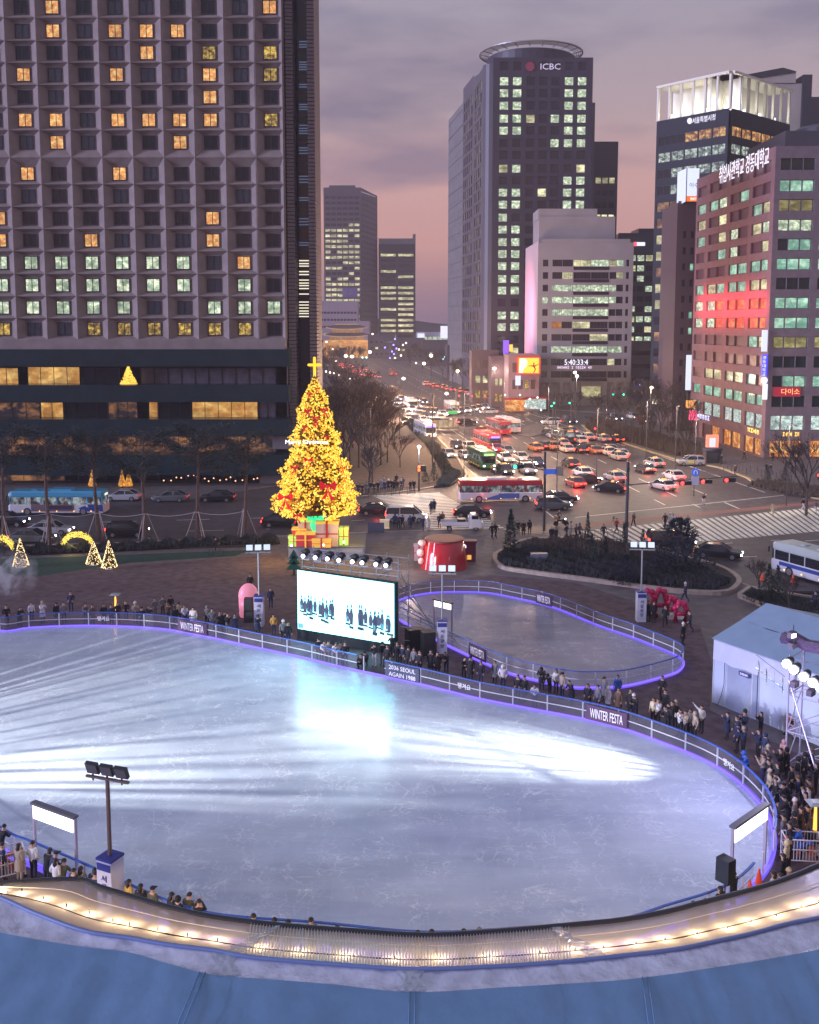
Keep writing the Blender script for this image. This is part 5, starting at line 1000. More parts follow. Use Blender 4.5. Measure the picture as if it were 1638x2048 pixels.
# patio heaters
def heater(loc, label):
    t = thing('patio_heater', label, 'patio heater', loc)
    g = MB()
    for a in range(4):
        c, s = math.cos(a*math.pi/2+.78), math.sin(a*math.pi/2+.78); g.tube((c*.32, s*.32, 0), (c*.2, s*.2, 2.0), .02, n=4)
    g.box((0, 0, .35), (.42, .42, .7), taper=.9); g.build('frame', M_lb, t)
    g = MB(); g.lathe((0, 0, .75), [(.1, 0), (.06, 1.1)], 8); g.build('flame_tube', emi('flame', (1, .38, .06), 2.2), t)
    g = MB(); g.box((0, 0, 2.08), (.8, .8, .1), taper=.5); g.build('hood', M_steel, t); point('heater_glow', Vector(loc)+Vector((0, -.4, 1.3)), (1, .45, .12), 25, .2)
heater(W(232, 1238, .12), 'glowing pyramid patio heater beyond the far rink fence'); heater(W(1628, 1690, .12), 'glowing pyramid patio heater in the right-hand crowd')
# carts, barriers, cones
def cart(loc, rz, label, cols, w=1.5):
    t = thing('blanket_cart', label, 'cart', loc, rz); g = MB()
    for x in (-w/2, w/2):
        for y in (-.4, .4): g.tube((x, y, .15), (x, y, 1.25), .03)
    for z in (.3, .8, 1.25):
        g.tube((-w/2, -.4, z), (w/2, -.4, z), .028); g.tube((-w/2, .4, z), (w/2, .4, z), .028); g.tube((-w/2, -.4, z), (-w/2, .4, z), .028); g.tube((w/2, -.4, z), (w/2, .4, z), .028)
    for k in range(12):
        x = -w/2+w*(k+.5)/12; g.tube((x, -.4, .3), (x, -.4, 1.25), .014, n=4); g.tube((x, .4, .3), (x, .4, 1.25), .014, n=4)
    g.build('wire_cage', mat('cart_white', (.65, .6, .68), .4), t)
    g = MB(); r = random.Random(int(w*10))
    for k in range(26): g.ball((r.uniform(-w/2+.15, w/2-.15), r.uniform(-.25, .25), r.uniform(.4, 1.15)), (.16, .14, .1), m=k % len(cols), n=6, k=4)
    g.build('folded_blankets', cols, t)
    for x in (-w/2, w/2): g = MB(); g.tube((x, -.42, .08), (x, -.36, .08), .08, n=8); g.tube((x, .36, .08), (x, .42, .08), .08, n=8); g.build('wheel', M_lb, t)
M_or = mat('orange_blanket', (.6, .12, .04), .8); M_bl = mat('blue_blanket', (.04, .12, .5), .8); M_bk = mat('black_cloth2', (.02, .02, .03), .8)
cart(W(1603, 1725, .1), -.1, 'white wire cart with blue and orange helmets at the lower right', [M_or, M_bl, M_bk], 1.6); cart(W(12, 1755, .1), .5, 'white wire cart heaped with orange blankets at the lower left edge', [M_or, mat('rust_blanket', (.35, .08, .04), .8)], 1.5)
cart(W(1600, 1470, .1), .4, 'white wire cart with orange blankets beneath the light tower', [M_or, M_bk], 1.7)
def cone(loc, label, s=1, group=None):
    t = thing('traffic_cone', label, 'traffic cone', loc, 0, group); g = MB(); g.lathe((0, 0, .04*s), [(.17*s, 0), (.03*s, .72*s)], 10); g.box((0, 0, .02*s), (.42*s, .42*s, .04*s)); g.build('cone_body', mat('cone_orange', (.85, .10, .02), .5, emit=(.9, .1, .02), es=.12, sample=False), t)
    g = MB(); g.lathe((0, 0, .3*s), [(.116*s, 0), (.085*s, .16*s)], 10); g.build('white_band', M_post, t)
cone(W(1517, 1776, .12), 'larger orange traffic cone at the lower right rink gate', 1.15); cone(W(1499, 1786, .12), 'smaller orange traffic cone nearer the loudspeaker at the lower right gate', .9)
cone(W(1586, 1165, 0), 'orange traffic cone beside the white and blue coach', 1.1); cone(W(1524, 1160, 0), 'orange traffic cone behind the white and blue coach', 1)
for k in range(6): cone(W(1398+k*5.5, 917-k*.4+(k % 2)*2, .12), 'orange cone stacked in the row beside the booth at the corner', 1.1, 'orange cones beside the corner booth')
# magenta letter sculpture
t = thing('magenta_sculpture', 'glossy magenta lettering sculpture beside the far sign box', 'sculpture', W(1322, 1238, .12)); M_mag = mat('magenta_gloss', (.55, .01, .10), .3)
r = random.Random(5)
for k, (x, y, w, h) in enumerate([(-.9, .6, 1.0, 2.2), (.05, .4, 1.0, 2.3), (.9, .2, .8, 1.7), (1.35, -.9, 1.0, 1.6)]):
    g = MB()
    g.path([(x-w*.4, y, .1), (x-w*.45, y, h*.75), (x-w*.15, y, h), (x+w*.25, y, h*.95), (x+w*.42, y, h*.7), (x+w*.38, y, .1)], .24, 8)
    for p in [(x-w*.45, y, h*.75), (x-w*.15, y, h), (x+w*.25, y, h*.95), (x+w*.42, y, h*.7)]: g.ball(p, .27)
    g.tube((x-.3*w, y, h*.45), (x+.35*w, y, h*.45), .2); g.build('letter_form', M_mag, t, True)
g = MB(); g.box((0, 0, 0), (1.4, .8, .35), taper=.8); o = g.build('white_bench', mat('bench_white', (.6, .58, .55), .5)); o.location = W(1352, 1232, .3); tag(o, 'low white bench block beside the magenta sculpture', 'bench')
# ---------------------------------------------------------------- christmas tree
TB = W(633, 1108, .12); TYc = TB.y; r = random.Random(11)
t = thing('christmas_tree', 'tall golden lit christmas tree with red bows and glowing cross on top', 'christmas tree', (TB.x, TB.y, 0)); CT = t
hz = lambda y: D(633, y, TYc).z; px_r = lambda w: w/2/2000*TYc
prof = [(757, 8), (790, 42), (830, 68), (848, 60), (862, 86), (885, 94), (905, 88), (925, 122), (950, 126), (972, 132), (1000, 158), (1015, 152), (1024, 128), (1034, 70)]
def rad(z):
    for (ya, wa), (yb, wb) in zip(prof, prof[1:]):
        za, zb = hz(ya), hz(yb)
        if zb <= z <= za: return px_r(wa+(wb-wa)*(za-z)/(za-zb))
    return .1
zt, zb = hz(757), hz(1034); cl = [MB() for _ in range(3)]; hol = [(r.uniform(0, 6.28), r.uniform(zb+1, zt-3), r.uniform(.35, .8)) for _ in range(34)]
cnt = 0
while cnt < 8600:
    u = r.random(); z = zb+(zt-zb)*(1-math.sqrt(1-u)) if r.random() < .85 else zb+(zt-zb)*r.random(); a = r.uniform(0, 6.283); R0 = rad(z)
    lob = 1+.13*math.sin(a*7+z*1.9)+.09*math.sin(a*13-z*3.1)+.05*math.sin(a*5+z*6); rr = R0*lob*(1-abs(r.gauss(0, .07)))
    if any(abs(((a-h[0]+3.14) % 6.28)-3.14)*R0 < h[2] and abs(z-h[1]) < h[2]*.7 for h in hol) and r.random() < .8: continue
    if z < hz(1004) and abs(rr*math.cos(a)-.1) < .95 and math.sin(a) < 0: continue
    x, y = rr*math.cos(a), rr*math.sin(a); zz = z-.35*abs(math.sin(a*7+z*1.9))*R0*.12
    cl[0 if r.random() < .62 else (1 if r.random() < .75 else 2)].octa((x, y, zz), r.choice((.075, .09, .11))); cnt += 1
for g, m in zip(cl, [emi('fairy_gold', (1, .50, .03), 1.05), emi('fairy_bright', (1, .70, .10), 1.5), emi('fairy_amber', (1, .33, .02), .9)]): o = g.build('fairy_lights', m, t); o['kind'] = 'stuff'
g = MB()
for k in range(26):
    z0 = zb+.9+(zt-zb-.6)*k/26; R0 = rad(z0)*.86; n_ = 22; vs = [(R0*(1+.12*math.sin(j*2.4+k))*math.cos(j*6.283/n_), R0*(1+.12*math.sin(j*2.4+k))*math.sin(j*6.283/n_), z0-.2) for j in range(n_)]
    g.add(vs+[(0, 0, z0+1.2)], [(j, (j+1) % n_, n_) for j in range(n_)])
g.build('foliage', mat('tree_brown', (.20, .11, .012), .9), t)
g = MB(); g.tube((0, 0, 0), (0, 0, zb+1.5), .55, .45, 10); g.build('trunk', mat('trunk_green', (.01, .05, .03), .8), t)
g = MB()
for k in range(1300): a = r.uniform(3.2, 6.2); z = r.uniform(hz(1062), hz(1012)); R0 = .8+.2*math.sin(z*3+a*4); g.octa((R0*math.cos(a)+.15, R0*math.sin(a)-.5, z), .065)
g.build('trunk_lights', emi('fairy_green', (.02, .9, .28), 1.4), t)['kind'] = 'stuff'
g = MB(); zz = hz(722); g.box((0, 0, zz-.95), (.27, .25, 2.5)); g.box((0, 0, zz-.4), (1.15, .25, .26)); [g.ball(p_, .14) for p_ in ((-.58, 0, zz-.4), (.58, 0, zz-.4), (0, 0, zz+.3))]
g.build('cross', emi('cross_glow', (1, .48, .02), 1.5), t)
def bow(dx, y, s, t, yo=None):
    z = hz(y); x = (dx-633)/2000*TYc; R0 = rad(z)*1.12; yy = -math.sqrt(max(.05, R0*R0-x*x))-.12 if yo is None else yo; g = MB()
    for sg in (-1, 1):
        g.add([(0, 0, .0), (sg*.5*s, -.15, .42*s), (sg*.62*s, -.05, .1*s), (sg*.5*s, -.15, -.28*s), (sg*.3*s, .12*s, .06*s)], ((0, 1, 2), (0, 2, 3), (0, 4, 1), (0, 3, 4), (1, 4, 2), (2, 4, 3)))
        g.add([(0, -.02, 0), (sg*.18*s, -.1, -.5*s), (sg*.5*s, -.05, -.95*s), (sg*.2*s, -.06, -1.0*s), (sg*.02*s, 0, -.5*s)], ((0, 1, 4), (1, 2, 3), (1, 3, 4)))
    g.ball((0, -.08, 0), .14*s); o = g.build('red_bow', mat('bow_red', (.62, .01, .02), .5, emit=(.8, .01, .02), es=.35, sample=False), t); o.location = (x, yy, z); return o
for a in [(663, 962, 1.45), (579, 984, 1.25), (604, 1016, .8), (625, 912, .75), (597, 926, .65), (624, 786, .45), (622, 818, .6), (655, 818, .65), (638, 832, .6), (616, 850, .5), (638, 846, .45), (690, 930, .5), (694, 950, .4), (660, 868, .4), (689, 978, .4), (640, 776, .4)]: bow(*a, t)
g = MB(); p0, p1 = D(571, 890, TYc-3.6), D(656, 880, TYc-3.6); s_ = text('greeting_letters', 'Merry Christmas', emi('greeting_white', (1, .9, .95), 2.2), (p0.x-TB.x, -3.6, p0.z), (1, 0, 0), p1.x-p0.x, p1.z-p0.z, None); s_.parent = t
for z, e in ((3.2, 900), (6.5, 700), (11, 300)):
    for sg in (-1, 1): point('tree_glow', (TB.x+sg*4.8*(1-z/17), TB.y-4.9*(1-z/17), z), (1, .62, .12), e*.4, .5)
point('trunk_glow', (TB.x, TB.y-1.6, 2.6), (.1, 1, .4), 60, .3)
# plinth and presents
g = MB(); P0 = (TB.x+1.2, TB.y+.2); g.box((P0[0], P0[1], .75), (7.6, 5.4, 1.3)); g.box((P0[0], P0[1], 1.44), (7.8, 5.6, .08), m=1); tag(g.build('tree_plinth', [mat('plinth_blue', (.22, .26, .38), .6), mat('plinth_top', (.12, .13, .16), .7)]), 'blue-grey plinth box under the big golden christmas tree', 'plinth')
def gift(x, y, w, d, h, col, rib, label, z=1.48, lidc=None):
    t = thing('gift_box', label, 'gift box', (x, y, z)); g = MB(); g.box((0, 0, h/2), (w, d, h)); g.build('box', col, t)
    g = MB(); g.box((0, 0, h+.04), (w+.1, d+.1, .16)); g.build('lid', lidc or col, t)
    g = MB(); g.box((0, 0, h/2+.03), (w*.09, d+.14, h+.25)); g.box((0, 0, h/2+.03), (w+.14, d*.09, h+.25)); g.box((0, -d/2-.02, h*.55), (w+.02, .04, h*.05)); g.build('ribbon', rib, t)
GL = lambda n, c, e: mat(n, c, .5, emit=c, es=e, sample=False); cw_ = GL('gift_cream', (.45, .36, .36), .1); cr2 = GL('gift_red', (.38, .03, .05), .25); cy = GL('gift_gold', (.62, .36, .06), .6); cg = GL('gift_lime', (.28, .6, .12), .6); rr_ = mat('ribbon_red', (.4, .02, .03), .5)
ax = lambda x, y, Y: D(x, y, Y).x
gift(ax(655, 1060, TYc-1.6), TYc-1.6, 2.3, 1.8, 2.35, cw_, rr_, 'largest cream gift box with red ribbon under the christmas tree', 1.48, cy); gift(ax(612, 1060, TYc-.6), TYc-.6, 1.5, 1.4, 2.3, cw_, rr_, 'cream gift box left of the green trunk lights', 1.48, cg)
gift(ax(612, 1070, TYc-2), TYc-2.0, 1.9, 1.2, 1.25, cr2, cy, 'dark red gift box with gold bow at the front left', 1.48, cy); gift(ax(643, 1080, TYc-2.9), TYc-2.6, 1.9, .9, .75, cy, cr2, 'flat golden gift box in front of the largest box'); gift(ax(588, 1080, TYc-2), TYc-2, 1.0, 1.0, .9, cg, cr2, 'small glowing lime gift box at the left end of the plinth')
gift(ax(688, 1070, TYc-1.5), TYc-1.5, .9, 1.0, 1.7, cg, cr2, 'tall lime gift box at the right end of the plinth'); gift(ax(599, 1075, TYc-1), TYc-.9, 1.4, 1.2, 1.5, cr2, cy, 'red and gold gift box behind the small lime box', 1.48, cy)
for x, y in [(583, 1091), (647, 1090), (688, 1084)]:
    p = D(x, y, TYc-3.1); point('plinth_light', p, (1, .95, .8), 40, .1); g = MB(); g.ball((0, 0, 0), .11); g.tube((0, 0, -.35), (0, 0, 0), .03, m=1); o = g.build('ground_spot', [emi('spot_cream', (1, .95, .8), 5), M_lb]); o.location = p; tag(o, 'small glaring spot lamp on the christmas tree plinth edge', 'lamp', 'spot lamps on the plinth edge')
p = W(588, 1150, .12); t = thing('cutout_tree', 'flat dark green fir tree cutout standing before the plinth', 'decoration', p); g = MB()
for z, w in ((.5, .8), (1.05, .66), (1.6, .5)): g.add([(-w, -.04, z), (w, -.04, z), (0, -.04, z+.9), (-w, .04, z), (w, .04, z), (0, .04, z+.9)], ((0, 1, 2), (5, 4, 3), (0, 3, 4, 1), (1, 4, 5, 2), (2, 5, 3, 0)))
g.build('fir_board', mat('fir_board', (.01, .10, .06), .7), t); g = MB(); g.box((0, .05, .25), (.2, .06, .5)); g.box((0, .1, .03), (.7, .5, .06)); g.build('foot', M_lb, t)
# red fabric-clad stage drum with a helper figure, gift sign
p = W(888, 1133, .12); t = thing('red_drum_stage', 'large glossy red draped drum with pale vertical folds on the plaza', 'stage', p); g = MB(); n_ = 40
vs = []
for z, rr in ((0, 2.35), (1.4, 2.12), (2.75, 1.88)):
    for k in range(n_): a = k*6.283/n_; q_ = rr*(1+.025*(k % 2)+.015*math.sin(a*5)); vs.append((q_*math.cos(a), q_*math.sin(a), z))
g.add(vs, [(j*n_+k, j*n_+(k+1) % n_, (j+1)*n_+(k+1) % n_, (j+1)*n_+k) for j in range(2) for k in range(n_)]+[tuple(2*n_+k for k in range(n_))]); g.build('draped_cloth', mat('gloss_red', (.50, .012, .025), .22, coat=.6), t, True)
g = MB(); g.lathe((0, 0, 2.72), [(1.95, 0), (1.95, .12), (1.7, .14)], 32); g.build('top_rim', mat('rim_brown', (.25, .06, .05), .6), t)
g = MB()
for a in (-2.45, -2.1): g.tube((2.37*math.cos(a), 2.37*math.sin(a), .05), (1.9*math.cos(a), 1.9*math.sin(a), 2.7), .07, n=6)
g.build('pale_fold', mat('fold_pink', (.8, .5, .55), .3, emit=(.9, .5, .55), es=.4, sample=False), t)  # glossy highlights on the cloth, built as pale glowing stripes
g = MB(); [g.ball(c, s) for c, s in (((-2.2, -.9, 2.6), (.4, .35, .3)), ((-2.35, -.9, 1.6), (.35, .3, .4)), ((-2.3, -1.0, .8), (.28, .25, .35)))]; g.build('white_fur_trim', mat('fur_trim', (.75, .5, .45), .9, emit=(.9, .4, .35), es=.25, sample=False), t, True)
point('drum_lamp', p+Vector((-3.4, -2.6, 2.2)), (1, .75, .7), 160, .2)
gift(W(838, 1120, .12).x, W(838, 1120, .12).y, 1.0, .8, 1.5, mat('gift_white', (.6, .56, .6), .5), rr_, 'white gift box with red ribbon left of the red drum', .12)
t = thing('prop_house', 'small dark red booth with a lit sign right of the red drum', 'booth', W(940, 1122, .12)); g = MB(); g.box((0, 0, 1.0), (1.1, .9, 1.9)); g.box((0, 0, 2.05), (1.3, 1.1, .2)); g.build('booth_body', mat('booth_maroon', (.16, .03, .07), .6), t); g = MB(); g.box((-.7, -.4, 1.6), (.55, .1, .3)); g.box((-.1, -.5, .5), (.4, .06, .45), m=1); g.build('lit_sign', [emi('white_hot', (1, .9, 1), 3), emi('amber_box', (1, .5, .1), .8)], t)
# lit arches and small lit cone trees on the left lawn
def arch(x0, x1, ytop, Y, label):
    t = thing('lit_arch', label, 'light decoration', (0, 0, 0)); a, b = D(x0, 1100, Y).x, D(x1, 1100, Y).x; H = D(x0, ytop, Y).z
    for k, o in enumerate((0, 1.3)):
        g, f = MB(), MB(); pts = [((a+b)/2+o*.35-(b-a)/2*math.cos(u*math.pi/20), Y-o, .1+H*math.sin(u*math.pi/20)**.7) for u in range(21)]; f.path(pts, .05)
        for i in range(520): u = r.uniform(0, 19.99); i0 = int(u); q_ = Vector(pts[i0]).lerp(Vector(pts[i0+1]), u-i0); g.octa(q_+Vector((r.gauss(0, .09), r.gauss(0, .09), r.gauss(0, .09))), .045)
        o_ = f.build('hoop', M_lb, t); g.build('fairy_lights', MATS['fairy_bright'], o_)['kind'] = 'stuff'
    point('arch_glow', ((a+b)/2, Y-2, 1.2), (1, .75, .2), 70, .4)
arch(125, 186, 1068, 104, 'double arch of yellow fairy lights on the green lawn'); arch(-55, 28, 1072, 103, 'arch of yellow fairy lights cut by the left picture edge')
for x, y, h, lb in [(219, 1138, 2.6, 'white-lit small cone tree right of the fairy light arch'), (188, 1130, 2.2, 'white-lit small cone tree inside the right leg of the arch'), (42, 1135, 2.7, 'white-lit small cone tree beside the left edge arch')]:
    t = thing('lit_cone_tree', lb, 'light decoration', W(x, y, .12)); g, f = MB(), MB(); f.lathe((0, 0, .2), [(.68, 0), (.4, h*.45), (.05, h)], 10)
    for i in range(330): u = r.random()**1.4; a = r.uniform(0, 6.28); q_ = (1-u)*.74+.03; g.octa((q_*math.cos(a), q_*math.sin(a), .2+u*h), .042)
    f.build('foliage', mat('tree_dark', (.05, .04, .01), .9), t); g.build('fairy_lights', emi('fairy_cream', (1, .72, .35), 2.2), t)['kind'] = 'stuff'; g = MB(); g.box((0, 0, .12), (.7, .7, .24)); g.build('pot', M_post, t)
# ---------------------------------------------------------------- vegetation
M_bark = mat('bark', (.055, .042, .04), .9, noise=.3, scale=5); M_bark2 = mat('red_bark', (.11, .075, .07), .9, noise=.3, scale=4); M_twig = mat('twigs', (.055, .04, .04), .9)
def bare(seed, H=9, spread=.5, mt=M_bark, levels=4, fat=.16):
    r = random.Random(seed); T_, C_ = MB(), MB()
    def br(p, d, L, rad, lv):
        q_ = p+d*L; (T_ if lv == 0 else C_).tube(p, q_, max(rad, .03), max(.025, rad*.7), 5 if lv < 2 else 3, cap=False)
        if lv >= levels: return
        for k in range(4 if lv < 2 else 3):
            a = r.uniform(0, 6.28); s = spread*r.uniform(.6, 1.3); nd = (d+Vector((math.cos(a)*s, math.sin(a)*s, r.uniform(-.05, .25)))).normalized(); br(q_ if r.random() < .7 else p.lerp(q_, .75), nd, L*r.uniform(.6, .85), rad*.6, lv+1)
    br(Vector((0, 0, 0)), Vector((0, 0, 1)), H*.3, fat, 0); return T_.mesh('trunk', [mt]), C_.mesh('crown', [M_twig])
BT = [bare(s, 9, .5, levels=5) for s in (1, 2, 3)]+[bare(9, 8, .38, levels=5)]
def place_tree(meshes, loc, s, label, name='bare_tree', group=None, cat='tree', parts=('trunk', 'crown'), rz=None):
    t = thing(name, label, cat, loc, r.uniform(0, 6) if rz is None else rz, group); t.scale = (s, s, s)
    for me, n_ in zip(meshes, parts): o = bpy.data.objects.new(n_, me); COL.objects.link(o); o.parent = t
    return t
trees = []
for x, y, h, lb in [(700, 985, 11, 'on the tree-lined pavement right of the christmas tree')]*0+[(690, 962, 12, 0), (718, 935, 12, 0), (745, 965, 9, 0), (730, 905, 12, 0), (705, 895, 13, 0), (762, 930, 10, 0), (688, 915, 13, 0), (716, 870, 12, 0), (748, 880, 12, 0), (770, 895, 8, 0), (700, 845, 13, 0), (735, 845, 12, 0), (668, 870, 12, 0), (672, 930, 12, 0), (728, 815, 12, 0), (755, 905, 10, 0), (775, 925, 8, 0), (742, 925, 11, 0), (700, 940, 10, 0), (785, 880, 8, 0), (765, 860, 10, 0), (718, 905, 11, 0), (752, 845, 11, 0), (690, 880, 12, 0), (775, 840, 9, 0), (738, 985, 7, 0), (800, 935, 6, 0), (700, 800, 12, 0), (680, 785, 13, 0)]:
    place_tree(BT[int(x) % 3], W(x, y, .1), h/9, 'bare winter tree on the dark pavement right of the golden christmas tree', group='bare trees right of the christmas tree')
for k, (x, y, h) in enumerate([(668, 752, 13), (690, 745, 12), (650, 770, 13), (668, 735, 12), (712, 738, 12), (655, 745, 14), (700, 728, 12), (640, 760, 14), (724, 728, 11)]): place_tree(BT[k % 4], W(x, y, .1), h/9, 'far bare tree left of the avenue behind the christmas tree', group='far bare trees left of the avenue')
for k, (x, y, h) in enumerate([(800, 722, 11), (820, 735, 11), (845, 738, 12), (862, 752, 11), (885, 760, 12), (905, 768, 11), (925, 778, 12), (942, 786, 10), (958, 792, 11), (975, 800, 11), (990, 806, 10), (775, 708, 10), (835, 722, 12), (870, 735, 12), (900, 745, 13), (930, 755, 13), (955, 765, 13), (985, 780, 12), (1008, 798, 12), (1030, 808, 10), (880, 722, 14), (910, 728, 14), (950, 740, 14), (850, 712, 14), (915, 712, 15), (960, 718, 15), (800, 705, 13), (775, 700, 12)]): place_tree(BT[(k*2+1) % 4], W(x, y, .1), h/9, 'bare street tree on the right side of the avenue', group='bare trees right of the avenue')
for k, (x, y, h) in enumerate([(1150, 832, 7), (1120, 835, 7), (1210, 858, 9), (1195, 842, 8), (1235, 862, 8), (1262, 872, 8), (1285, 880, 7), (1300, 895, 7), (1320, 880, 9), (1335, 865, 11), (1302, 850, 12), (1345, 898, 7), (1370, 905, 6), (1280, 850, 11), (1250, 845, 10), (1358, 850, 13), (1362, 862, 12), (1330, 838, 12), (1190, 872, 5), (1220, 880, 4.5), (1380, 880, 9), (1240, 892, 4)]): place_tree(BT[k % 4], W(x, y, .1), h/9, 'bare reddish tree before the clock building and corner office block', group='bare trees at the far right corner')
place_tree(bare(21, 9, .55, M_bark2, 5), W(1612, 1030, .1), 1.25, 'larger bare tree at the right edge on the curved kerb bed'); place_tree(BT[3], W(1372, 795, .1), 2.1, 'tall pinkish bare tree beside the corner office block')
# tall pines with timber tripod props before the hotel
def pine(seed, H):
    r = random.Random(seed); T_, C_ = MB(), MB(); p = Vector((0, 0, 0)); pts = [p]
    for k in range(6): p = p+Vector((r.uniform(-.12, .12), r.uniform(-.1, .1), H*.78/6)); pts.append(p)
    for k in range(6): T_.tube(pts[k], pts[k+1], .26-.028*k, .26-.028*(k+1), 7, cap=False)
    N_ = MB()
    for k in range(17):
        a = r.uniform(0, 6.28); base = pts[3].lerp(pts[6], .25+.75*r.random()); L = r.uniform(1.6, 3.3); e = base+Vector((math.cos(a)*L, math.sin(a)*L, r.uniform(.5, 2.2))); m = base.lerp(e, .5)+Vector((0, 0, .25)); T_.tube(base, m, .06, .045, 4, cap=False); T_.tube(m, e, .045, .02, 4, cap=False)
        for _ in range(160):
            c = m.lerp(e, r.random()*1.15)+Vector((r.gauss(0, .5), r.gauss(0, .5), r.gauss(.1, .2))); s = r.uniform(.1, .22); v = Vector((r.gauss(0, 1), r.gauss(0, 1), r.gauss(0, .6))).normalized(); w = v.cross(Vector((r.gauss(0, 1), r.gauss(0, 1), r.gauss(0, 1)))).normalized()
            N_.face([c, c+v*s*1.4+w*.03, c+v*s*1.4-w*.03]); N_.face([c-v*s+w*s*.4, c-w*s*.4, c+v*s*.9])
    return T_.mesh('trunk', [M_bark2]), N_.mesh('crown', [mat('pine_needles', (.035, .05, .055), .9)])
for k, (x, yb, yt) in enumerate([(100, 1090, 822), (198, 1078, 842), (292, 1084, 842), (395, 1078, 828), (490, 1074, 835), (8, 1090, 830)]):
    p = W(x, yb, .1); H = D(x, yt, p.y).z; t = place_tree(pine(30+k, H), p, 1, ['tall pine directly in front of the blue bus middle', 'tall pine at the rear end of the blue bus', 'tall pine between the two grey sedans before the hotel', 'tall pine with spreading low branches before the hotel', 'tall pine nearest the christmas tree with white-wrapped trunk', 'tall pine at the left picture edge'][k], 'pine_tree', rz=0)
    for j in range(3):
        a = j*2.094+.5+k; g = MB(); g.tube((1.35*math.cos(a), 1.35*math.sin(a), .05), (.2*math.cos(a), .2*math.sin(a), 3.2), .05, n=5); g.build('support_prop', mat('prop_timber', (.42, .36, .38), .7), t)
t = None; g = MB(); pp = [W(x, 1086, 0) for x in (-60, 100, 198, 292, 395, 490)]; zz = [3.3, 3.3, 3.4, 3.3, 3.5, 3.6]
for (a, za), (b_, zb_) in zip(zip(pp, zz), list(zip(pp, zz))[1:]):
    for k in range(6): s0, s1 = k/6, (k+1)/6; f = lambda s: a.lerp(b_, s)+Vector((0, -.3, za+(zb_-za)*s-.35*math.sin(math.pi*s))); g.tube(f(s0), f(s1), .028, n=4)
tag(g.build('tie_rope', mat('rope', (.5, .45, .48), .7)), 'pale sagging rope tied between the pine trunks', 'rope')
# dense clipped conifers and low shrubs
def conifer(seed, h, w, n=900, col=(.02, .045, .04), power=1.0):
    r = random.Random(seed); g, s = MB(), MB(); s.tube((0, 0, 0), (0, 0, h*.6), .06, .03, 5)
    for i in range(n):
        u = r.random()**1.25; a = r.uniform(0, 6.28); lob = 1+.22*math.sin(a*3+u*9)+.14*math.sin(a*7-u*15); R0 = w/2*((1-u)**power)*lob*(r.uniform(.55, 1.06)); c = Vector((R0*math.cos(a), R0*math.sin(a), .08+u*h)); v = Vector((math.cos(a)+r.gauss(0, .5), math.sin(a)+r.gauss(0, .5), r.uniform(.1, 1.2))).normalized(); q_ = v.cross(Vector((0, 0, 1))).normalized(); l = r.uniform(.10, .24)*max(.7, h/3)
        g.face([c-q_*l*.35, c+q_*l*.35, c+v*l]); g.face([c-v*l*.4+Vector((0, 0, .04)), c+q_*l*.5, c+v*l*.6-q_*l*.2])
    return s.mesh('trunk', [M_bark]), g.mesh('crown', [mat('conifer_%d' % int(col[1]*1000), col, .9, noise=.4, scale=2)])
CF = {'a': conifer(1, 4, 1.7), 'b': conifer(2, 3, 1.4, 700), 'c': conifer(3, 3.4, 4, 2600, (.018, .03, .05), .5), 'd': conifer(4, 2.6, .8, 500), 'e': conifer(5, 2.4, 1.5, 800, (.03, .05, .04))}
for k, (x, y, s, lb) in enumerate([('a', (1021, 1110), 1.15, 'dark pointed cypress at the left end of the planting bed'), ('b', (1183, 1130), 1.0, 'dark bushy conifer left of the far lamp post in the bed'), ('c', (1355, 1140), 1.45, 'biggest dark bluish conifer clump in the planting bed'), ('d', (1175, 1078), 1.1, 'slender dark column shrub standing among pedestrians'), ('d', (1247, 1105), 1.15, 'slender column shrub at the foot of the tall signal pole'), ('b', (1285, 1112), .9, 'smaller dark conifer behind the far lamp post'), ('c', (1250, 1165), .75, 'low round dark shrub behind the far sign box'), ('e', (1102, 1128), .7, 'small dark shrub near the bed front'), ('e', (1120, 1132), .75, 'small dark shrub right of a similar one near the bed front'),
    ('e', (1536, 1203), 1.3, 'left of two small pointed firs behind the marquee'), ('e', (1554, 1207), 1.3, 'right of two small pointed firs behind the marquee'), ('e', (850, 965), 1.0, 'leftmost pointed shrub on the island tip'), ('e', (868, 962), 1.15, 'middle pointed shrub on the island tip'), ('e', (889, 952), .95, 'rightmost pointed shrub on the island tip'), ('b', (1210, 1128), .9, 'dark conifer in the middle of the planting bed'), ('e', (1535, 965), 1.0, 'small fir on the curved kerb bed'), ('e', (1570, 962), 1.1, 'small fir right of another on the curved kerb bed')]):
    place_tree(CF[x], W(*y, .3), s, lb, 'conifer_shrub', cat='shrub')
for x, y in [(1518, 1170), (1578, 1205)]: place_tree(BT[0], W(x, y+20, .3), .38, 'thin bare sapling in the corner bed behind the marquee', 'sapling', 'bare saplings in the corner bed')
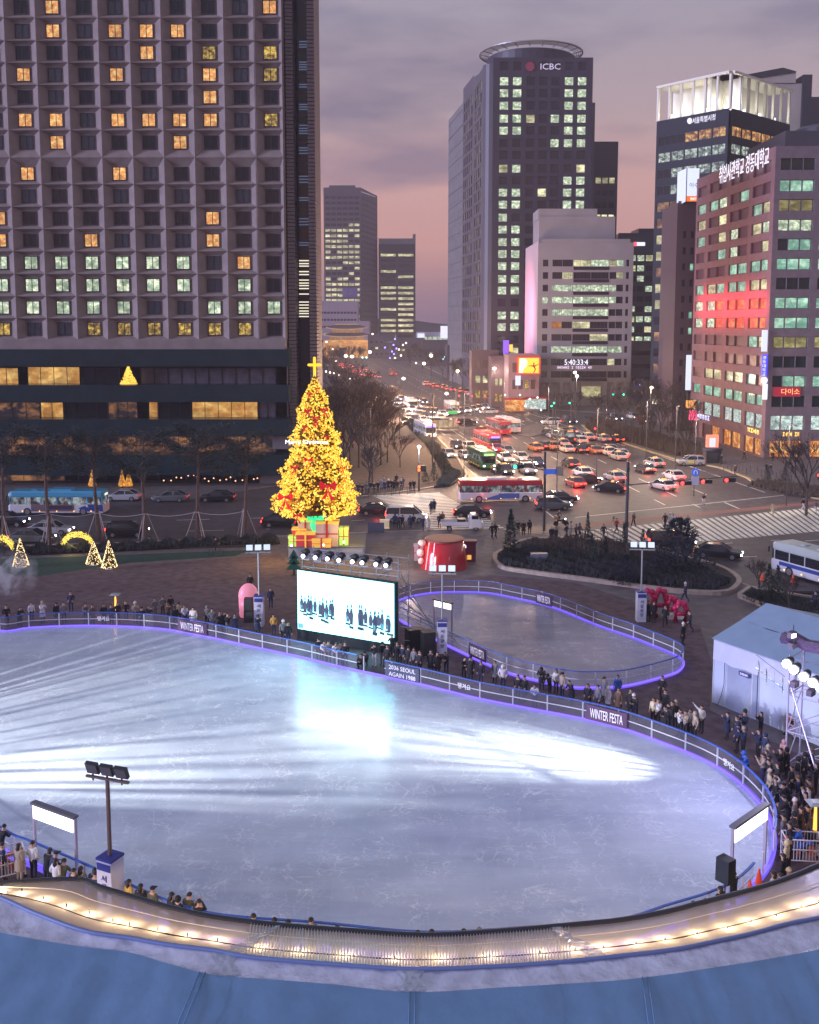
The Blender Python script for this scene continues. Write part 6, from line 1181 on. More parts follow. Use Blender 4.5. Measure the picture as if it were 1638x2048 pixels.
def ground_cover(name, label, px, n, m, h=.4, z=.3, seed=1):
    r = random.Random(seed); P_ = [W(x, y, z) for x, y in px]; xs_, ys_ = [p.x for p in P_], [p.y for p in P_]; g = MB(); c = 0
    def inside(x, y):
        k = False
        for i in range(len(P_)):
            a, b = P_[i], P_[i-1]
            if (a.y > y) != (b.y > y) and x < (b.x-a.x)*(y-a.y)/(b.y-a.y)+a.x: k = not k
        return k
    while c < n:
        x, y = r.uniform(min(xs_), max(xs_)), r.uniform(min(ys_), max(ys_))
        if not inside(x, y): continue
        c += 1; hh = h*(.5+.6*math.sin(x*1.3+y*.9)**2)*r.uniform(.5, 1.3); a = r.uniform(0, 6.28); w = r.uniform(.04, .12)
        dx, dy = math.cos(a)*w, math.sin(a)*w; lx, ly = r.gauss(0, .15), r.gauss(0, .15); g.face([(x-dx, y-dy, z), (x+dx, y+dy, z), (x+lx, y+ly, z+hh)]); g.face([(x+dx, y, z+hh*.4), (x+dx+w*2, y+w, z+hh*.7), (x, y+w, z+hh*.8)])
    o = g.build(name, m); o['kind'] = 'stuff'; o['label'] = label; return o
M_sh = mat('shrub_leaf', (.04, .045, .05), .9, noise=.5, scale=3); M_sh2 = mat('dry_shrub', (.10, .075, .065), .9, noise=.4, scale=3)
ground_cover('low_shrubs', 'low dark shrubs covering the planting bed', [(995, 1122), (1010, 1105), (1130, 1088), (1330, 1115), (1465, 1165), (1430, 1180), (1240, 1165), (1010, 1135)], 9000, M_sh, .7, .35)
ground_cover('ornamental_grass', 'dry brown grasses at the back of the planting bed', [(1040, 1092), (1130, 1086), (1250, 1098), (1330, 1115), (1280, 1125), (1100, 1105)], 3500, M_sh2, 1.0, .35, 2)
ground_cover('roadside_shrubs', 'low shrubs in the strip under the pines', [(-90, 1106), (0, 1103), (300, 1091), (540, 1079), (552, 1086), (300, 1098), (0, 1111), (-90, 1114)], 8000, M_sh, .8, .3, 3)
ground_cover('island_shrubs', 'low shrubs on the island tip', [(872, 972), (885, 952), (905, 938), (922, 948), (900, 970)], 1600, M_sh, .5, .3, 4); ground_cover('kerb_shrubs', 'dry shrubs on the curved kerb bed', [(1500, 970), (1520, 964), (1695, 986), (1690, 1001), (1570, 988)], 2600, M_sh2, .8, .3, 5)
ground_cover('corner_bed_shrubs', 'low plants in the corner bed', [(1488, 1196), (1502, 1184), (1638, 1206), (1690, 1216), (1560, 1226)], 1800, M_sh, .4, .35, 6)
ground_cover('verge_shrubs', 'dark hedge between pavement and avenue', [(775, 800), (800, 815), (880, 900), (905, 945), (885, 945), (850, 890), (780, 815)], 5000, M_sh, 1.0, .1, 7)
ground_cover('corner_hedge', 'dark hedge along the right kerb of the avenue', [(1170, 856), (1185, 866), (1260, 885), (1350, 912), (1400, 918), (1400, 900), (1300, 872), (1200, 845)], 9000, M_sh2, 1.6, .1, 8)
# ---------------------------------------------------------------- vehicles (built pointing along +X)
PC = {}
def cp(n):
    d = {'silver': (.42, .42, .46), 'white': (.70, .69, .70), 'black': (.012, .012, .018), 'grey': (.14, .15, .17), 'dark blue': (.02, .03, .08), 'orange': (.42, .19, .09), 'dark': (.03, .03, .035), 'red': (.35, .02, .02)}
    return mat('paint_'+n.replace(' ', '_'), d[n], .25, coat=.6)
M_cg = mat('car_glass', (.015, .017, .025), .05, spec=.9); M_tyre = mat('tyre', (.012, .012, .014), .8); M_rim = mat('rim', (.35, .35, .38), .35, .7)
M_head = emi('headlight', (1, .93, 1), 8); M_tail = emi('taillight', (1, .035, .02), 6.0); M_tailoff = mat('tail_off', (.25, .01, .01), .3, emit=(1, .02, .02), es=.5, sample=False); M_headoff = mat('head_off', (.6, .6, .65), .1); M_amb = emi('indicator', (1, .42, .03), 4)
def wheels(t, xs_, hw_, rr=.33, w=.22):
    for x in xs_:
        for s in (-1, 1):
            g = MB(); g.tube((0, -w/2, 0), (0, w/2, 0), rr, n=14, m=0); g.tube((0, s*(w/2+.005), 0), (0, s*(w/2+.02), 0), rr*.66, n=12, m=1); o = g.build('wheel', [M_tyre, M_rim], t); o.location = (x, s*(hw_-w/2+.01), rr)
def loft(g, st, m=0):
    vs = []; n = 8
    for x, zb_, zt_, w in st:
        c = min(.14, (zt_-zb_)*.3); vs += [(x, -w+.05, zb_), (x, w-.05, zb_), (x, w, zb_+c), (x, w, zt_-c), (x, w-c*.9, zt_), (x, -w+c*.9, zt_), (x, -w, zt_-c), (x, -w, zb_+c)]
    k = len(st); g.add(vs, [(j*n+i, j*n+(i+1) % n, (j+1)*n+(i+1) % n, (j+1)*n+i) for j in range(k-1) for i in range(n)]+[tuple(reversed(range(n))), tuple((k-1)*n+i for i in range(n))], m)
def car(kind, sign=False):
    t = bpy.data.objects.new('car', None); COL.objects.link(t); t['category'] = 'car'
    if kind == 'sedan': L, Wd = 4.8, .92; st = [(-2.38, .35, .85, .74), (-2.25, .26, .98, .86), (-1.5, .22, 1.02, .92), (0, .2, .97, .93), (1.2, .22, .93, .92), (2.1, .26, .80, .86), (2.4, .34, .62, .70)]; gh = [(-1.95, 1.0), (-1.15, 1.44), (.35, 1.47), (1.25, .94)]; wx = (-1.42, 1.45)
    elif kind == 'suv': L, Wd = 4.6, .94; st = [(-2.25, .4, 1.05, .80), (-2.15, .3, 1.12, .9), (-1.2, .25, 1.12, .94), (0, .25, 1.08, .95), (1.2, .27, 1.05, .94), (2.1, .3, .95, .88), (2.3, .4, .75, .76)]; gh = [(-2.15, 1.1), (-1.9, 1.62), (.3, 1.68), (1.2, 1.06)]; wx = (-1.38, 1.42)
    else: L, Wd = 5.1, .98; st = [(-2.5, .4, 1.1, .88), (-2.42, .3, 1.15, .95), (-1.2, .25, 1.15, .98), (0, .25, 1.12, .98), (1.5, .27, 1.1, .97), (2.35, .32, .95, .9), (2.52, .42, .75, .8)]; gh = [(-2.45, 1.12), (-2.25, 1.86), (1.0, 1.9), (1.95, 1.08)]; wx = (-1.6, 1.6)
    g = MB(); loft(g, st); (x0, z0), (x1, z1), (x2, z2), (x3, z3) = gh; tw_ = Wd-.2
    g.add([(x1+.05, -tw_+.02, z1-.02), (x2-.05, -tw_+.02, z2-.02), (x2-.05, tw_-.02, z2-.02), (x1+.05, tw_-.02, z1-.02), (x1+.2, -tw_+.1, z1+.035), (x2-.2, -tw_+.1, z2+.035), (x2-.2, tw_-.1, z2+.035), (x1+.2, tw_-.1, z1+.035)], ((0, 1, 5, 4), (1, 2, 6, 5), (2, 3, 7, 6), (3, 0, 4, 7), (4, 5, 6, 7)))
    for s in (-1, 1):
        for a, b_, wa, wb in (((x0, z0), (x1, z1), Wd-.06, tw_), ((x1, z1), (x2, z2), tw_, tw_), ((x2, z2), (x3, z3), tw_, Wd-.06), (((x1+x2)/2-.1, z1), ((x1+x2)/2-.12, z0+.0), tw_+.01, Wd-.05)): g.tube((a[0], s*wa, a[1]), (b_[0], s*wb, b_[1]), .04, n=4)
        g.box((x3-.35, s*(Wd+.08), z3+.06), (.16, .16, .12))
    g.box((2.3 if kind != 'van' else 2.45, 0, .42), (.12, 1.1, .16), m=1); g.box((-L/2+.06, 0, .45), (.12, 1.2, .14), m=1); g.box((-L/2+.03, 0, .72), (.06, .5, .13), m=2)
    g.build('body', [cp('silver'), M_tyre, M_post], t)
    g = MB(); vs = [(x0, -Wd+.06, z0), (x3, -Wd+.06, z3), (x3, Wd-.06, z3), (x0, Wd-.06, z0), (x1, -tw_, z1), (x2, -tw_, z2), (x2, tw_, z2), (x1, tw_, z1)]; g.add(vs, ((0, 1, 5, 4), (1, 2, 6, 5), (2, 3, 7, 6), (3, 0, 4, 7), (4, 5, 6, 7))); g.build('window_glass', M_cg, t)
    wheels(t, wx, Wd)
    xf = st[-1][0]-.06; xb = st[0][0]+.02; zf = st[-1][2]-.02; zb_ = st[0][2]-.1
    for s in (-1, 1):
        g = MB(); g.box((xf, s*(st[-1][3]-.02), zf), (.16, .3, .15)); g.build('headlight', M_head, t); g = MB(); g.box((xb, s*(st[0][3]-.1), zb_), (.12, .46, .22)); g.build('taillight', M_tail, t)
    if sign: g = MB(); g.box((-.3, 0, z1+.13), (.25, .75, .17), taper=.8); g.build('taxi_sign', emi('taxi_glow', (1, .35, .10), 1.8), t)
    for o in t.children: t['_h'] = 1
    del t['_h']; return t
PROT = {k: car(*v) for k, v in {'sedan': ('sedan',), 'suv': ('suv',), 'van': ('van',), 'taxi': ('sedan', True)}.items()}; PUSED = set()
def put_car(kind, loc, ang, colour, label, head='auto', group=None, sc_=1.0):
    src = PROT[kind]
    if kind not in PUSED:
        PUSED.add(kind); t = src; t.location = loc; t.rotation_euler = (0, 0, ang); tag(t, label, 'car' if kind != 'van' else 'van', group); t.name = 'taxi' if kind == 'taxi' else ('van' if kind == 'van' else 'car')
    else: t = dup(src, loc, ang, label, group, None, 'car' if kind != 'van' else 'van'); t.name = 'taxi' if kind == 'taxi' else ('van' if kind == 'van' else 'car')
    for o in t.children:
        n = o.name.split('.')[0]
        if n == 'body': paint(o, 0, cp(colour))
        if n == 'headlight': paint(o, 0, M_headoff if head in ('away', 'off') else M_head)
        if n == 'taillight': paint(o, 0, M_tailoff if head in ('near', 'off') else (M_amb if head == 'amber' else M_tail))
    return t
away = lambda Y: math.atan2(1, -.22 if Y < 260 else -.14)
def at_px(x, y): return W(x, y, .01)
Q = [ # x, y(base), kind, colour, direction (t=towards, a=away, l, r or degrees), label
 (898, 915, 'sedan', 'silver', 't', 'silver sedan with headlights leftmost in the waiting queue at the crossing'), (932, 918, 'sedan', 'white', 't', 'white sedan with bright headlights second in the queue at the crossing'), (914, 897, 'sedan', 'dark', 't', 'dark sedan with headlights behind the leading silver one'), (940, 902, 'suv', 'white', 't', 'white SUV with headlights left of the red-roofed bus'), (958, 912, 'sedan', 'silver', 't', 'silver sedan with headlights just left of the green bus'),
 (1012, 924, 'sedan', 'silver', 't', 'silver sedan with headlights right of the green bus'), (1015, 908, 'sedan', 'grey', 't', 'grey sedan with headlights behind the red-roofed bus'), (1043, 922, 'sedan', 'silver', 't', 'silver sedan with headlights in the third waiting lane'), (1073, 932, 'sedan', 'dark blue', 't', 'dark blue sedan with headlights rightmost of the waiting lanes'), (1011, 948, 'taxi', 'dark', 't', 'dark taxi with green-lit screen at the front of the waiting queue'), (1055, 948, 'suv', 'silver', 't', 'silver SUV at the front right of the waiting queue'), (956, 926, 'sedan', 'white', 't', 'white sedan half hidden at the left flank of the green bus'), (992, 904, 'sedan', 'red', 't', 'red sedan in front of the red-roofed bus'),
 (1072, 903, 'taxi', 'orange', 'a', 'pale orange taxi leaving left of a dark car mid crossing'), (1092, 899, 'sedan', 'dark', 'a', 'dark sedan leaving just ahead of the pale orange taxi'), (1110, 878, 'taxi', 'white', 'a', 'white taxi leaving below the dark bus shape at the junction'), (1126, 894, 'taxi', 'silver', 'a', 'silver taxi leaving right of centre with lit roof sign'), (1162, 888, 'sedan', 'white', 'a', 'white sedan leaving on the right lanes with red lights'), (1180, 905, 'suv', 'black', 'a', 'black SUV leaving on the right lanes'), (1222, 906, 'sedan', 'silver', 'a', 'silver sedan leaving ahead of an orange-lit taxi'), (1239, 921, 'taxi', 'silver', 'a', 'silver taxi with amber lights near the right kerb'),
 (1143, 936, 'taxi', 'black', 'a', 'black taxi with glowing red tail bar in the middle lanes'), (1168, 955, 'taxi', 'white', 'a', 'white taxi seen from behind beside the glowing red car'), (1153, 976, 'sedan', 'red', 'a', 'car with the brightest full-width red tail lights in the crossing'), (1178, 970, 'sedan', 'black', 35, 'black car right behind the bright red tail-lit car'), (1233, 964, 'taxi', 'silver', 'a', 'silver taxi above the dark turning taxi'), (1225, 987, 'taxi', 'black', 150, 'black taxi turning left with red lights beside the tall signal pole'),
 (1293, 947, 'sedan', 'dark', 'a', 'dark car with two red lights in the right lanes'), (1312, 935, 'taxi', 'silver', 'a', 'silver taxi in the right lanes above the white one'), (1352, 962, 'sedan', 'white', 'a', 'white car with wide red brake lights in the right lanes'), (1330, 982, 'taxi', 'white', 112, 'white taxi with red roof lamp nearest the hanging signal'),
 (1384, 932, 'suv', 'silver', 'l', 'silver SUV with yellow door stripe at the corner kerb'), (1103, 850, 'suv', 'white', 'l', 'white SUV crossing in front of the clock building'), (1140, 848, 'van', 'black', 't', 'black van facing the camera left of the far hedge'), (1142, 868, 'taxi', 'dark', 'a', 'dark taxi stopped below the black van'), (978, 828, 'sedan', 'silver', 'l', 'silver sedan parked sideways by the avenue corner'), (934, 852, 'suv', 'black', 20, 'black SUV crossing right of the bus stop shelter'), (825, 850, 'sedan', 'black', 'l', 'black saloon crossing left of the purple-signed bus'), (963, 868, 'taxi', 'red', 'a', 'red taxi between the red-lit buses'), (1105, 865, 'sedan', 'white', 'a', 'white car ahead of the dark bus at the junction'),
 (1268, 838, 'sedan', 'white', 't', 'white car in the side street by the pink trees'), (1290, 846, 'taxi', 'red', 't', 'red and white car in the side street'), (1232, 842, 'suv', 'black', 't', 'black SUV in the side street left of the white car'),
 (945, 1036, 'sedan', 'black', 'r', 'black sedan crossing the striped crossing behind the flatbed truck'), (1108, 1021, 'suv', 'grey', 'r', 'grey SUV turning right of the long red and white bus'), (1122, 1006, 'sedan', 'dark', 'r', 'dark car hidden behind the grey SUV'), (755, 1032, 'sedan', 'black', 'r', 'black car with red light behind the white minivan'), (812, 1046, 'van', 'white', 'r', 'white minivan with glowing tail lamp before the left crossing'),
 (1345, 1098, 'van', 'dark', 'r', 'dark van with green light behind the big conifer clump'), (1445, 1122, 'sedan', 'black', -22, 'black taxi-like sedan with amber hazard lights beside the coach'),
 (242, 1003, 'sedan', 'silver', 'l', 'white saloon directly behind the blue bus'), (338, 1005, 'sedan', 'grey', 'l', 'blue-grey limousine before the hotel entrance'), (432, 1005, 'sedan', 'black', 'l', 'black saloon in the shade of the hotel entrance'), (97, 1071, 'sedan', 'silver', 'r', 'silver sedan with tail light behind the left lit cone tree'), (58, 1088, 'sedan', 'grey', 'r', 'grey car low behind the lawn left of the arch'), (250, 1076, 'suv', 'black', 'r', 'black SUV with headlight behind the right lit cone tree'), (562, 1056, 'sedan', 'black', 'r', 'black saloon directly left of the christmas tree plinth'), (10, 1055, 'suv', 'black', 'r', 'black car at the left edge behind the pine')]
for x, y, k, c, d_, lb in Q:
    p = at_px(x, y); a = away(p.y); hd = 'auto'
    if d_ == 't': a += math.pi; hd = 'near'
    elif d_ == 'a': hd = 'away'
    elif d_ == 'l': a = math.pi
    elif d_ == 'r': a = 0
    else: a = R(d_)
    if 'hazard' in lb: hd = 'amber'
    if lb.startswith(('white saloon', 'blue-grey', 'black saloon in', 'silver SUV with')): hd = 'off'
    p = p+Vector((0, .9, 0)) if d_ in ('t', 'l', 'r') else p+Vector((0, 1.5, 0)); t = put_car(k, p, a, c, lb, hd)
    if 'yellow door' in lb: g = MB(); g.box((0, .955, .7), (1.3, .02, .3)); g.build('door_stripe', mat('stripe_yellow', (.7, .55, .05), .5), t)
for x, y, e in [(1153, 978, 260), (1352, 966, 160), (1072, 907, 60), (1168, 958, 60), (1330, 986, 90), (1233, 968, 60), (1143, 940, 70), (1293, 950, 60), (1222, 910, 50), (1012, 876, 200), (755, 1036, 40), (975, 1012, 50)]: point('tail_glow', W(x, y, .01)+Vector((0, -.4, .7)), (1, .05, .03), e, .15)
for x, y, e in [(898, 915, 500), (932, 918, 500), (1012, 924, 350), (1045, 924, 350), (1020, 950, 500), (1058, 950, 400), (960, 915, 300), (858, 880, 700), (820, 840, 600), (850, 815, 600)]: a = away(150)+math.pi; p = W(x, y, .01)+Vector((math.cos(a)*.6, math.sin(a)*.6, .7)); spot('head_glow', p, p+Vector((math.cos(a)*9, math.sin(a)*9, -.75)), (1, .95, .95), e, 60, .8, .1)
# far queues: outbound red tail lights and inbound headlights
r = random.Random(4)
def queue(n, f, kind, group, label):
    for k in range(n):
        x, y = f(k); p = W(x, y, .01); a = away(p.y)+(math.pi if kind == 'near' else 0)
        put_car(r.choice(('sedan', 'taxi', 'sedan', 'suv')), p, a, r.choice(('silver', 'white', 'black', 'grey', 'white', 'dark', 'orange', 'silver')), label, kind, group)
queue(34, lambda k: (716+(k % 6)*8.5-(k//6)*9+r.uniform(-2, 2), 751-(k//6)*4.6+(k % 6)*1.0), 'away', 'far queue of cars with red lights', 'tiny far car with red tail lights queueing up the avenue')
queue(16, lambda k: (848+k*9.2+r.uniform(-2, 2), 770+k*1.9+r.uniform(-1, 3)), 'away', 'cars leaving along the right kerb', 'distant car with orange-red tail lights along the avenue right side')
queue(30, lambda k: (772+(k % 6)*15+(k//6)*11+r.uniform(-3, 3), 796+(k % 6)*2+(k//6)*11+r.uniform(-1, 1)), 'near', 'inbound cars with headlights', 'distant oncoming car with white headlights at the avenue left side')
queue(12, lambda k: (1095+(k % 6)*27+(k//6)*10+r.uniform(-3, 3), 866+(k//6)*27+(k % 6)*2.5+r.uniform(-2, 2)+6), 'away', 'departing cars filling the junction', 'departing car with red tail lights among the junction traffic')
queue(8, lambda k: (885+k*12, 832-k*2), 'near', 'cars by the bus stop', 'oncoming car near the bus stop shelter')
# buses
def bus(loc, ang, L, low, up, roof, label, band=None, sign=None, lit_in=True, tail='on', head='on', H=3.05, extra=None, face=None):
    t = thing('bus', label, 'bus', loc, ang); w = 1.25; g = MB()
    def ring(x, s, z0, z1, m): g.box((x, 0, (z0+z1)/2), (s, 2*w, z1-z0), m=m)
    loft(g, [(-L/2, .35, 1.35, w-.1), (-L/2+.15, .3, 1.42, w), (L/2-.25, .3, 1.42, w), (L/2, .38, 1.3, w-.14)], 0)
    loft(g, [(-L/2+.02, 2.3, H-.05, w-.12), (-L/2+.3, 2.28, H, w-.02), (L/2-.5, 2.28, H, w-.02), (L/2-.12, 2.32, H-.12, w-.18)], 1)
    for s in (-1, 1):
        for k in range(7): x = -L/2+.2+(L-.7)*k/6; g.box((x, s*(w-.04), 1.86), (.12, .07, .95), m=1)
    g.box((-.5, 0, H+.1), (2.6, 1.5, .22), m=2); g.box((L/2-3, 0, H+.05), (.7, .7, .1), m=2)
    if band: 
        for s in (-1, 1): g.box((-.3, s*(w+.004), 1.08), (L*.86, .012, .36), m=3)
    g.build('body', [low, up, roof, band or low], t)
    g = MB(); loft(g, [(-L/2+.04, 1.36, 2.34, w-.12), (-L/2+.3, 1.36, 2.34, w-.03), (L/2-.35, 1.36, 2.34, w-.03), (L/2-.07, 1.3, 2.4, w-.18)]); g.build('window_glass', lit('bus_interior', srgb(45, 45, 55), srgb(190, 200, 200), .75, 1.6, 1.2, .15) if lit_in else M_cg, t)
    g = MB(); g.box((L/2-.05, 0, 1.75), (.14, 2*w-.5, 1.15)); g.build('windscreen', M_cg, t)
    wheels(t, (-L/2+2.6, L/2-2.4), w, .48, .3)
    for s in (-1, 1):
        g = MB(); g.box((L/2-.02, s*.85, .72), (.1, .34, .2)); g.build('headlight', M_head if head == 'on' else M_headoff, t); g = MB(); g.box((-L/2+.02, s*.98, .95), (.1, .24, .34)); g.build('taillight', M_tail if tail == 'on' else M_tailoff, t)
        g = MB(); g.box((L/2+.1, s*1.36, 2.2), (.12, .1, .5)); g.tube((L/2-.1, s*1.15, 2.45), (L/2+.1, s*1.36, 2.45), .02); g.build('mirror', M_tyre, t)
    if sign: g = MB(); g.box((L/2-.05, 0, 2.55), (.12, 1.7, .34)); g.build('route_display', sign, t); g = MB(); g.box((-L/2+.03, 0, 2.55), (.06, 1.2, .26)); g.build('rear_display', sign, t)
    g = MB()
    for k in range(5):
        for s in (-1, 1): g.box((-L/2+1.6+k*(L-3.4)/4, s*(w+.01), .55), (.12, .03, .09))
    g.build('side_markers', M_amb, t)
    if face: face(t, L, w)
    return t
B_sky = mat('bus_sky_blue', (.07, .36, .58), .3, coat=.5); B_wh = mat('bus_white', (.62, .62, .68), .3, coat=.5); B_red = mat('bus_red', (.36, .03, .05), .3, coat=.5); B_gr = mat('bus_green', (.05, .20, .09), .3, coat=.5); B_navy = mat('bus_navy', (.03, .06, .28), .4); B_pur = emi('violet_led_sign', (.20, .12, 1), 3)
def face_blue(t, L, w):
    for s in (1,):
        g = MB(); g.add([(-L/2+.1, w+.012, .5), (-L/2+.1, w+.012, 1.36), (-L/2+1.9, w+.012, 1.42), (-L/2+3.2, w+.012, .9), (-L/2+2.0, w+.012, .5)], ((0, 1, 2, 3, 4),)); g.build('navy_rear_panel', B_navy, t)
        g = MB(); g.box((.4, w+.012, .95), (5.4, .02, .85)); g.box((-.6, w+.02, 1.0), (3, .02, .5), m=1); g.build('side_advert', [mat('ad_mauve', (.16, .10, .13), .5), mat('ad_dark', (.05, .02, .05), .5)], t)
        for k in range(2): text('badge', 'K', M_ink, (-L/2+2.2, w+.03, 1.05), (-1, 0, 0), .3, .3, None).parent = t if k == 0 else t; break
bus(W(112, 1031, .01)+Vector((0, 1.3, 0)), math.pi, 12.0, B_wh, B_sky, B_sky, 'sky blue city bus passing in front of the hotel', None, emi('led_text', (1, .9, .7), 1.0), face=face_blue, tail='off')
def face_rw(t, L, w):
    g = MB(); g.add([(-L/2+2.9, -w-.012, .42), (-L/2+5.6, -w-.012, .42), (-L/2+6.6, -w-.012, 1.3), (-L/2+4.9, -w-.012, 1.0)], ((0, 1, 2, 3),)); g.box((1.0, -w-.01, .9), (2.8, .02, .7)); g.build('blue_side_panels', mat('ad_blue', (.08, .15, .42), .5), t)
    g = MB(); g.box((-L/2-.0, 0, 1.0), (.08, 2.1, .5)); g.build('rear_panel', B_wh, t)
p = (W(935, 1006, .01)+W(1070, 1006, .01))/2; bus(p+Vector((0, 1.6, 0)), .06, 11.3, B_wh, B_red, B_wh, 'long white city bus with dark red top turning across the crossing', None, emi('led_text_o', (1, .3, .1), 1.5), face=face_rw)
p = W(1538, 1142, .01); bus(p+Vector((.434, -.9, 0))*6.0+Vector((.9, .434, 0))*1.25, R(115.7), 11.8, B_wh, mat('coach_roof', (.42, .46, .44), .5), mat('coach_roof2', (.38, .42, .42), .5), 'white coach with broad blue stripe cut by the right edge', B_navy, None, False, 'off', 'off')
aw = lambda x, y: away(W(x, y, 0).y)
bus(W(982, 943, .01)+Vector((-1.2, 6, 0)), aw(982, 943)+math.pi, 9.5, B_gr, B_gr, B_wh, 'green city bus facing the camera in the waiting queue', None, emi('led_text_g', (.5, 1, .3), 1.2), True, 'off')
bus(W(992, 903, .01)+Vector((-1.2, 6.5, 0)), aw(992, 903)+math.pi, 11, B_red, B_red, mat('roof_pink', (.45, .2, .2), .5), 'red-roofed bus with violet route display in the waiting queue', None, B_pur, True, 'off')
bus(W(858, 878, .01)+Vector((-.8, 6, 0)), aw(858, 878)+math.pi, 11, B_wh, B_wh, B_wh, 'white bus with violet glowing windscreen display near the shelter', None, B_pur, True, 'off')
bus(W(1012, 872, .01)+Vector((-1.2, 6, 0)), aw(1012, 872), 11, B_red, B_red, B_red, 'red bus with red tail lights seen from behind', None, None, True)
bus(W(1032, 868, .01)+Vector((-1.2, 6.5, 0)), aw(1032, 868), 11.5, B_wh, B_wh, B_wh, 'silver-white bus seen from behind right of the red bus', None, emi('led_text_o', (1, .3, .1), 1.5), True)
bus(W(905, 828, .01)+Vector((0, 6, 0)), aw(905, 828), 10, B_red, B_wh, B_wh, 'distant bus with orange lights stopped under the red signals', None, MATS['led_text_o'], True)
bus(W(785, 752, .01)+Vector((0, 6, 0)), aw(785, 752), 10, B_red, B_red, B_red, 'far red bus at the right end of the red-lit queue', None, None, True)
bus(W(1140, 888, .01)+Vector((-.8, 4, 0)), aw(1140, 888), 8, mat('bus_dark', (.03, .03, .04), .4), MATS['bus_dark'], MATS['bus_dark'], 'dark minibus with amber lights below the clock building', None, MATS['led_text_o'], True, H=2.8)
bus(W(822, 820, .01)+Vector((0, 5, 0)), aw(822, 820)+math.pi, 10, B_wh, B_wh, B_wh, 'distant white bus facing the camera in the oncoming lanes', None, MATS['led_text'], True, 'off')
# flatbed truck, delivery motorcycles
t = thing('flatbed_truck', 'small white flatbed truck parked on the plaza near the crossing', 'truck', W(925, 1063, .12)+Vector((0, .9, 0)), 0)
g = MB(); loft(g, [(.75, .35, 1.5, .82), (1.0, .32, 1.95, .86), (1.5, .32, 1.97, .86), (2.15, .32, 1.25, .86), (2.45, .38, .95, .8)]); g.build('cab', cp('white'), t)
g = MB(); g.box((-.85, 0, .72), (3.2, 1.7, .12)); g.box((-.85, -.84, .92), (3.2, .05, .36)); g.box((-.85, .84, .92), (3.2, .05, .36)); g.box((-2.44, 0, .92), (.05, 1.7, .36)); g.box((.72, 0, 1.2), (.06, 1.7, .95)); g.build('flatbed', B_wh, t)
g = MB(); g.box((-.1, 0, 1.1), (.9, 1.2, .5)); g.build('load', M_lb, t); g = MB(); g.box((1.45, 0, 1.62), (.75, 1.74, .42)); g.add([(1.62, -.74, 1.9), (2.16, -.74, 1.3), (2.16, .74, 1.3), (1.62, .74, 1.9)], ((0, 1, 2, 3),)); g.build('window_glass', M_cg, t); wheels(t, (-1.5, 1.55), .84, .3, .2)
for s in (-1, 1): g = MB(); g.box((2.44, s*.6, .72), (.08, .25, .16)); g.build('headlight', M_headoff, t); g = MB(); g.box((-2.47, s*.7, .7), (.05, .25, .14)); g.build('taillight', emi('tail_soft', (1, .4, .25), 1.5), t)
def moto(loc, ang, label, lt=M_head):
    t = thing('motorcycle', label, 'motorcycle', loc, ang); g = MB(); g.path([(-.6, 0, .55), (-.1, 0, .62), (.35, 0, .85), (.6, 0, .32)], .07); g.box((-.15, 0, .72), (.7, .26, .16)); g.box((.25, 0, .55), (.25, .3, .5)); g.tube((.38, -.32, 1.0), (.38, .32, 1.0), .02); g.build('frame', M_lb, t)
    for x in (-.62, .62): g = MB(); g.tube((x, -.06, .3), (x, .06, .3), .3, n=12); g.build('wheel', M_tyre, t)
    g = MB(); g.box((-.62, 0, 1.02), (.45, .45, .42)); g.build('delivery_box', cp('orange'), t); g = MB(); g.ball((.5, 0, .85), .09); g.build('headlight', lt, t)
moto(W(1122, 1052, .12), .1, 'delivery scooter with a lit lamp at the plaza edge'); moto(W(986, 948, .01), away(140)+math.pi, 'motorcycle with headlight at the head of the waiting queue'); moto(W(1308, 930, .01), away(150), 'motorcycle with red lamp among the right lane cars', M_tail)
t = thing('bicycle', 'bicycle ridden along the plaza path near the pines', 'bicycle', W(432, 1112, .12), 0); g = MB(); g.path([(-.5, 0, .35), (-.15, 0, .85), (.35, 0, .85), (.5, 0, .35)], .025); g.path([(-.5, 0, .35), (0, 0, .32), (.35, 0, .85)], .025); g.tube((.36, -.25, 1.0), (.36, .25, 1.0), .02); g.box((-.18, 0, .9), (.25, .14, .06)); g.build('frame', M_lb, t)
for x in (-.5, .5):
    g = MB(); g.path([(x+.33*math.cos(a*.5236), 0, .35+.33*math.sin(a*.5236)) for a in range(13)], .025, 4); g.build('wheel', M_tyre, t)
# ---------------------------------------------------------------- street furniture
M_pl = mat('pole_dark', (.06, .055, .065), .5)
def signal(x, ybase, ytop, arm_px, heads, label, col, extra=None, rad_=.11):
    b = W(x, ybase, .1); t = thing('traffic_signal', label, 'traffic signal', b); H = D(x, ytop, b.y).z; g = MB(); g.tube((0, 0, 0), (0, 0, H), rad_*1.2, rad_, 8); g.build('pole', M_pl, t)
    if arm_px: q_ = D(arm_px[0], arm_px[1], b.y)-b; q0 = D(x, arm_px[2], b.y)-b; g = MB(); g.tube(q0, q_, .07, .05, 6); g.build('arm', M_pl, t)
    for hx_, hy in heads:
        q_ = D(hx_, hy, b.y-.1)-b; q_.y = -.15; g = MB(); g.box(q_+Vector((.35, .05, 0)), (1.35, .25, .42)); o = g.build('signal_head', M_lb, t); g = MB(); g.ball(q_+Vector((0, -.12, 0)), (.2, .1, .2), n=12, k=7); g.build('lamp', col, o)
    if extra: extra(t, b)
    return t
S_r = emi('signal_red', (1, .03, .03), 5); S_g = emi('signal_green', (.03, 1, .5), 4)
for x in (918, 944, 970): signal(x-6 if x == 918 else x, 832, 778, None, [(x, 792)], 'distant red traffic light over the avenue', S_r)['group'] = 'three distant red lights over the avenue'
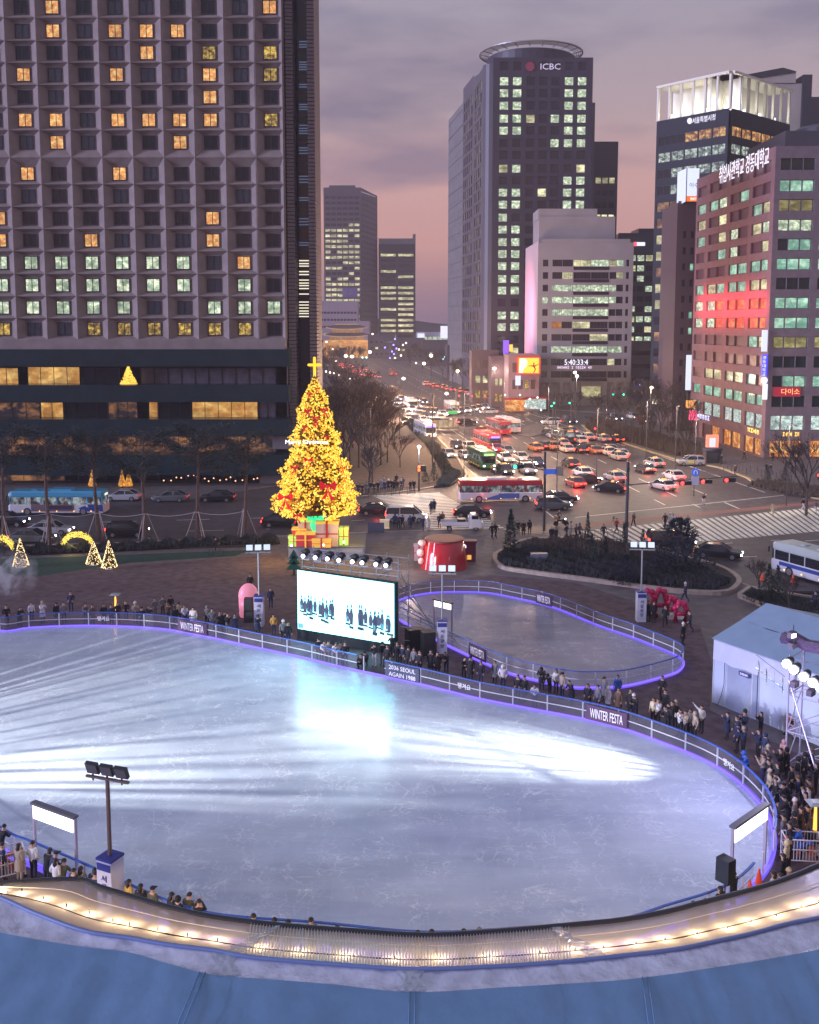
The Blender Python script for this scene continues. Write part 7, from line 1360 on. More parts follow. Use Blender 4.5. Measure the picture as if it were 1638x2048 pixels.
for x, y in ((1108, 806), (1139, 806), (1103, 812), (1226, 789), (1247, 789)): signal(x+3, 850, y-9, None, [(x, y)], 'green traffic light before the clock building', S_g)['group'] = 'green lights before the clock building'
def round_sign(t, b):
    q_ = D(1390, 944, b.y)-b; g = MB(); g.tube(q_+Vector((0, -.2, 0)), q_+Vector((0, -.14, 0)), .42, n=16); g.build('round_sign', mat('sign_blue', (.04, .10, .45), .5, emit=(.05, .12, .6), es=.5, sample=False), t); q2 = D(1389, 961, b.y)-b; g = MB(); g.box(q2+Vector((0, -.2, 0)), (.8, .05, .9)); g.build('square_sign', M_box, t); text('arrow_symbol', '∩', M_ink, (q_.x-.2, -.26, q_.z-.2), (1, 0, 0), .4, .42, None).parent = t
    g = MB(); g.box((0, 0, D(1252, 940, b.y).z-b.z), (.3, .3, .5)); g.box((0, 0, 2.4), (.35, .35, .6)); g.build('control_boxes', M_lb, t)
signal(1252, 1092, 925, (1478, 952, 970), [(1452, 960), (1364, 966), (1405, 963)], 'tall signal pole with long arm reaching over the right road', S_r, round_sign, .16)
for o in CT.children: pass
def blue_sign(t, b):
    q_ = D(1101, 943, b.y)-b; g = MB(); g.box(q_+Vector((0, -.1, 0)), (1.5, .06, .6)); g.build('direction_sign', mat('sign_blue', (.04, .10, .45), .5), t); q_ = D(1119, 942, b.y)-b; g = MB(); g.box(q_+Vector((0, -.1, 0)), (.9, .06, 1.1)); g.build('map_sign', mat('sign_cream', (.45, .42, .36), .6), t)
signal(1088, 1062, 905, (1045, 932, 940), [(1030, 933)], 'dark signal pole with blue direction sign at the plaza edge', S_g, blue_sign, .13)
signal(838, 982, 925, None, [(838, 934), (838, 940)], 'pedestrian signal glowing red-orange at the island tip', emi('ped_red', (1, .12, .03), 4)); signal(865, 935, 790, None, [], 'tall thin dark pole beside the island kerb', S_r); signal(799, 872, 815, None, [], 'thin pole at the pavement kerb near the bus stop', S_r); signal(1210, 878, 855, (1190, 857, 857), [(1190, 857)], 'small red signal on the right kerb hedge', S_r); signal(1636, 960, 945, None, [(1636, 950)], 'red signal at the right picture edge', S_r)
t = thing('variable_message_sign', 'green glowing road sign above the avenue', 'road sign', W(905, 852, .1)); b = W(905, 852, .1); q_ = D(905, 825, b.y)-b; g = MB(); g.tube((0, 0, 0), (0, 0, q_.z), .08); g.build('pole', M_pl, t); g = MB(); g.box(q_, (2.2, .2, .75)); g.build('panel', emi('sign_green', (.03, .5, .12), .9), t)
# bus stop shelter with lit panels
p0, p1 = W(866, 860, .1), W(916, 858, .1); t = thing('bus_shelter', 'long low bus stop shelter with four glowing beige panels', 'bus stop'); n_ = 5
for k in range(n_+1): q_ = p0.lerp(p1, k/n_); g = MB(); g.tube(q_, q_+Vector((0, 0, 2.5)), .06); g.build('post', M_pl, t)
for k in range(n_-1): a, b_ = p0.lerp(p1, (k+.08)/n_), p0.lerp(p1, (k+.92)/n_); g = MB(); g.face([a+Vector((0, 0, .6)), b_+Vector((0, 0, .6)), b_+Vector((0, 0, 2.2)), a+Vector((0, 0, 2.2))]); g.build('lit_panel', lit('shelter_panel', srgb(190, 160, 120), srgb(225, 200, 160), .75, .5, .5, .7), t)
g = MB(); g.box((p0+p1)/2+Vector((0, .4, 2.6)), ((p1-p0).length+.6, 1.4, .12)); g.box((p0+p1)/2+Vector((0, 0, .3)), ((p1-p0).length, .15, .4)); g.build('roof', mat('shelter_roof', (.16, .14, .12), .6), t)
# street lamps: mast with glowing head and real light
LS = [(838, 982, 893, 'cold white street lamp on the island beside the left crossing', 1100, (.95, .97, 1)), (807, 780, 757, 'distant street lamp near the avenue middle', 0, (1, .85, .7)), (1152, 850, 752, 'street lamp before the clock building', 900, (1, .88, .7)), (1148, 842, 745, 'second street lamp head before the clock building', 0, (1, .88, .7)), (1300, 875, 775, 'bright orange-white street lamp by the pink trees', 1500, (1, .72, .45)), (915, 800, 742, 'amber street lamp on the avenue right side', 700, (1, .65, .3)), (862, 760, 711, 'white street lamp on the far avenue', 500, (1, .9, .8)), (957, 800, 730, 'white street lamp before the grey slab building', 700, (1, .9, .8)), (988, 815, 737, 'white street lamp left of the orange screen', 900, (1, .85, .7)), (848, 752, 727, 'small far street lamp on the right pavement', 0, (1, .8, .6)), (893, 800, 787, 'low glaring lamp beside the distant bus', 0, (1, .95, .9)), (704, 750, 713, 'far street lamp left of the red queue', 0, (1, .85, .7)), (692, 745, 712, 'farthest street lamp left of the red queue', 0, (1, .85, .7)), (740, 730, 704, 'lamp at the foot of the brown tower', 0, (1, .85, .7))]
for x, yb, yt, lb, e, c in LS:
    b = W(x, yb, .1); q_ = D(x, yt, b.y); t = thing('street_lamp', lb, 'street lamp', b); H = q_.z-b.z; g = MB(); g.tube((0, .3, 0), (0, .3, H+.2), .09, .05); g.tube((0, .3, H+.2), (0, -.2, H+.3), .04); g.build('pole', M_pl, t); g = MB(); s_ = max(.26, b.y*.0017); g.ball((0, -.2, H), (s_, s_, s_*.8)); g.build('lamp_head', emi('lamp_%d' % int(c[2]*100), c, 7), t)
    if e: point('street_light', (b.x, b.y-.4, max(6, q_.z)-.6), c, e, .3)
for x, y, e, c in [(1100, 880, 3510, (1, .75, .55)), (1300, 930, 3510, (1, .8, .6)), (1500, 905, 2835, (1, .72, .5)), (1400, 1000, 2295, (1, .85, .72)), (930, 985, 810, (1, .85, .75)), (1590, 1020, 2025, (1, .85, .7)), (740, 960, 472, (1, .65, .5)), (1010, 862, 3375, (1, .68, .42)), (1200, 960, 2835, (1, .72, .48)), (1360, 950, 2430, (1, .72, .48)), (1120, 1010, 1687, (1, .75, .55)), (930, 905, 877, (1, .72, .5))]:
    b = W(x, y, .1); t = thing('street_lamp', 'tall slender street lamp mast by the crossing', 'street lamp', b+Vector((0, 3, 0)), group='slender lamp masts round the crossing'); g = MB(); g.tube((0, 0, 0), (0, 0, 10.6), .07, .04); g.tube((0, 0, 10.6), (0, -1.6, 10.9), .035); g.build('pole', M_pl, t); g = MB(); g.box((0, -1.7, 10.85), (.3, .7, .1)); g.build('lamp_head', M_lb, t); point('street_light', (b.x, b.y+1.2, 10.6), c, e, .4)
for x, y, e in [(880, 800, 14000), (960, 815, 12000), (800, 765, 26000), (860, 770, 22000), (740, 740, 40000), (1060, 830, 7000), (830, 845, 5000)]: q_ = W(x, y, 9); point('avenue_light', q_, (1, .62, .36), e*1.0, .5)  # added lamps without masts, a warm fill over the far avenue
# tiny glowing dots: shop lamps and far lights along the avenue
r = random.Random(12)
for x, y, c in [(653, 684, 0), (665, 698, 0), (672, 722, 0), (655, 730, 0), (678, 750, 0), (652, 743, 0), (660, 745, 0), (668, 746, 0), (716, 756, 0), (700, 758, 0), (708, 759, 0), (790, 678, 1), (787, 690, 1), (784, 703, 1), (788, 708, 1), (793, 697, 1), (798, 699, 0), (806, 690, 0), (812, 686, 0), (802, 711, 0), (780, 716, 1), (832, 726, 0), (770, 695, 1), (790, 716, 0), (1005, 700, 0), (1018, 778, 2), (1030, 775, 2), (1010, 790, 0), (1040, 790, 2), (1060, 798, 2), (1075, 795, 2), (1050, 812, 0), (1082, 820, 2), (1280, 770, 1), (1270, 782, 3), (1285, 785, 3), (1292, 776, 3), (1350, 772, 3), (1335, 780, 3), (1300, 765, 3), (1345, 795, 3), (1325, 768, 3), (1380, 745, 0), (745, 668, 0), (725, 715, 4), (733, 715, 4), (890, 714, 5), (886, 718, 5)]:
    p = W(x, max(y+34, 740), .1); q_ = D(x, y, p.y); g = MB(); s_ = p.y*.0009; g.ball((0, 0, 0), s_); g.tube((0, .1, -min(q_.z, 4)), (0, .1, 0), .03, n=4, m=1); o = g.build('small_lamp', [emi('dot_%d' % c, [(1, .82, .65), (.25, .2, 1), (1, .9, .95), (1, .55, .7), (.3, 1, .8), (.3, .8, 1)][c], 3.2), M_pl]); o.location = q_; tag(o, ['small warm lamp glowing along the avenue', 'small blue-violet decoration lamp along the avenue', 'small white shop lamp by the orange screen', 'small pink lamp among the trees by the corner block', 'small green light by the old gate', 'small cyan light by the grey slab building'][c], 'lamp', 'small street lights of kind %d' % c)
# shops under the orange screen, corner booth, bollards, barriers
for x0, x1, y0, y1, m, lb in [(1010, 1050, 800, 822, P_cafe, 'warm lit shop window at the avenue corner'), (1050, 1092, 798, 818, P_shop, 'white lit shop window under the orange screen building')]:
    p0, p1 = D(x0, y1, 268), D(x1, y0, 268); g = MB(); g.box(((p0.x+p1.x)/2, 268, (p0.z+p1.z)/2), (p1.x-p0.x, .4, p1.z-p0.z)); g.box(((p0.x+p1.x)/2, 267.2, p1.z+.4), (p1.x-p0.x+1, 2, .5), m=1); tag(g.build('shop_front', [m, cp('red')]), lb, 'shop front')
t = thing('corner_booth', 'small dark booth with lit red and white sign at the right corner', 'booth', W(1424, 925, .12)); g = MB(); g.box((0, 0, 1.1), (2.6, 2, 2.1)); g.lathe((0, 0, 2.2), [(1.7, 0), (1.7, .3), (1.3, .45)], 14); g.build('booth_body', mat('booth_dark', (.03, .03, .05), .5), t); g = MB(); g.box((.1, -1.02, 1.1), (1.2, .05, 1.3)); g.build('booth_window', P_dim, t); g = MB(); g.box((-.1, 0, 3.7), (2.1, .4, 2.2)); g.build('sign_board', emi('booth_red', (1, .25, .15), 1.2), t); g = MB(); g.box((-.1, -.22, 3.5), (1.0, .05, 1.5)); g.build('white_panel', MATS['billboard_blue_white'], t)
for k in range(26):
    x = 1440+k*7.5; y = 922+.14*k*2+(6 if k % 2 else 0)+k*.9; g = MB(); g.tube((0, 0, 0), (0, 0, .95), .07, .06, 6); g.ball((0, 0, .97), .08); o = g.build('bollard', M_pl); o.location = W(x, y+12, .12); tag(o, 'short dark bollard on the pavement before the corner shops', 'bollard', 'bollards before the corner shops')
t = thing('plaza_barrier', 'dark fabric barrier panel beside the white minivan', 'barrier', W(752, 1065, .12)); g = MB(); g.box((0, 0, .6), (1.9, .1, 1.1)); g.build('panel', mat('barrier_navy', (.06, .07, .14), .6), t); g = MB(); g.box((-.8, 0, .05), (.08, .6, .08)); g.box((.8, 0, .05), (.08, .6, .08)); g.build('feet', M_pl, t)
t = thing('striped_barrier', 'cream lit slatted barrier right of the dark fabric panel', 'barrier', W(769, 1058, .12)); g = MB()
for k in range(9): g.box((-.5+k*.125, 0, .6), (.06, .08, 1.0))
g.box((0, 0, 1.12), (1.15, .1, .06)); g.box((0, 0, .1), (1.15, .1, .06)); g.build('slats', mat('cream_slat', (.7, .6, .4), .6, emit=(1, .8, .5), es=.4, sample=False), t)
for (x0, y0), (x1, y1), n_, lb in [((640, 1000), (830, 988), 12, 'dark mesh fence along the pavement behind the waiting pedestrians'), ((1140, 1075), (1240, 1085), 8, 'low dark railing at the plaza edge near the right crossing')]:
    p0, p1 = W(x0, y0, .12), W(x1, y1, .12); t = thing('railing', lb, 'fence')
    for k in range(n_+1): q_ = p0.lerp(p1, k/n_); g = MB(); g.tube(q_, q_+Vector((0, 0, 1.1)), .035); g.build('post', M_pl, t)
    g = MB(); g.tube(p0+Vector((0, 0, 1.05)), p1+Vector((0, 0, 1.05)), .03); g.tube(p0+Vector((0, 0, .3)), p1+Vector((0, 0, .3)), .03)
    for k in range(n_*5): q_ = p0.lerp(p1, k/(n_*5)); g.tube(q_+Vector((0, 0, .3)), q_+Vector((0, 0, 1.05)), .012, n=4)
    g.build('rails', M_pl, t)
t = thing('utility_box', 'grey metal cabinet in the planting bed', 'cabinet', W(1078, 1124, .35)); g = MB(); g.box((0, 0, .45), (1.7, .8, .9)); g.build('cabinet_body', mat('cabinet_grey', (.13, .14, .2), .5), t); g = MB(); g.box((0, -.41, .45), (.03, .02, .8)); g.box((.15, -.42, .5), (.05, .03, .2)); g.build('cabinet_door_seam', M_lb, t)
# ---------------------------------------------------------------- people
M_skin = mat('skin', (.50, .30, .22), .6); M_hair = mat('hair_black', (.012, .01, .012), .6); M_hairb = mat('hair_brown', (.06, .035, .025), .6)
JC = {'black': (.014, .014, .02), 'navy': (.02, .03, .08), 'white': (.66, .64, .66), 'grey': (.16, .16, .18), 'beige': (.42, .34, .26), 'brown': (.12, .07, .045), 'olive': (.09, .09, .055), 'blue': (.03, .12, .50), 'cream': (.58, .48, .30), 'red': (.42, .03, .04), 'yellow': (.55, .33, .06), 'pink': (.45, .25, .30)}
def jm(n): return mat('cloth_'+n, JC[n], .85)
BODIES = {}
def skel(pose):
    """joints in metres, facing -Y; returns list of (a, b, ra, rb, class)"""
    L, Rt = -1, 1; P = {}
    hz_ = .92; lean = 0; P['pel'] = (0, 0, .95); P['ch'] = (0, 0, 1.3); P['nk'] = (0, 0, 1.48); P['hd'] = (0, -.02, 1.62)
    for s, n in ((L, 'l'), (Rt, 'r')):
        P['hip'+n] = (s*.1, 0, .9); P['kn'+n] = (s*.11, -.02, .49); P['an'+n] = (s*.11, .02, .08); P['to'+n] = (s*.13, -.16, .04)
        P['sh'+n] = (s*.19, 0, 1.42); P['el'+n] = (s*.26, .03, 1.14); P['ha'+n] = (s*.25, -.08, .9)
    def S(**k):
        for a, b in k.items(): P[a] = b
    if pose == 'walk': S(knl=(-.1, -.2, .5), anl=(-.1, -.32, .1), tol=(-.11, -.5, .1), knr=(.1, .05, .5), anr=(.1, .33, .16), tor=(.11, .2, .04), ell=(-.26, .14, 1.16), hal=(-.24, .2, .94), elr=(.26, -.1, 1.16), har=(.24, -.26, .98))
    if pose == 'lean': S(ch=(0, -.1, 1.27), nk=(0, -.17, 1.43), hd=(0, -.24, 1.56), shl=(-.19, -.13, 1.38), shr=(.19, -.13, 1.38), ell=(-.27, -.24, 1.15), hal=(-.12, -.45, 1.16), elr=(.27, -.24, 1.15), har=(.12, -.45, 1.16))
    if pose == 'photo': S(ell=(-.24, -.16, 1.2), hal=(-.06, -.33, 1.5), elr=(.24, -.16, 1.2), har=(.06, -.33, 1.5))
    if pose == 'pockets': S(ell=(-.29, .06, 1.15), hal=(-.19, -.1, .98), elr=(.29, .06, 1.15), har=(.19, -.1, .98))
    if pose == 'point': S(ell=(-.3, -.1, 1.52), hal=(-.42, -.22, 1.72), elr=(.26, .03, 1.14), har=(.2, -.12, .98))
    if pose == 'crouch': S(pel=(0, .1, .38), ch=(0, -.02, .7), nk=(0, -.07, .87), hd=(0, -.12, 1.0), shl=(-.19, -.04, .82), shr=(.19, -.04, .82), hipl=(-.11, .08, .36), hipr=(.11, .08, .36), knl=(-.2, -.32, .5), knr=(.2, -.32, .5), anl=(-.16, -.08, .08), anr=(.16, -.08, .08), tol=(-.18, -.28, .04), tor=(.18, -.28, .04), ell=(-.25, -.22, .62), hal=(-.08, -.4, .66), elr=(.25, -.22, .62), har=(.08, -.4, .66))
    if pose == 'ride': S(pel=(0, .18, .95), ch=(0, 0, 1.28), nk=(0, -.08, 1.43), hd=(0, -.13, 1.56), shl=(-.19, -.04, 1.38), shr=(.19, -.04, 1.38), ell=(-.26, -.22, 1.18), hal=(-.22, -.4, 1.05), elr=(.26, -.22, 1.18), har=(.22, -.4, 1.05), hipl=(-.1, .16, .92), hipr=(.1, .16, .92), knl=(-.13, -.18, .75), knr=(.13, -.12, .65), anl=(-.12, -.02, .35), anr=(.12, 0, .25), tol=(-.12, -.15, .3), tor=(.12, -.14, .2))
    return P
def body_mesh(pose, coat):
    if (pose, coat) in BODIES: return BODIES[(pose, coat)]
    P = {k: Vector(v) for k, v in skel(pose).items()}
    names = list(P); idx = {k: i for i, k in enumerate(names)}; E_ = [('pel', 'ch'), ('ch', 'nk'), ('nk', 'hd')]
    for n in 'lr': E_ += [('pel', 'hip'+n), ('hip'+n, 'kn'+n), ('kn'+n, 'an'+n), ('an'+n, 'to'+n), ('ch', 'sh'+n), ('sh'+n, 'el'+n), ('el'+n, 'ha'+n)]
    rd = {'pel': (.17, .13), 'ch': (.19, .14), 'nk': (.065, .065), 'hd': (.10, .115)}
    for n in 'lr': rd.update({'hip'+n: (.10, .11), 'kn'+n: (.068, .068), 'an'+n: (.045, .05), 'to'+n: (.045, .035), 'sh'+n: (.085, .085), 'el'+n: (.06, .06), 'ha'+n: (.038, .038)})
    me = bpy.data.meshes.new('b'); verts = [P[k] for k in names]+[P['hd']+Vector((0, -.01, .12))]; ed = [(idx[a], idx[b]) for a, b in E_]+[(idx['hd'], len(names))]
    me.from_pydata(verts, ed, []); o = bpy.data.objects.new('b', me); COL.objects.link(o); md = o.modifiers.new('s', 'SKIN'); md.use_smooth_shade = True
    for i, k in enumerate(names): me.skin_vertices[0].data[i].radius = [q*(1.12 if coat and k in ('ch', 'shl', 'shr', 'ell', 'elr') else 1) for q in rd[k]]; me.skin_vertices[0].data[i].use_root = k == 'pel'
    me.skin_vertices[0].data[len(names)].radius = (.07, .085); md2 = o.modifiers.new('u', 'SUBSURF'); md2.levels = 1; md2.render_levels = 1
    dg = bpy.context.evaluated_depsgraph_get(); m2 = bpy.data.meshes.new_from_object(o.evaluated_get(dg)); bpy.data.objects.remove(o)
    g = MB(); g.v = [tuple(v.co) for v in m2.vertices]; g.f = [tuple(p.vertices) for p in m2.polygons]
    cls = []
    def dseg(p, a, b): d = b-a; t_ = max(0, min(1, (p-a).dot(d)/max(1e-6, d.length_squared))); return (p-(a+d*t_)).length
    segs = [(P['pel'], P['ch'], 0), (P['ch'], P['nk'].lerp(P['ch'], .1), 0), (P['nk'], P['hd'], 2), (P['hd'], P['hd']+Vector((0, 0, .12)), 2)]
    for n in 'lr': segs += [(P['hip'+n], P['kn'+n], 1), (P['kn'+n], P['an'+n], 1), (P['an'+n], P['to'+n], 3), (P['sh'+n], P['el'+n], 0), (P['el'+n], P['el'+n].lerp(P['ha'+n], .85), 0), (P['ha'+n], P['ha'+n]+(P['ha'+n]-P['el'+n])*.1, 2)]
    for p in m2.polygons: g.m.append(min(segs, key=lambda s: dseg(p.center, s[0], s[1]))[2])
    for n, s in (('l', -1), ('r', 1)):   # hands: palm, four fingers and a thumb
        h = P['ha'+n]; d = (h-P['el'+n]).normalized(); side = d.cross(Vector((0, 1, .2))).normalized(); g.tube(h, h+d*.075, .034, .038, 6, m=2)
        for k in range(4): b_ = h+d*.07+side*(.021*(k-1.5)); c_ = b_+d*(.04+.006*(k in (1, 2))); g.tube(b_, c_, .0105, .0095, 5, m=2); g.tube(c_, c_+(d+Vector((0, -.35, -.2))).normalized()*.03, .0095, .007, 5, m=2)
        b_ = h+d*.03+side*.035*s; g.tube(b_, b_+(d*.6+side*s).normalized()*.05, .012, .009, 5, m=2)
    hd = P['hd']; f = hd+Vector((0, -.105, .03)); g.box(f+Vector((0, -.012, -.01)), (.026, .035, .045), m=2)    # nose, eyes, mouth, ears
    for s in (-1, 1): g.ball(f+Vector((s*.036, .008, .022)), (.013, .008, .009), m=4, n=6, k=4); g.ball(hd+Vector((s*.098, .01, .03)), (.015, .025, .035), m=2, n=6, k=4)
    g.box(f+Vector((0, .004, -.05)), (.045, .012, .009), m=5)
    if coat:    # long padded coat: skirt continuing the torso
        c, pz_ = P['pel'], P['pel'].z; n_ = 14; prof_ = [(.17, .13, pz_+.12), (.215, .165, pz_), (.235, .18, pz_-.22), (.245, .19, pz_-.42)] if pose != 'crouch' else [(.2, .17, pz_+.2), (.28, .3, pz_), (.3, .36, pz_-.2)]
        vs = [(c.x+a*math.cos(k*6.283/n_), c.y+b_*math.sin(k*6.283/n_), z) for a, b_, z in prof_ for k in range(n_)]
        g.add(vs, [(j*n_+k, j*n_+(k+1) % n_, (j+1)*n_+(k+1) % n_, (j+1)*n_+k) for j in range(len(prof_)-1) for k in range(n_)]); nk = P['nk']; g.lathe((nk.x, nk.y+.01, nk.z-.06), [(.11, 0), (.1, .09)], 10)
    me = g.mesh('person', [jm('black'), jm('navy'), M_skin, M_tyre, M_hair, mat('lips', (.3, .08, .08), .6)]); me.polygons.foreach_set('use_smooth', [True]*len(me.polygons)); BODIES[(pose, coat)] = (me, hd); return BODIES[(pose, coat)]
HM = {}
def hair_mesh(kind):
    if kind in HM: return HM[kind]
    g = MB(); r = random.Random(1)
    if kind in ('short', 'long'):
        n, k = 12, 7; vs = []
        for j in range(5):
            ph = j*.36+.02
            for i in range(n):
                a = 6.283*i/n; front = max(0, -math.sin(a)); p2 = ph*(1-.38*front) if kind == 'short' else ph*(1-.35*front); vs.append((.113*math.sin(p2)*math.cos(a), .128*math.sin(p2)*math.sin(a)+.012, .03+.135*math.cos(p2)))
        g.add(vs, [(j*n+i, j*n+(i+1) % n, (j+1)*n+(i+1) % n, (j+1)*n+i) for j in range(4) for i in range(n)]+[tuple(range(n))])
        if kind == 'long': g.ball((0, .07, -.09), (.11, .07, .17))
    if kind == 'beanie': g.lathe((0, .01, .035), [(.118, 0), (.122, .05), (.1, .11), (.05, .15)], 12); g.ball((0, .01, .2), .035)
    if kind == 'hood': g.ball((0, .03, .02), (.135, .135, .155), n=12, k=7)
    if kind == 'cap': g.lathe((0, .01, .05), [(.116, 0), (.113, .06), (.06, .1)], 12); g.box((0, -.14, .055), (.15, .12, .015))
    HM[kind] = g.mesh({'short': 'hair', 'long': 'hair', 'beanie': 'beanie', 'hood': 'hood', 'cap': 'cap'}[kind], [M_hair]); HM[kind].polygons.foreach_set('use_smooth', [True]*len(HM[kind].polygons)); return HM[kind]
PD = {'stand': 'standing', 'walk': 'walking', 'lean': 'leaning forward', 'photo': 'holding phone', 'pockets': 'hands pocketed', 'point': 'raising one arm', 'crouch': 'crouching', 'ride': 'riding'}
pr_ = random.Random(99)
def person(loc, rz, pose='stand', jacket='black', trousers='black', hair='short', coat=False, where='', h=None, hc=None):
    me, hd = body_mesh(pose, coat); o = bpy.data.objects.new('person', me); COL.objects.link(o); o.location = loc; o.rotation_euler = (0, 0, rz); s = (h or pr_.uniform(1.58, 1.8))/1.76; o.scale = (s*1.03, s*1.03, s)
    paint(o, 0, jm(jacket)); paint(o, 1, jm(trousers)); hm = hair_mesh(hair); q = bpy.data.objects.new(hm.name, hm); COL.objects.link(q); q.parent = o; q.location = hd
    hcol = {'short': M_hair, 'long': M_hairb if (hc == 'brown') else M_hair, 'beanie': jm(hc or 'white'), 'hood': jm(jacket), 'cap': jm('black')}[hair]; paint(q, 0, hcol)
    ht = {'short': 'short hair', 'long': 'long hair', 'beanie': (hc or 'white')+' beanie', 'hood': 'hood up', 'cap': 'black cap'}[hair]
    tag(o, f"{ht} and {jacket} {'long coat' if coat else 'jacket'}, {PD[pose]} {where}", 'person'); return o
def rc(w=(('black', 10), ('navy', 3), ('grey', 2), ('white', 2), ('beige', 1), ('brown', 1), ('olive', 1))): return pr_.choices([a for a, _ in w], [b for _, b in w])[0]
def rand_person(loc, face, poses, where, cols=None, **k):
    hr = pr_.choice(('short', 'short', 'long', 'beanie', 'hood', 'cap', 'short', 'long')); j = cols or rc()
    return person(loc, face+pr_.uniform(-.4, .4), pr_.choice(poses), k.pop('jacket', j), pr_.choice(('black', 'navy', 'black', 'grey')), hr, pr_.random() < .4, where, hc=pr_.choice(('white', 'beige', 'brown', 'grey')), **k)
def facing(p, q): return math.atan2(q[1]-p[1], q[0]-p[0])+math.pi/2
# behind the far fence of the large rink (feet from the head position: z about 1.62)
def by_head(x, y, z=1.66): p = W(x, y, z+.1); return Vector((p.x, p.y, .12))
for x, y, c in [(38, 1212, 0), (62, 1204, 'white'), (84, 1206, 0), (112, 1205, 0), (127, 1206, 'grey'), (170, 1206, 'grey'), (184, 1211, 0), (207, 1208, 0), (222, 1212, 0), (235, 1206, 0), (251, 1201, 0), (270, 1207, 0), (283, 1214, 0), (297, 1212, 0), (309, 1196, 'grey'), (325, 1192, 'grey'), (341, 1190, 0), (335, 1207, 0), (350, 1212, 0), (357, 1208, 0), (369, 1212, 0), (386, 1218, 'white'), (379, 1216, 0), (414, 1213, 'grey'), (424, 1221, 'grey'), (440, 1226, 0), (447, 1222, 0), (455, 1228, 0), (470, 1229, 0), (515, 1230, 0), (12, 1212, 0), (-20, 1214, 0)]:
    p = by_head(x, y); rand_person(p, facing(p, (-8, 55)), ('stand', 'lean', 'pockets', 'photo', 'stand'), 'behind the far rink fence', c or None)
p = by_head(141, 1186); person(p, 0, 'pockets', 'navy', 'navy', 'short', False, 'alone above the far rink fence', 1.8)
p = by_head(541, 1178); person(p, .3, 'stand', 'navy', 'navy', 'short', False, 'on the lawn left of the LED screen', 1.75); p = by_head(500, 1150); person(p, 0, 'stand', 'black', 'black', 'short', False, 'behind the slim lamp post on the lawn', 1.75)
p = by_head(547, 1228); person(p, .2, 'pockets', 'yellow', 'navy', 'short', False, 'with red bag behind the rail left of the screen', 1.6); p = by_head(566, 1243); rand_person(p, .1, ('stand',), 'left of the LED screen base', 'grey'); p = by_head(576, 1247); rand_person(p, .1, ('stand',), 'left of the LED screen base', 'black')
# crew at the screen
for x, y, j, ps in [(637, 1277, 'black', 'stand'), (648, 1280, 'white', 'lean'), (657, 1283, 'grey', 'stand'), (671, 1283, 'white', 'lean'), (680, 1284, 'grey', 'stand'), (690, 1285, 'black', 'pockets')]: p = by_head(x, y); person(p, .2, ps, j, 'black', pr_.choice(('short', 'long', 'cap')), False, 'behind the rail under the LED screen', 1.68)
for x, y, j, ps, tr in [(749, 1290, 'black', 'photo', 'white'), (765, 1287, 'black', 'stand', 'grey'), (731, 1306, 'black', 'crouch', 'black'), (723, 1312, 'black', 'crouch', 'black'), (784, 1272, 'black', 'photo', 'black'), (795, 1288, 'black', 'stand', 'black'), (805, 1292, 'navy', 'pockets', 'black'), (817, 1296, 'black', 'stand', 'black'), (828, 1300, 'grey', 'stand', 'black'), (775, 1294, 'black', 'stand', 'black'), (840, 1305, 'black', 'pockets', 'black')]:
    p = by_head(x, y, 1.6 if ps != 'crouch' else .95); person(p, facing(p, (-8, 55)), ps, j, tr, pr_.choice(('short', 'short', 'cap')), False, 'in the fence opening beside the LED screen', 1.72)
# along the middle fence
for x, y, j, hr in [(862, 1306, 'black', 'long'), (875, 1308, 'black', 'short'), (893, 1304, 'black', 'long'), (928, 1313, 'black', 'short'), (941, 1318, 'black', 'cap'), (962, 1324, 'black', 'short'), (990, 1322, 'grey', 'short'), (1006, 1336, 'white', 'hood'), (1036, 1354, 'black', 'long'), (1049, 1356, 'black', 'short'), (1070, 1366, 'white', 'long'), (1084, 1334, 'black', 'hood'), (1100, 1345, 'black', 'hood'), (1113, 1341, 'white', 'long'), (1125, 1351, 'beige', 'cap'), (1144, 1361, 'black', 'short'), (1176, 1371, 'black', 'long'), (1196, 1376, 'grey', 'short'), (1209, 1358, 'grey', 'cap'), (1217, 1373, 'white', 'hood'), (1236, 1352, 'blue', 'short'), (1238, 1380, 'brown', 'short'), (1262, 1384, 'black', 'short'), (1272, 1389, 'black', 'beanie')]:
    p = by_head(x, y, 1.55); person(p, facing(p, (2, 50))+pr_.uniform(-.5, .5), pr_.choice(('stand', 'lean', 'pockets', 'stand')), j, pr_.choice(('black', 'navy')), hr, pr_.random() < .5, 'behind the middle rink fence', pr_.uniform(1.5, 1.75), 'white')
for x, y, j, ps, hr in [(1325, 1354, 'black', 'pockets', 'short'), (1331, 1382, 'black', 'stand', 'short'), (1317, 1400, 'white', 'photo', 'long'), (1345, 1405, 'black', 'photo', 'short'), (1352, 1404, 'black', 'stand', 'beanie'), (1361, 1421, 'white', 'photo', 'long'), (1372, 1424, 'beige', 'photo', 'short'), (1382, 1420, 'white', 'photo', 'long'), (1404, 1413, 'white', 'point', 'short'), (1308, 1398, 'cream', 'stand', 'long'), (1390, 1426, 'beige', 'stand', 'hood'), (1336, 1412, 'black', 'lean', 'short')]:
    p = by_head(x, y, 1.62); person(p, facing(p, (5, 50)), ps, j, 'black', hr, False, 'crowding the rail before the WINTER FESTA curve', 1.68, 'beige')
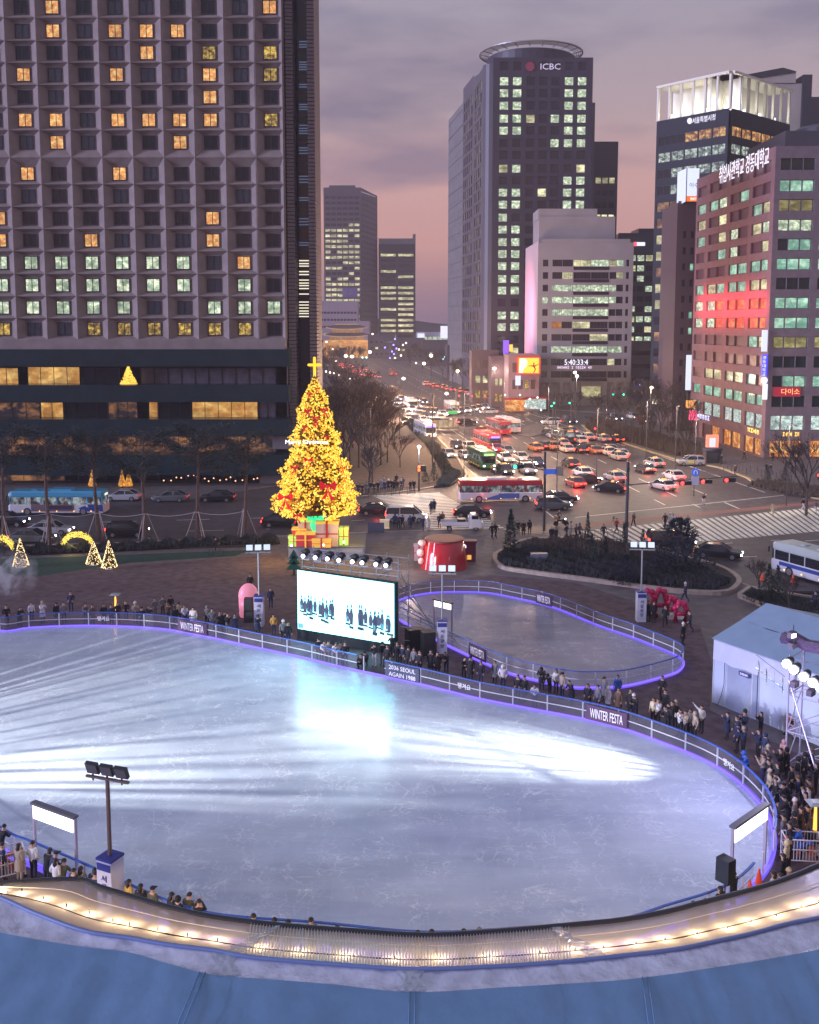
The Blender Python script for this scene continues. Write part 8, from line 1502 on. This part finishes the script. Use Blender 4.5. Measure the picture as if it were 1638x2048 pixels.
# crowd at the right-hand curve, behind the rail
crowd = [(1456, 1425, 'navy'), (1490, 1422, 'black'), (1474, 1432, 'black'), (1523, 1424, 'black'), (1490, 1428, 'navy'), (1476, 1450, 'navy'), (1488, 1455, 'navy'), (1518, 1463, 'navy'), (1531, 1469, 'navy'), (1537, 1490, 'grey'), (1496, 1504, 'blue'), (1542, 1500, 'navy'), (1527, 1514, 'beige'), (1538, 1520, 'black'), (1568, 1485, 'pink'), (1562, 1502, 'black'), (1574, 1498, 'black'), (1540, 1543, 'cream'), (1560, 1546, 'white'), (1585, 1532, 'black'), (1605, 1546, 'black'), (1597, 1555, 'navy'), (1566, 1570, 'black'), (1578, 1562, 'black'), (1627, 1560, 'brown'), (1618, 1572, 'white'), (1577, 1592, 'black'), (1590, 1600, 'grey'), (1600, 1590, 'black'), (1612, 1588, 'black'), (1572, 1615, 'black'), (1568, 1632, 'grey'), (1590, 1630, 'black'), (1603, 1620, 'black'), (1616, 1612, 'navy'), (1632, 1600, 'brown'), (1552, 1560, 'black'), (1580, 1650, 'black'), (1634, 1530, 'black'), (1596, 1520, 'black'), (1610, 1505, 'black'), (1625, 1500, 'navy'), (1556, 1530, 'black'), (1548, 1516, 'grey')]
for x, y, j in crowd:
    p = by_head(x, y, 1.62); rand_person(p, facing(p, (2, 52)), ('stand', 'pockets', 'photo', 'stand', 'lean'), 'in the crowd behind the right-hand curve', None, jacket=j)
for x, y, j, ps, hr, w in [(1574, 1685, 'cream', 'stand', 'hood', 'beside the white cart at lower right'), (1580, 1678, 'black', 'stand', 'short', 'beside the white cart at lower right'), (1567, 1712, 'black', 'stand', 'long', 'at the lower right canopy edge'), (1578, 1742, 'cream', 'stand', 'beanie', 'at the lower right canopy edge'), (1548, 1748, 'white', 'stand', 'long', 'at the lower right canopy edge'), (1562, 1752, 'black', 'stand', 'short', 'at the lower right canopy edge'), (1468, 1748, 'black', 'photo', 'short', 'beside the loudspeaker at lower right'), (1441, 1778, 'black', 'stand', 'long', 'below the loudspeaker at lower right'), (1412, 1803, 'black', 'stand', 'short', 'at the canopy edge left of the loudspeaker'), (1388, 1808, 'brown', 'stand', 'short', 'at the canopy edge left of the loudspeaker'), (1604, 1655, 'blue', 'lean', 'cap', 'bending over the white cart at lower right')]:
    p = by_head(x, y, 1.6); person(p, facing(p, (2, 52)), ps, j, 'black', hr, False, w, 1.68, 'cream')
# lower left, in front of the canopy
for x, yb, j, tr, hr, ct, ps, hh in [(40, 1762, 'beige', 'beige', 'long', True, 'stand', 1.7), (68, 1760, 'white', 'black', 'short', False, 'pockets', 1.78)]: p = W(x, yb, .12); person(p, math.pi-.5, ps, j, tr, hr, ct, 'at the lower left rink gate', hh)
for x, y, j, hr, w in [(92, 1703, 'black', 'long', 'under the lower left gate'), (102, 1708, 'navy', 'cap', 'under the lower left gate'), (111, 1722, 'white', 'long', 'under the lower left gate'), (123, 1725, 'olive', 'short', 'under the lower left gate'), (147, 1742, 'black', 'short', 'before the brown lamp post'), (161, 1738, 'grey', 'long', 'before the brown lamp post'), (180, 1743, 'black', 'long', 'before the brown lamp post'), (190, 1748, 'navy', 'short', 'before the brown lamp post'), (257, 1764, 'yellow', 'long', 'at the canopy edge right of the brown lamp post'), (281, 1773, 'black', 'long', 'at the canopy edge right of the brown lamp post'), (305, 1778, 'olive', 'cap', 'at the canopy edge right of the brown lamp post'), (343, 1790, 'black', 'long', 'at the canopy edge by the blue rail'), (356, 1797, 'black', 'hood', 'at the canopy edge by the blue rail'), (371, 1793, 'olive', 'short', 'at the canopy edge by the blue rail'), (398, 1804, 'black', 'short', 'at the canopy edge by the blue rail'), (0, 1655, 'black', 'short', 'at the left picture edge'), (4, 1690, 'navy', 'short', 'at the left picture edge')]:
    p = by_head(x, y, 1.6); person(p, math.pi-.4+pr_.uniform(-.5, .5), 'photo' if x == 398 else pr_.choice(('stand', 'pockets', 'lean')), j, 'black', hr, False, w, 1.68)
for x, y, j in [(507, 1834, 'grey'), (549, 1842, 'black'), (576, 1846, 'brown'), (622, 1842, 'black'), (674, 1858, 'black'), (836, 1868, 'cream'), (864, 1866, 'black'), (928, 1865, 'black'), (959, 1864, 'black')]:
    p = by_head(x, y, 1.62); rand_person(p, math.pi, ('stand', 'pockets'), 'peeping over the dark canopy gutter', j, h=1.72)
# walkers on the plaza and pedestrians in the street (foot positions)
for x, yb, j, tr, rz, ps, hr, ct, w in [(1370, 1204, 'navy', 'navy', -1.4, 'walk', 'beanie', False, 'striding past the planting bed'), (1378, 1265, 'black', 'black', -1.2, 'walk', 'short', False, 'right of the magenta sculpture'), (1365, 1290, 'black', 'black', .8, 'stand', 'beanie', True, 'at the end of the small rink'), (1296, 1243, 'black', 'black', 0, 'stand', 'short', True, 'beside the far sign box'), (1307, 1245, 'black', 'black', .2, 'stand', 'short', False, 'before the magenta sculpture'), (1330, 1253, 'black', 'black', -.4, 'walk', 'short', False, 'before the magenta sculpture'), (1630, 1222, 'navy', 'black', 3, 'stand', 'short', False, 'on the pavement behind the marquee'),
    (984, 1077, 'black', 'black', .5, 'walk', 'short', False, 'left of two pedestrians right of the truck'), (991, 1076, 'black', 'black', .5, 'walk', 'long', False, 'behind the cypress right of the truck'), (1036, 1070, 'black', 'black', .2, 'stand', 'short', False, 'in the trio beside the scooter'), (1047, 1071, 'black', 'black', 0, 'stand', 'short', True, 'in the trio beside the scooter'), (1059, 1069, 'black', 'black', -.2, 'stand', 'hood', False, 'in the trio beside the scooter'), (986, 1050, 'cream', 'beige', 0, 'stand', 'beanie', True, 'alone beside the cab of the flatbed truck'), (856, 1062, 'white', 'white', .3, 'stand', 'short', True, 'left of the flatbed truck'), (846, 1062, 'navy', 'navy', .4, 'walk', 'short', False, 'left of the flatbed truck'), (879, 1056, 'black', 'black', 0, 'stand', 'short', False, 'behind the flatbed truck'), (1133, 1078, 'navy', 'navy', 1, 'walk', 'short', False, 'right of the scooter'), (1142, 1072, 'white', 'white', 1, 'stand', 'long', False, 'right of the scooter'), (1152, 1078, 'grey', 'navy', 1, 'walk', 'short', False, 'right of the scooter'), (1159, 1076, 'grey', 'navy', 1, 'walk', 'hood', False, 'right of the scooter'), (1103, 1084, 'black', 'black', 0, 'stand', 'short', True, 'behind the planting bed middle'), (1111, 1085, 'black', 'black', 0, 'stand', 'short', True, 'behind the planting bed middle'), (1117, 1046, 'brown', 'black', 1.6, 'ride', 'cap', False, 'riding the lit delivery scooter'), (1207, 1078, 'black', 'black', .4, 'walk', 'short', False, 'on the right crossing near end'), (1227, 1062, 'cream', 'white', .8, 'walk', 'long', False, 'on the right crossing near end'), (1233, 1066, 'red', 'black', .8, 'walk', 'short', False, 'on the right crossing near end'), (1267, 1054, 'brown', 'black', -.8, 'walk', 'long', False, 'right of the tall signal pole'), (1330, 1055, 'black', 'black', 0, 'walk', 'short', False, 'on the crossing above the dark van'), (1340, 1054, 'white', 'white', 0, 'walk', 'beanie', False, 'on the crossing above the dark van'), (1346, 1056, 'white', 'black', 0, 'walk', 'short', False, 'on the crossing above the dark van'), (1375, 1060, 'navy', 'grey', 0, 'walk', 'long', False, 'on the crossing above the dark van'),
    (1546, 1032, 'cream', 'cream', 0, 'walk', 'short', True, 'on the far side of the right crossing'), (1606, 1022, 'black', 'white', .9, 'walk', 'short', False, 'stepping off the curved kerb'), (1631, 1028, 'grey', 'white', .4, 'walk', 'cap', False, 'at the right edge of the crossing'), (1407, 1012, 'brown', 'white', 0, 'ride', 'cap', False, 'riding in the middle of the right road'), (1470, 950, 'olive', 'black', 0, 'stand', 'short', False, 'at the corner kerb edge'), (1488, 920, 'black', 'black', 2, 'walk', 'short', False, 'before the orange shop windows'), (1545, 922, 'black', 'black', 0, 'stand', 'short', True, 'before the corner shops'), (1574, 938, 'black', 'black', 1, 'walk', 'short', True, 'before the corner shops'), (1532, 946, 'black', 'black', 1, 'walk', 'long', False, 'before the corner shops'), (1541, 948, 'black', 'navy', 1, 'walk', 'short', False, 'before the corner shops'), (1584, 948, 'black', 'black', 1, 'walk', 'short', False, 'before the corner shops'), (1604, 948, 'black', 'black', 1, 'walk', 'hood', False, 'before the corner shops'), (1598, 920, 'black', 'black', 1, 'walk', 'short', False, 'before the corner shops'), (1443, 928, 'black', 'black', 1, 'stand', 'short', False, 'beside the corner booth'), (1418, 926, 'black', 'black', 1, 'stand', 'hood', False, 'beside the corner booth'),
    (706, 896, 'red', 'black', 1, 'stand', 'short', False, 'under the bare trees'), (789, 900, 'black', 'black', 1, 'walk', 'short', False, 'on the pavement below the bare trees'), (783, 825, 'black', 'black', 1, 'walk', 'short', False, 'on the far pavement under bare trees'), (430, 1106, 'black', 'black', 1.6, 'ride', 'cap', False, 'riding the bicycle past the pines'), (885, 1052, 'brown', 'black', 0, 'walk', 'long', False, 'behind the flatbed truck'), (1089, 848, 'black', 'black', 0, 'walk', 'short', False, 'on the crossing by the white SUV')]:
    person(W(x, yb, .12 if 'crossing' not in w else .02), rz, ps, j, tr, hr, ct, w, 1.72, 'white')
for k, (x, yb) in enumerate([(716, 988), (724, 990), (733, 987), (741, 986), (748, 988), (756, 984), (763, 982), (770, 985), (777, 982), (784, 981), (789, 984), (795, 982), (803, 981), (806, 976), (821, 982), (828, 981), (793, 970), (768, 976)]): rand_person(W(x, yb, .12), 0, ('stand', 'pockets'), 'waiting at the left crossing kerb', pr_.choice(('black', 'navy', 'black', 'grey')))
for k, (x, yb) in enumerate([(790, 1056), (797, 1058), (805, 1057), (820, 1058), (827, 1057), (862, 1030), (868, 1026)]): rand_person(W(x, yb, .12), math.pi, ('stand', 'walk'), 'before the white minivan', 'navy')
t = thing('inflatable_decoration', 'plain pink rounded inflatable standing behind the loudspeakers', 'inflatable', W(494, 1240, .12)+Vector((0, .9, 0)))
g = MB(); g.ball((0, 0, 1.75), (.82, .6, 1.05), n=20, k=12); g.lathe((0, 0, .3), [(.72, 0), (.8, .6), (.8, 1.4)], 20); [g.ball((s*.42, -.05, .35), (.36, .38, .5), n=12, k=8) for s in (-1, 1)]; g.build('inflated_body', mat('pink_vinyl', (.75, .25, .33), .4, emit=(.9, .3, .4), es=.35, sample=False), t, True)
# ---------------------------------------------------------------- labels: tell look-alikes apart by their order in the picture
ORD = 'first second third fourth fifth sixth seventh eighth ninth tenth eleventh twelfth'.split()+['%dth' % k for k in range(13, 21)]+['21st', '22nd', '23rd']+['%dth' % k for k in range(24, 31)]+['31st', '32nd', '33rd']+['%dth' % k for k in range(34, 60)]
bpy.context.view_layer.update(); grp = {}
for o in LAB: grp.setdefault(o['label'], []).append(o)
for lb, os_ in grp.items():
    if len(os_) < 2: continue
    os_.sort(key=lambda o: proj(o.matrix_world.translation)[0])
    nw = len(lb.split())
    for k, o in enumerate(os_): o['label'] = (lb+', '+ORD[k]+' from left')
for o in LAB:
    w = o['label'].split()
    for a_ in (' the ', ' a ', ' at ', ' in ', ' on ', ' with '):
        if len(o['label'].split()) > 16: o['label'] = o['label'].replace(a_, ' ')
    if len(o['label'].split()) > 16: print('LONG', o['label'])
if 1:   # evening air
    g = MB(); g.box((0, 480, 66), (1500, 1030, 136)); o = g.build('haze', mat('haze_air', (1, 1, 1))); o['kind'] = 'stuff'
    m = MATS['haze_air']; nt = m.node_tree; nt.nodes.remove(nt.nodes['Principled BSDF']); v = nt.nodes.new('ShaderNodeVolumePrincipled'); v.inputs['Density'].default_value = .0003; v.inputs['Color'].default_value = (.88, .80, .86, 1); v.inputs['Anisotropy'].default_value = .0
    nt.links.new(v.outputs[0], nt.nodes['Material Output'].inputs['Volume'])
# drifting steam over the left end of the lawn
g = MB(); g.ball((0, 0, 0), (2.6, 2.2, 2.3), n=16, k=10); o = g.build('steam', mat('steam_puff', (1, 1, 1))); o.location = W(22, 1195, .1)+Vector((0, 0, 2.2)); o['kind'] = 'stuff'; o['label'] = 'pale drifting steam over the left end of the lawn'
m = MATS['steam_puff']; nt = m.node_tree; nt.nodes.remove(nt.nodes['Principled BSDF']); v = nt.nodes.new('ShaderNodeVolumePrincipled'); v.inputs['Color'].default_value = (.9, .9, 1, 1)
tc = nt.nodes.new('ShaderNodeTexCoord'); n = nt.nodes.new('ShaderNodeTexNoise'); n.inputs['Scale'].default_value = .8; n.inputs['Detail'].default_value = 4; n.inputs['Distortion'].default_value = 1.0; nt.links.new(tc.outputs['Object'], n.inputs['Vector'])
r = nt.nodes.new('ShaderNodeMapRange'); r.inputs[1].default_value = .48; r.inputs[2].default_value = .7; r.inputs[3].default_value = 0; r.inputs[4].default_value = 2.2; nt.links.new(n.outputs['Fac'], r.inputs[0]); gr = nt.nodes.new('ShaderNodeTexGradient'); gr.gradient_type = 'SPHERICAL'; mp = nt.nodes.new('ShaderNodeMapping'); mp.inputs['Scale'].default_value = (.38, .45, .43); nt.links.new(tc.outputs['Object'], mp.inputs[0]); nt.links.new(mp.outputs[0], gr.inputs[0]); mm = nt.nodes.new('ShaderNodeMath'); mm.operation = 'MULTIPLY'; nt.links.new(r.outputs[0], mm.inputs[0]); nt.links.new(gr.outputs[0], mm.inputs[1]); nt.links.new(mm.outputs[0], v.inputs['Density']); nt.links.new(v.outputs[0], nt.nodes['Material Output'].inputs['Volume'])
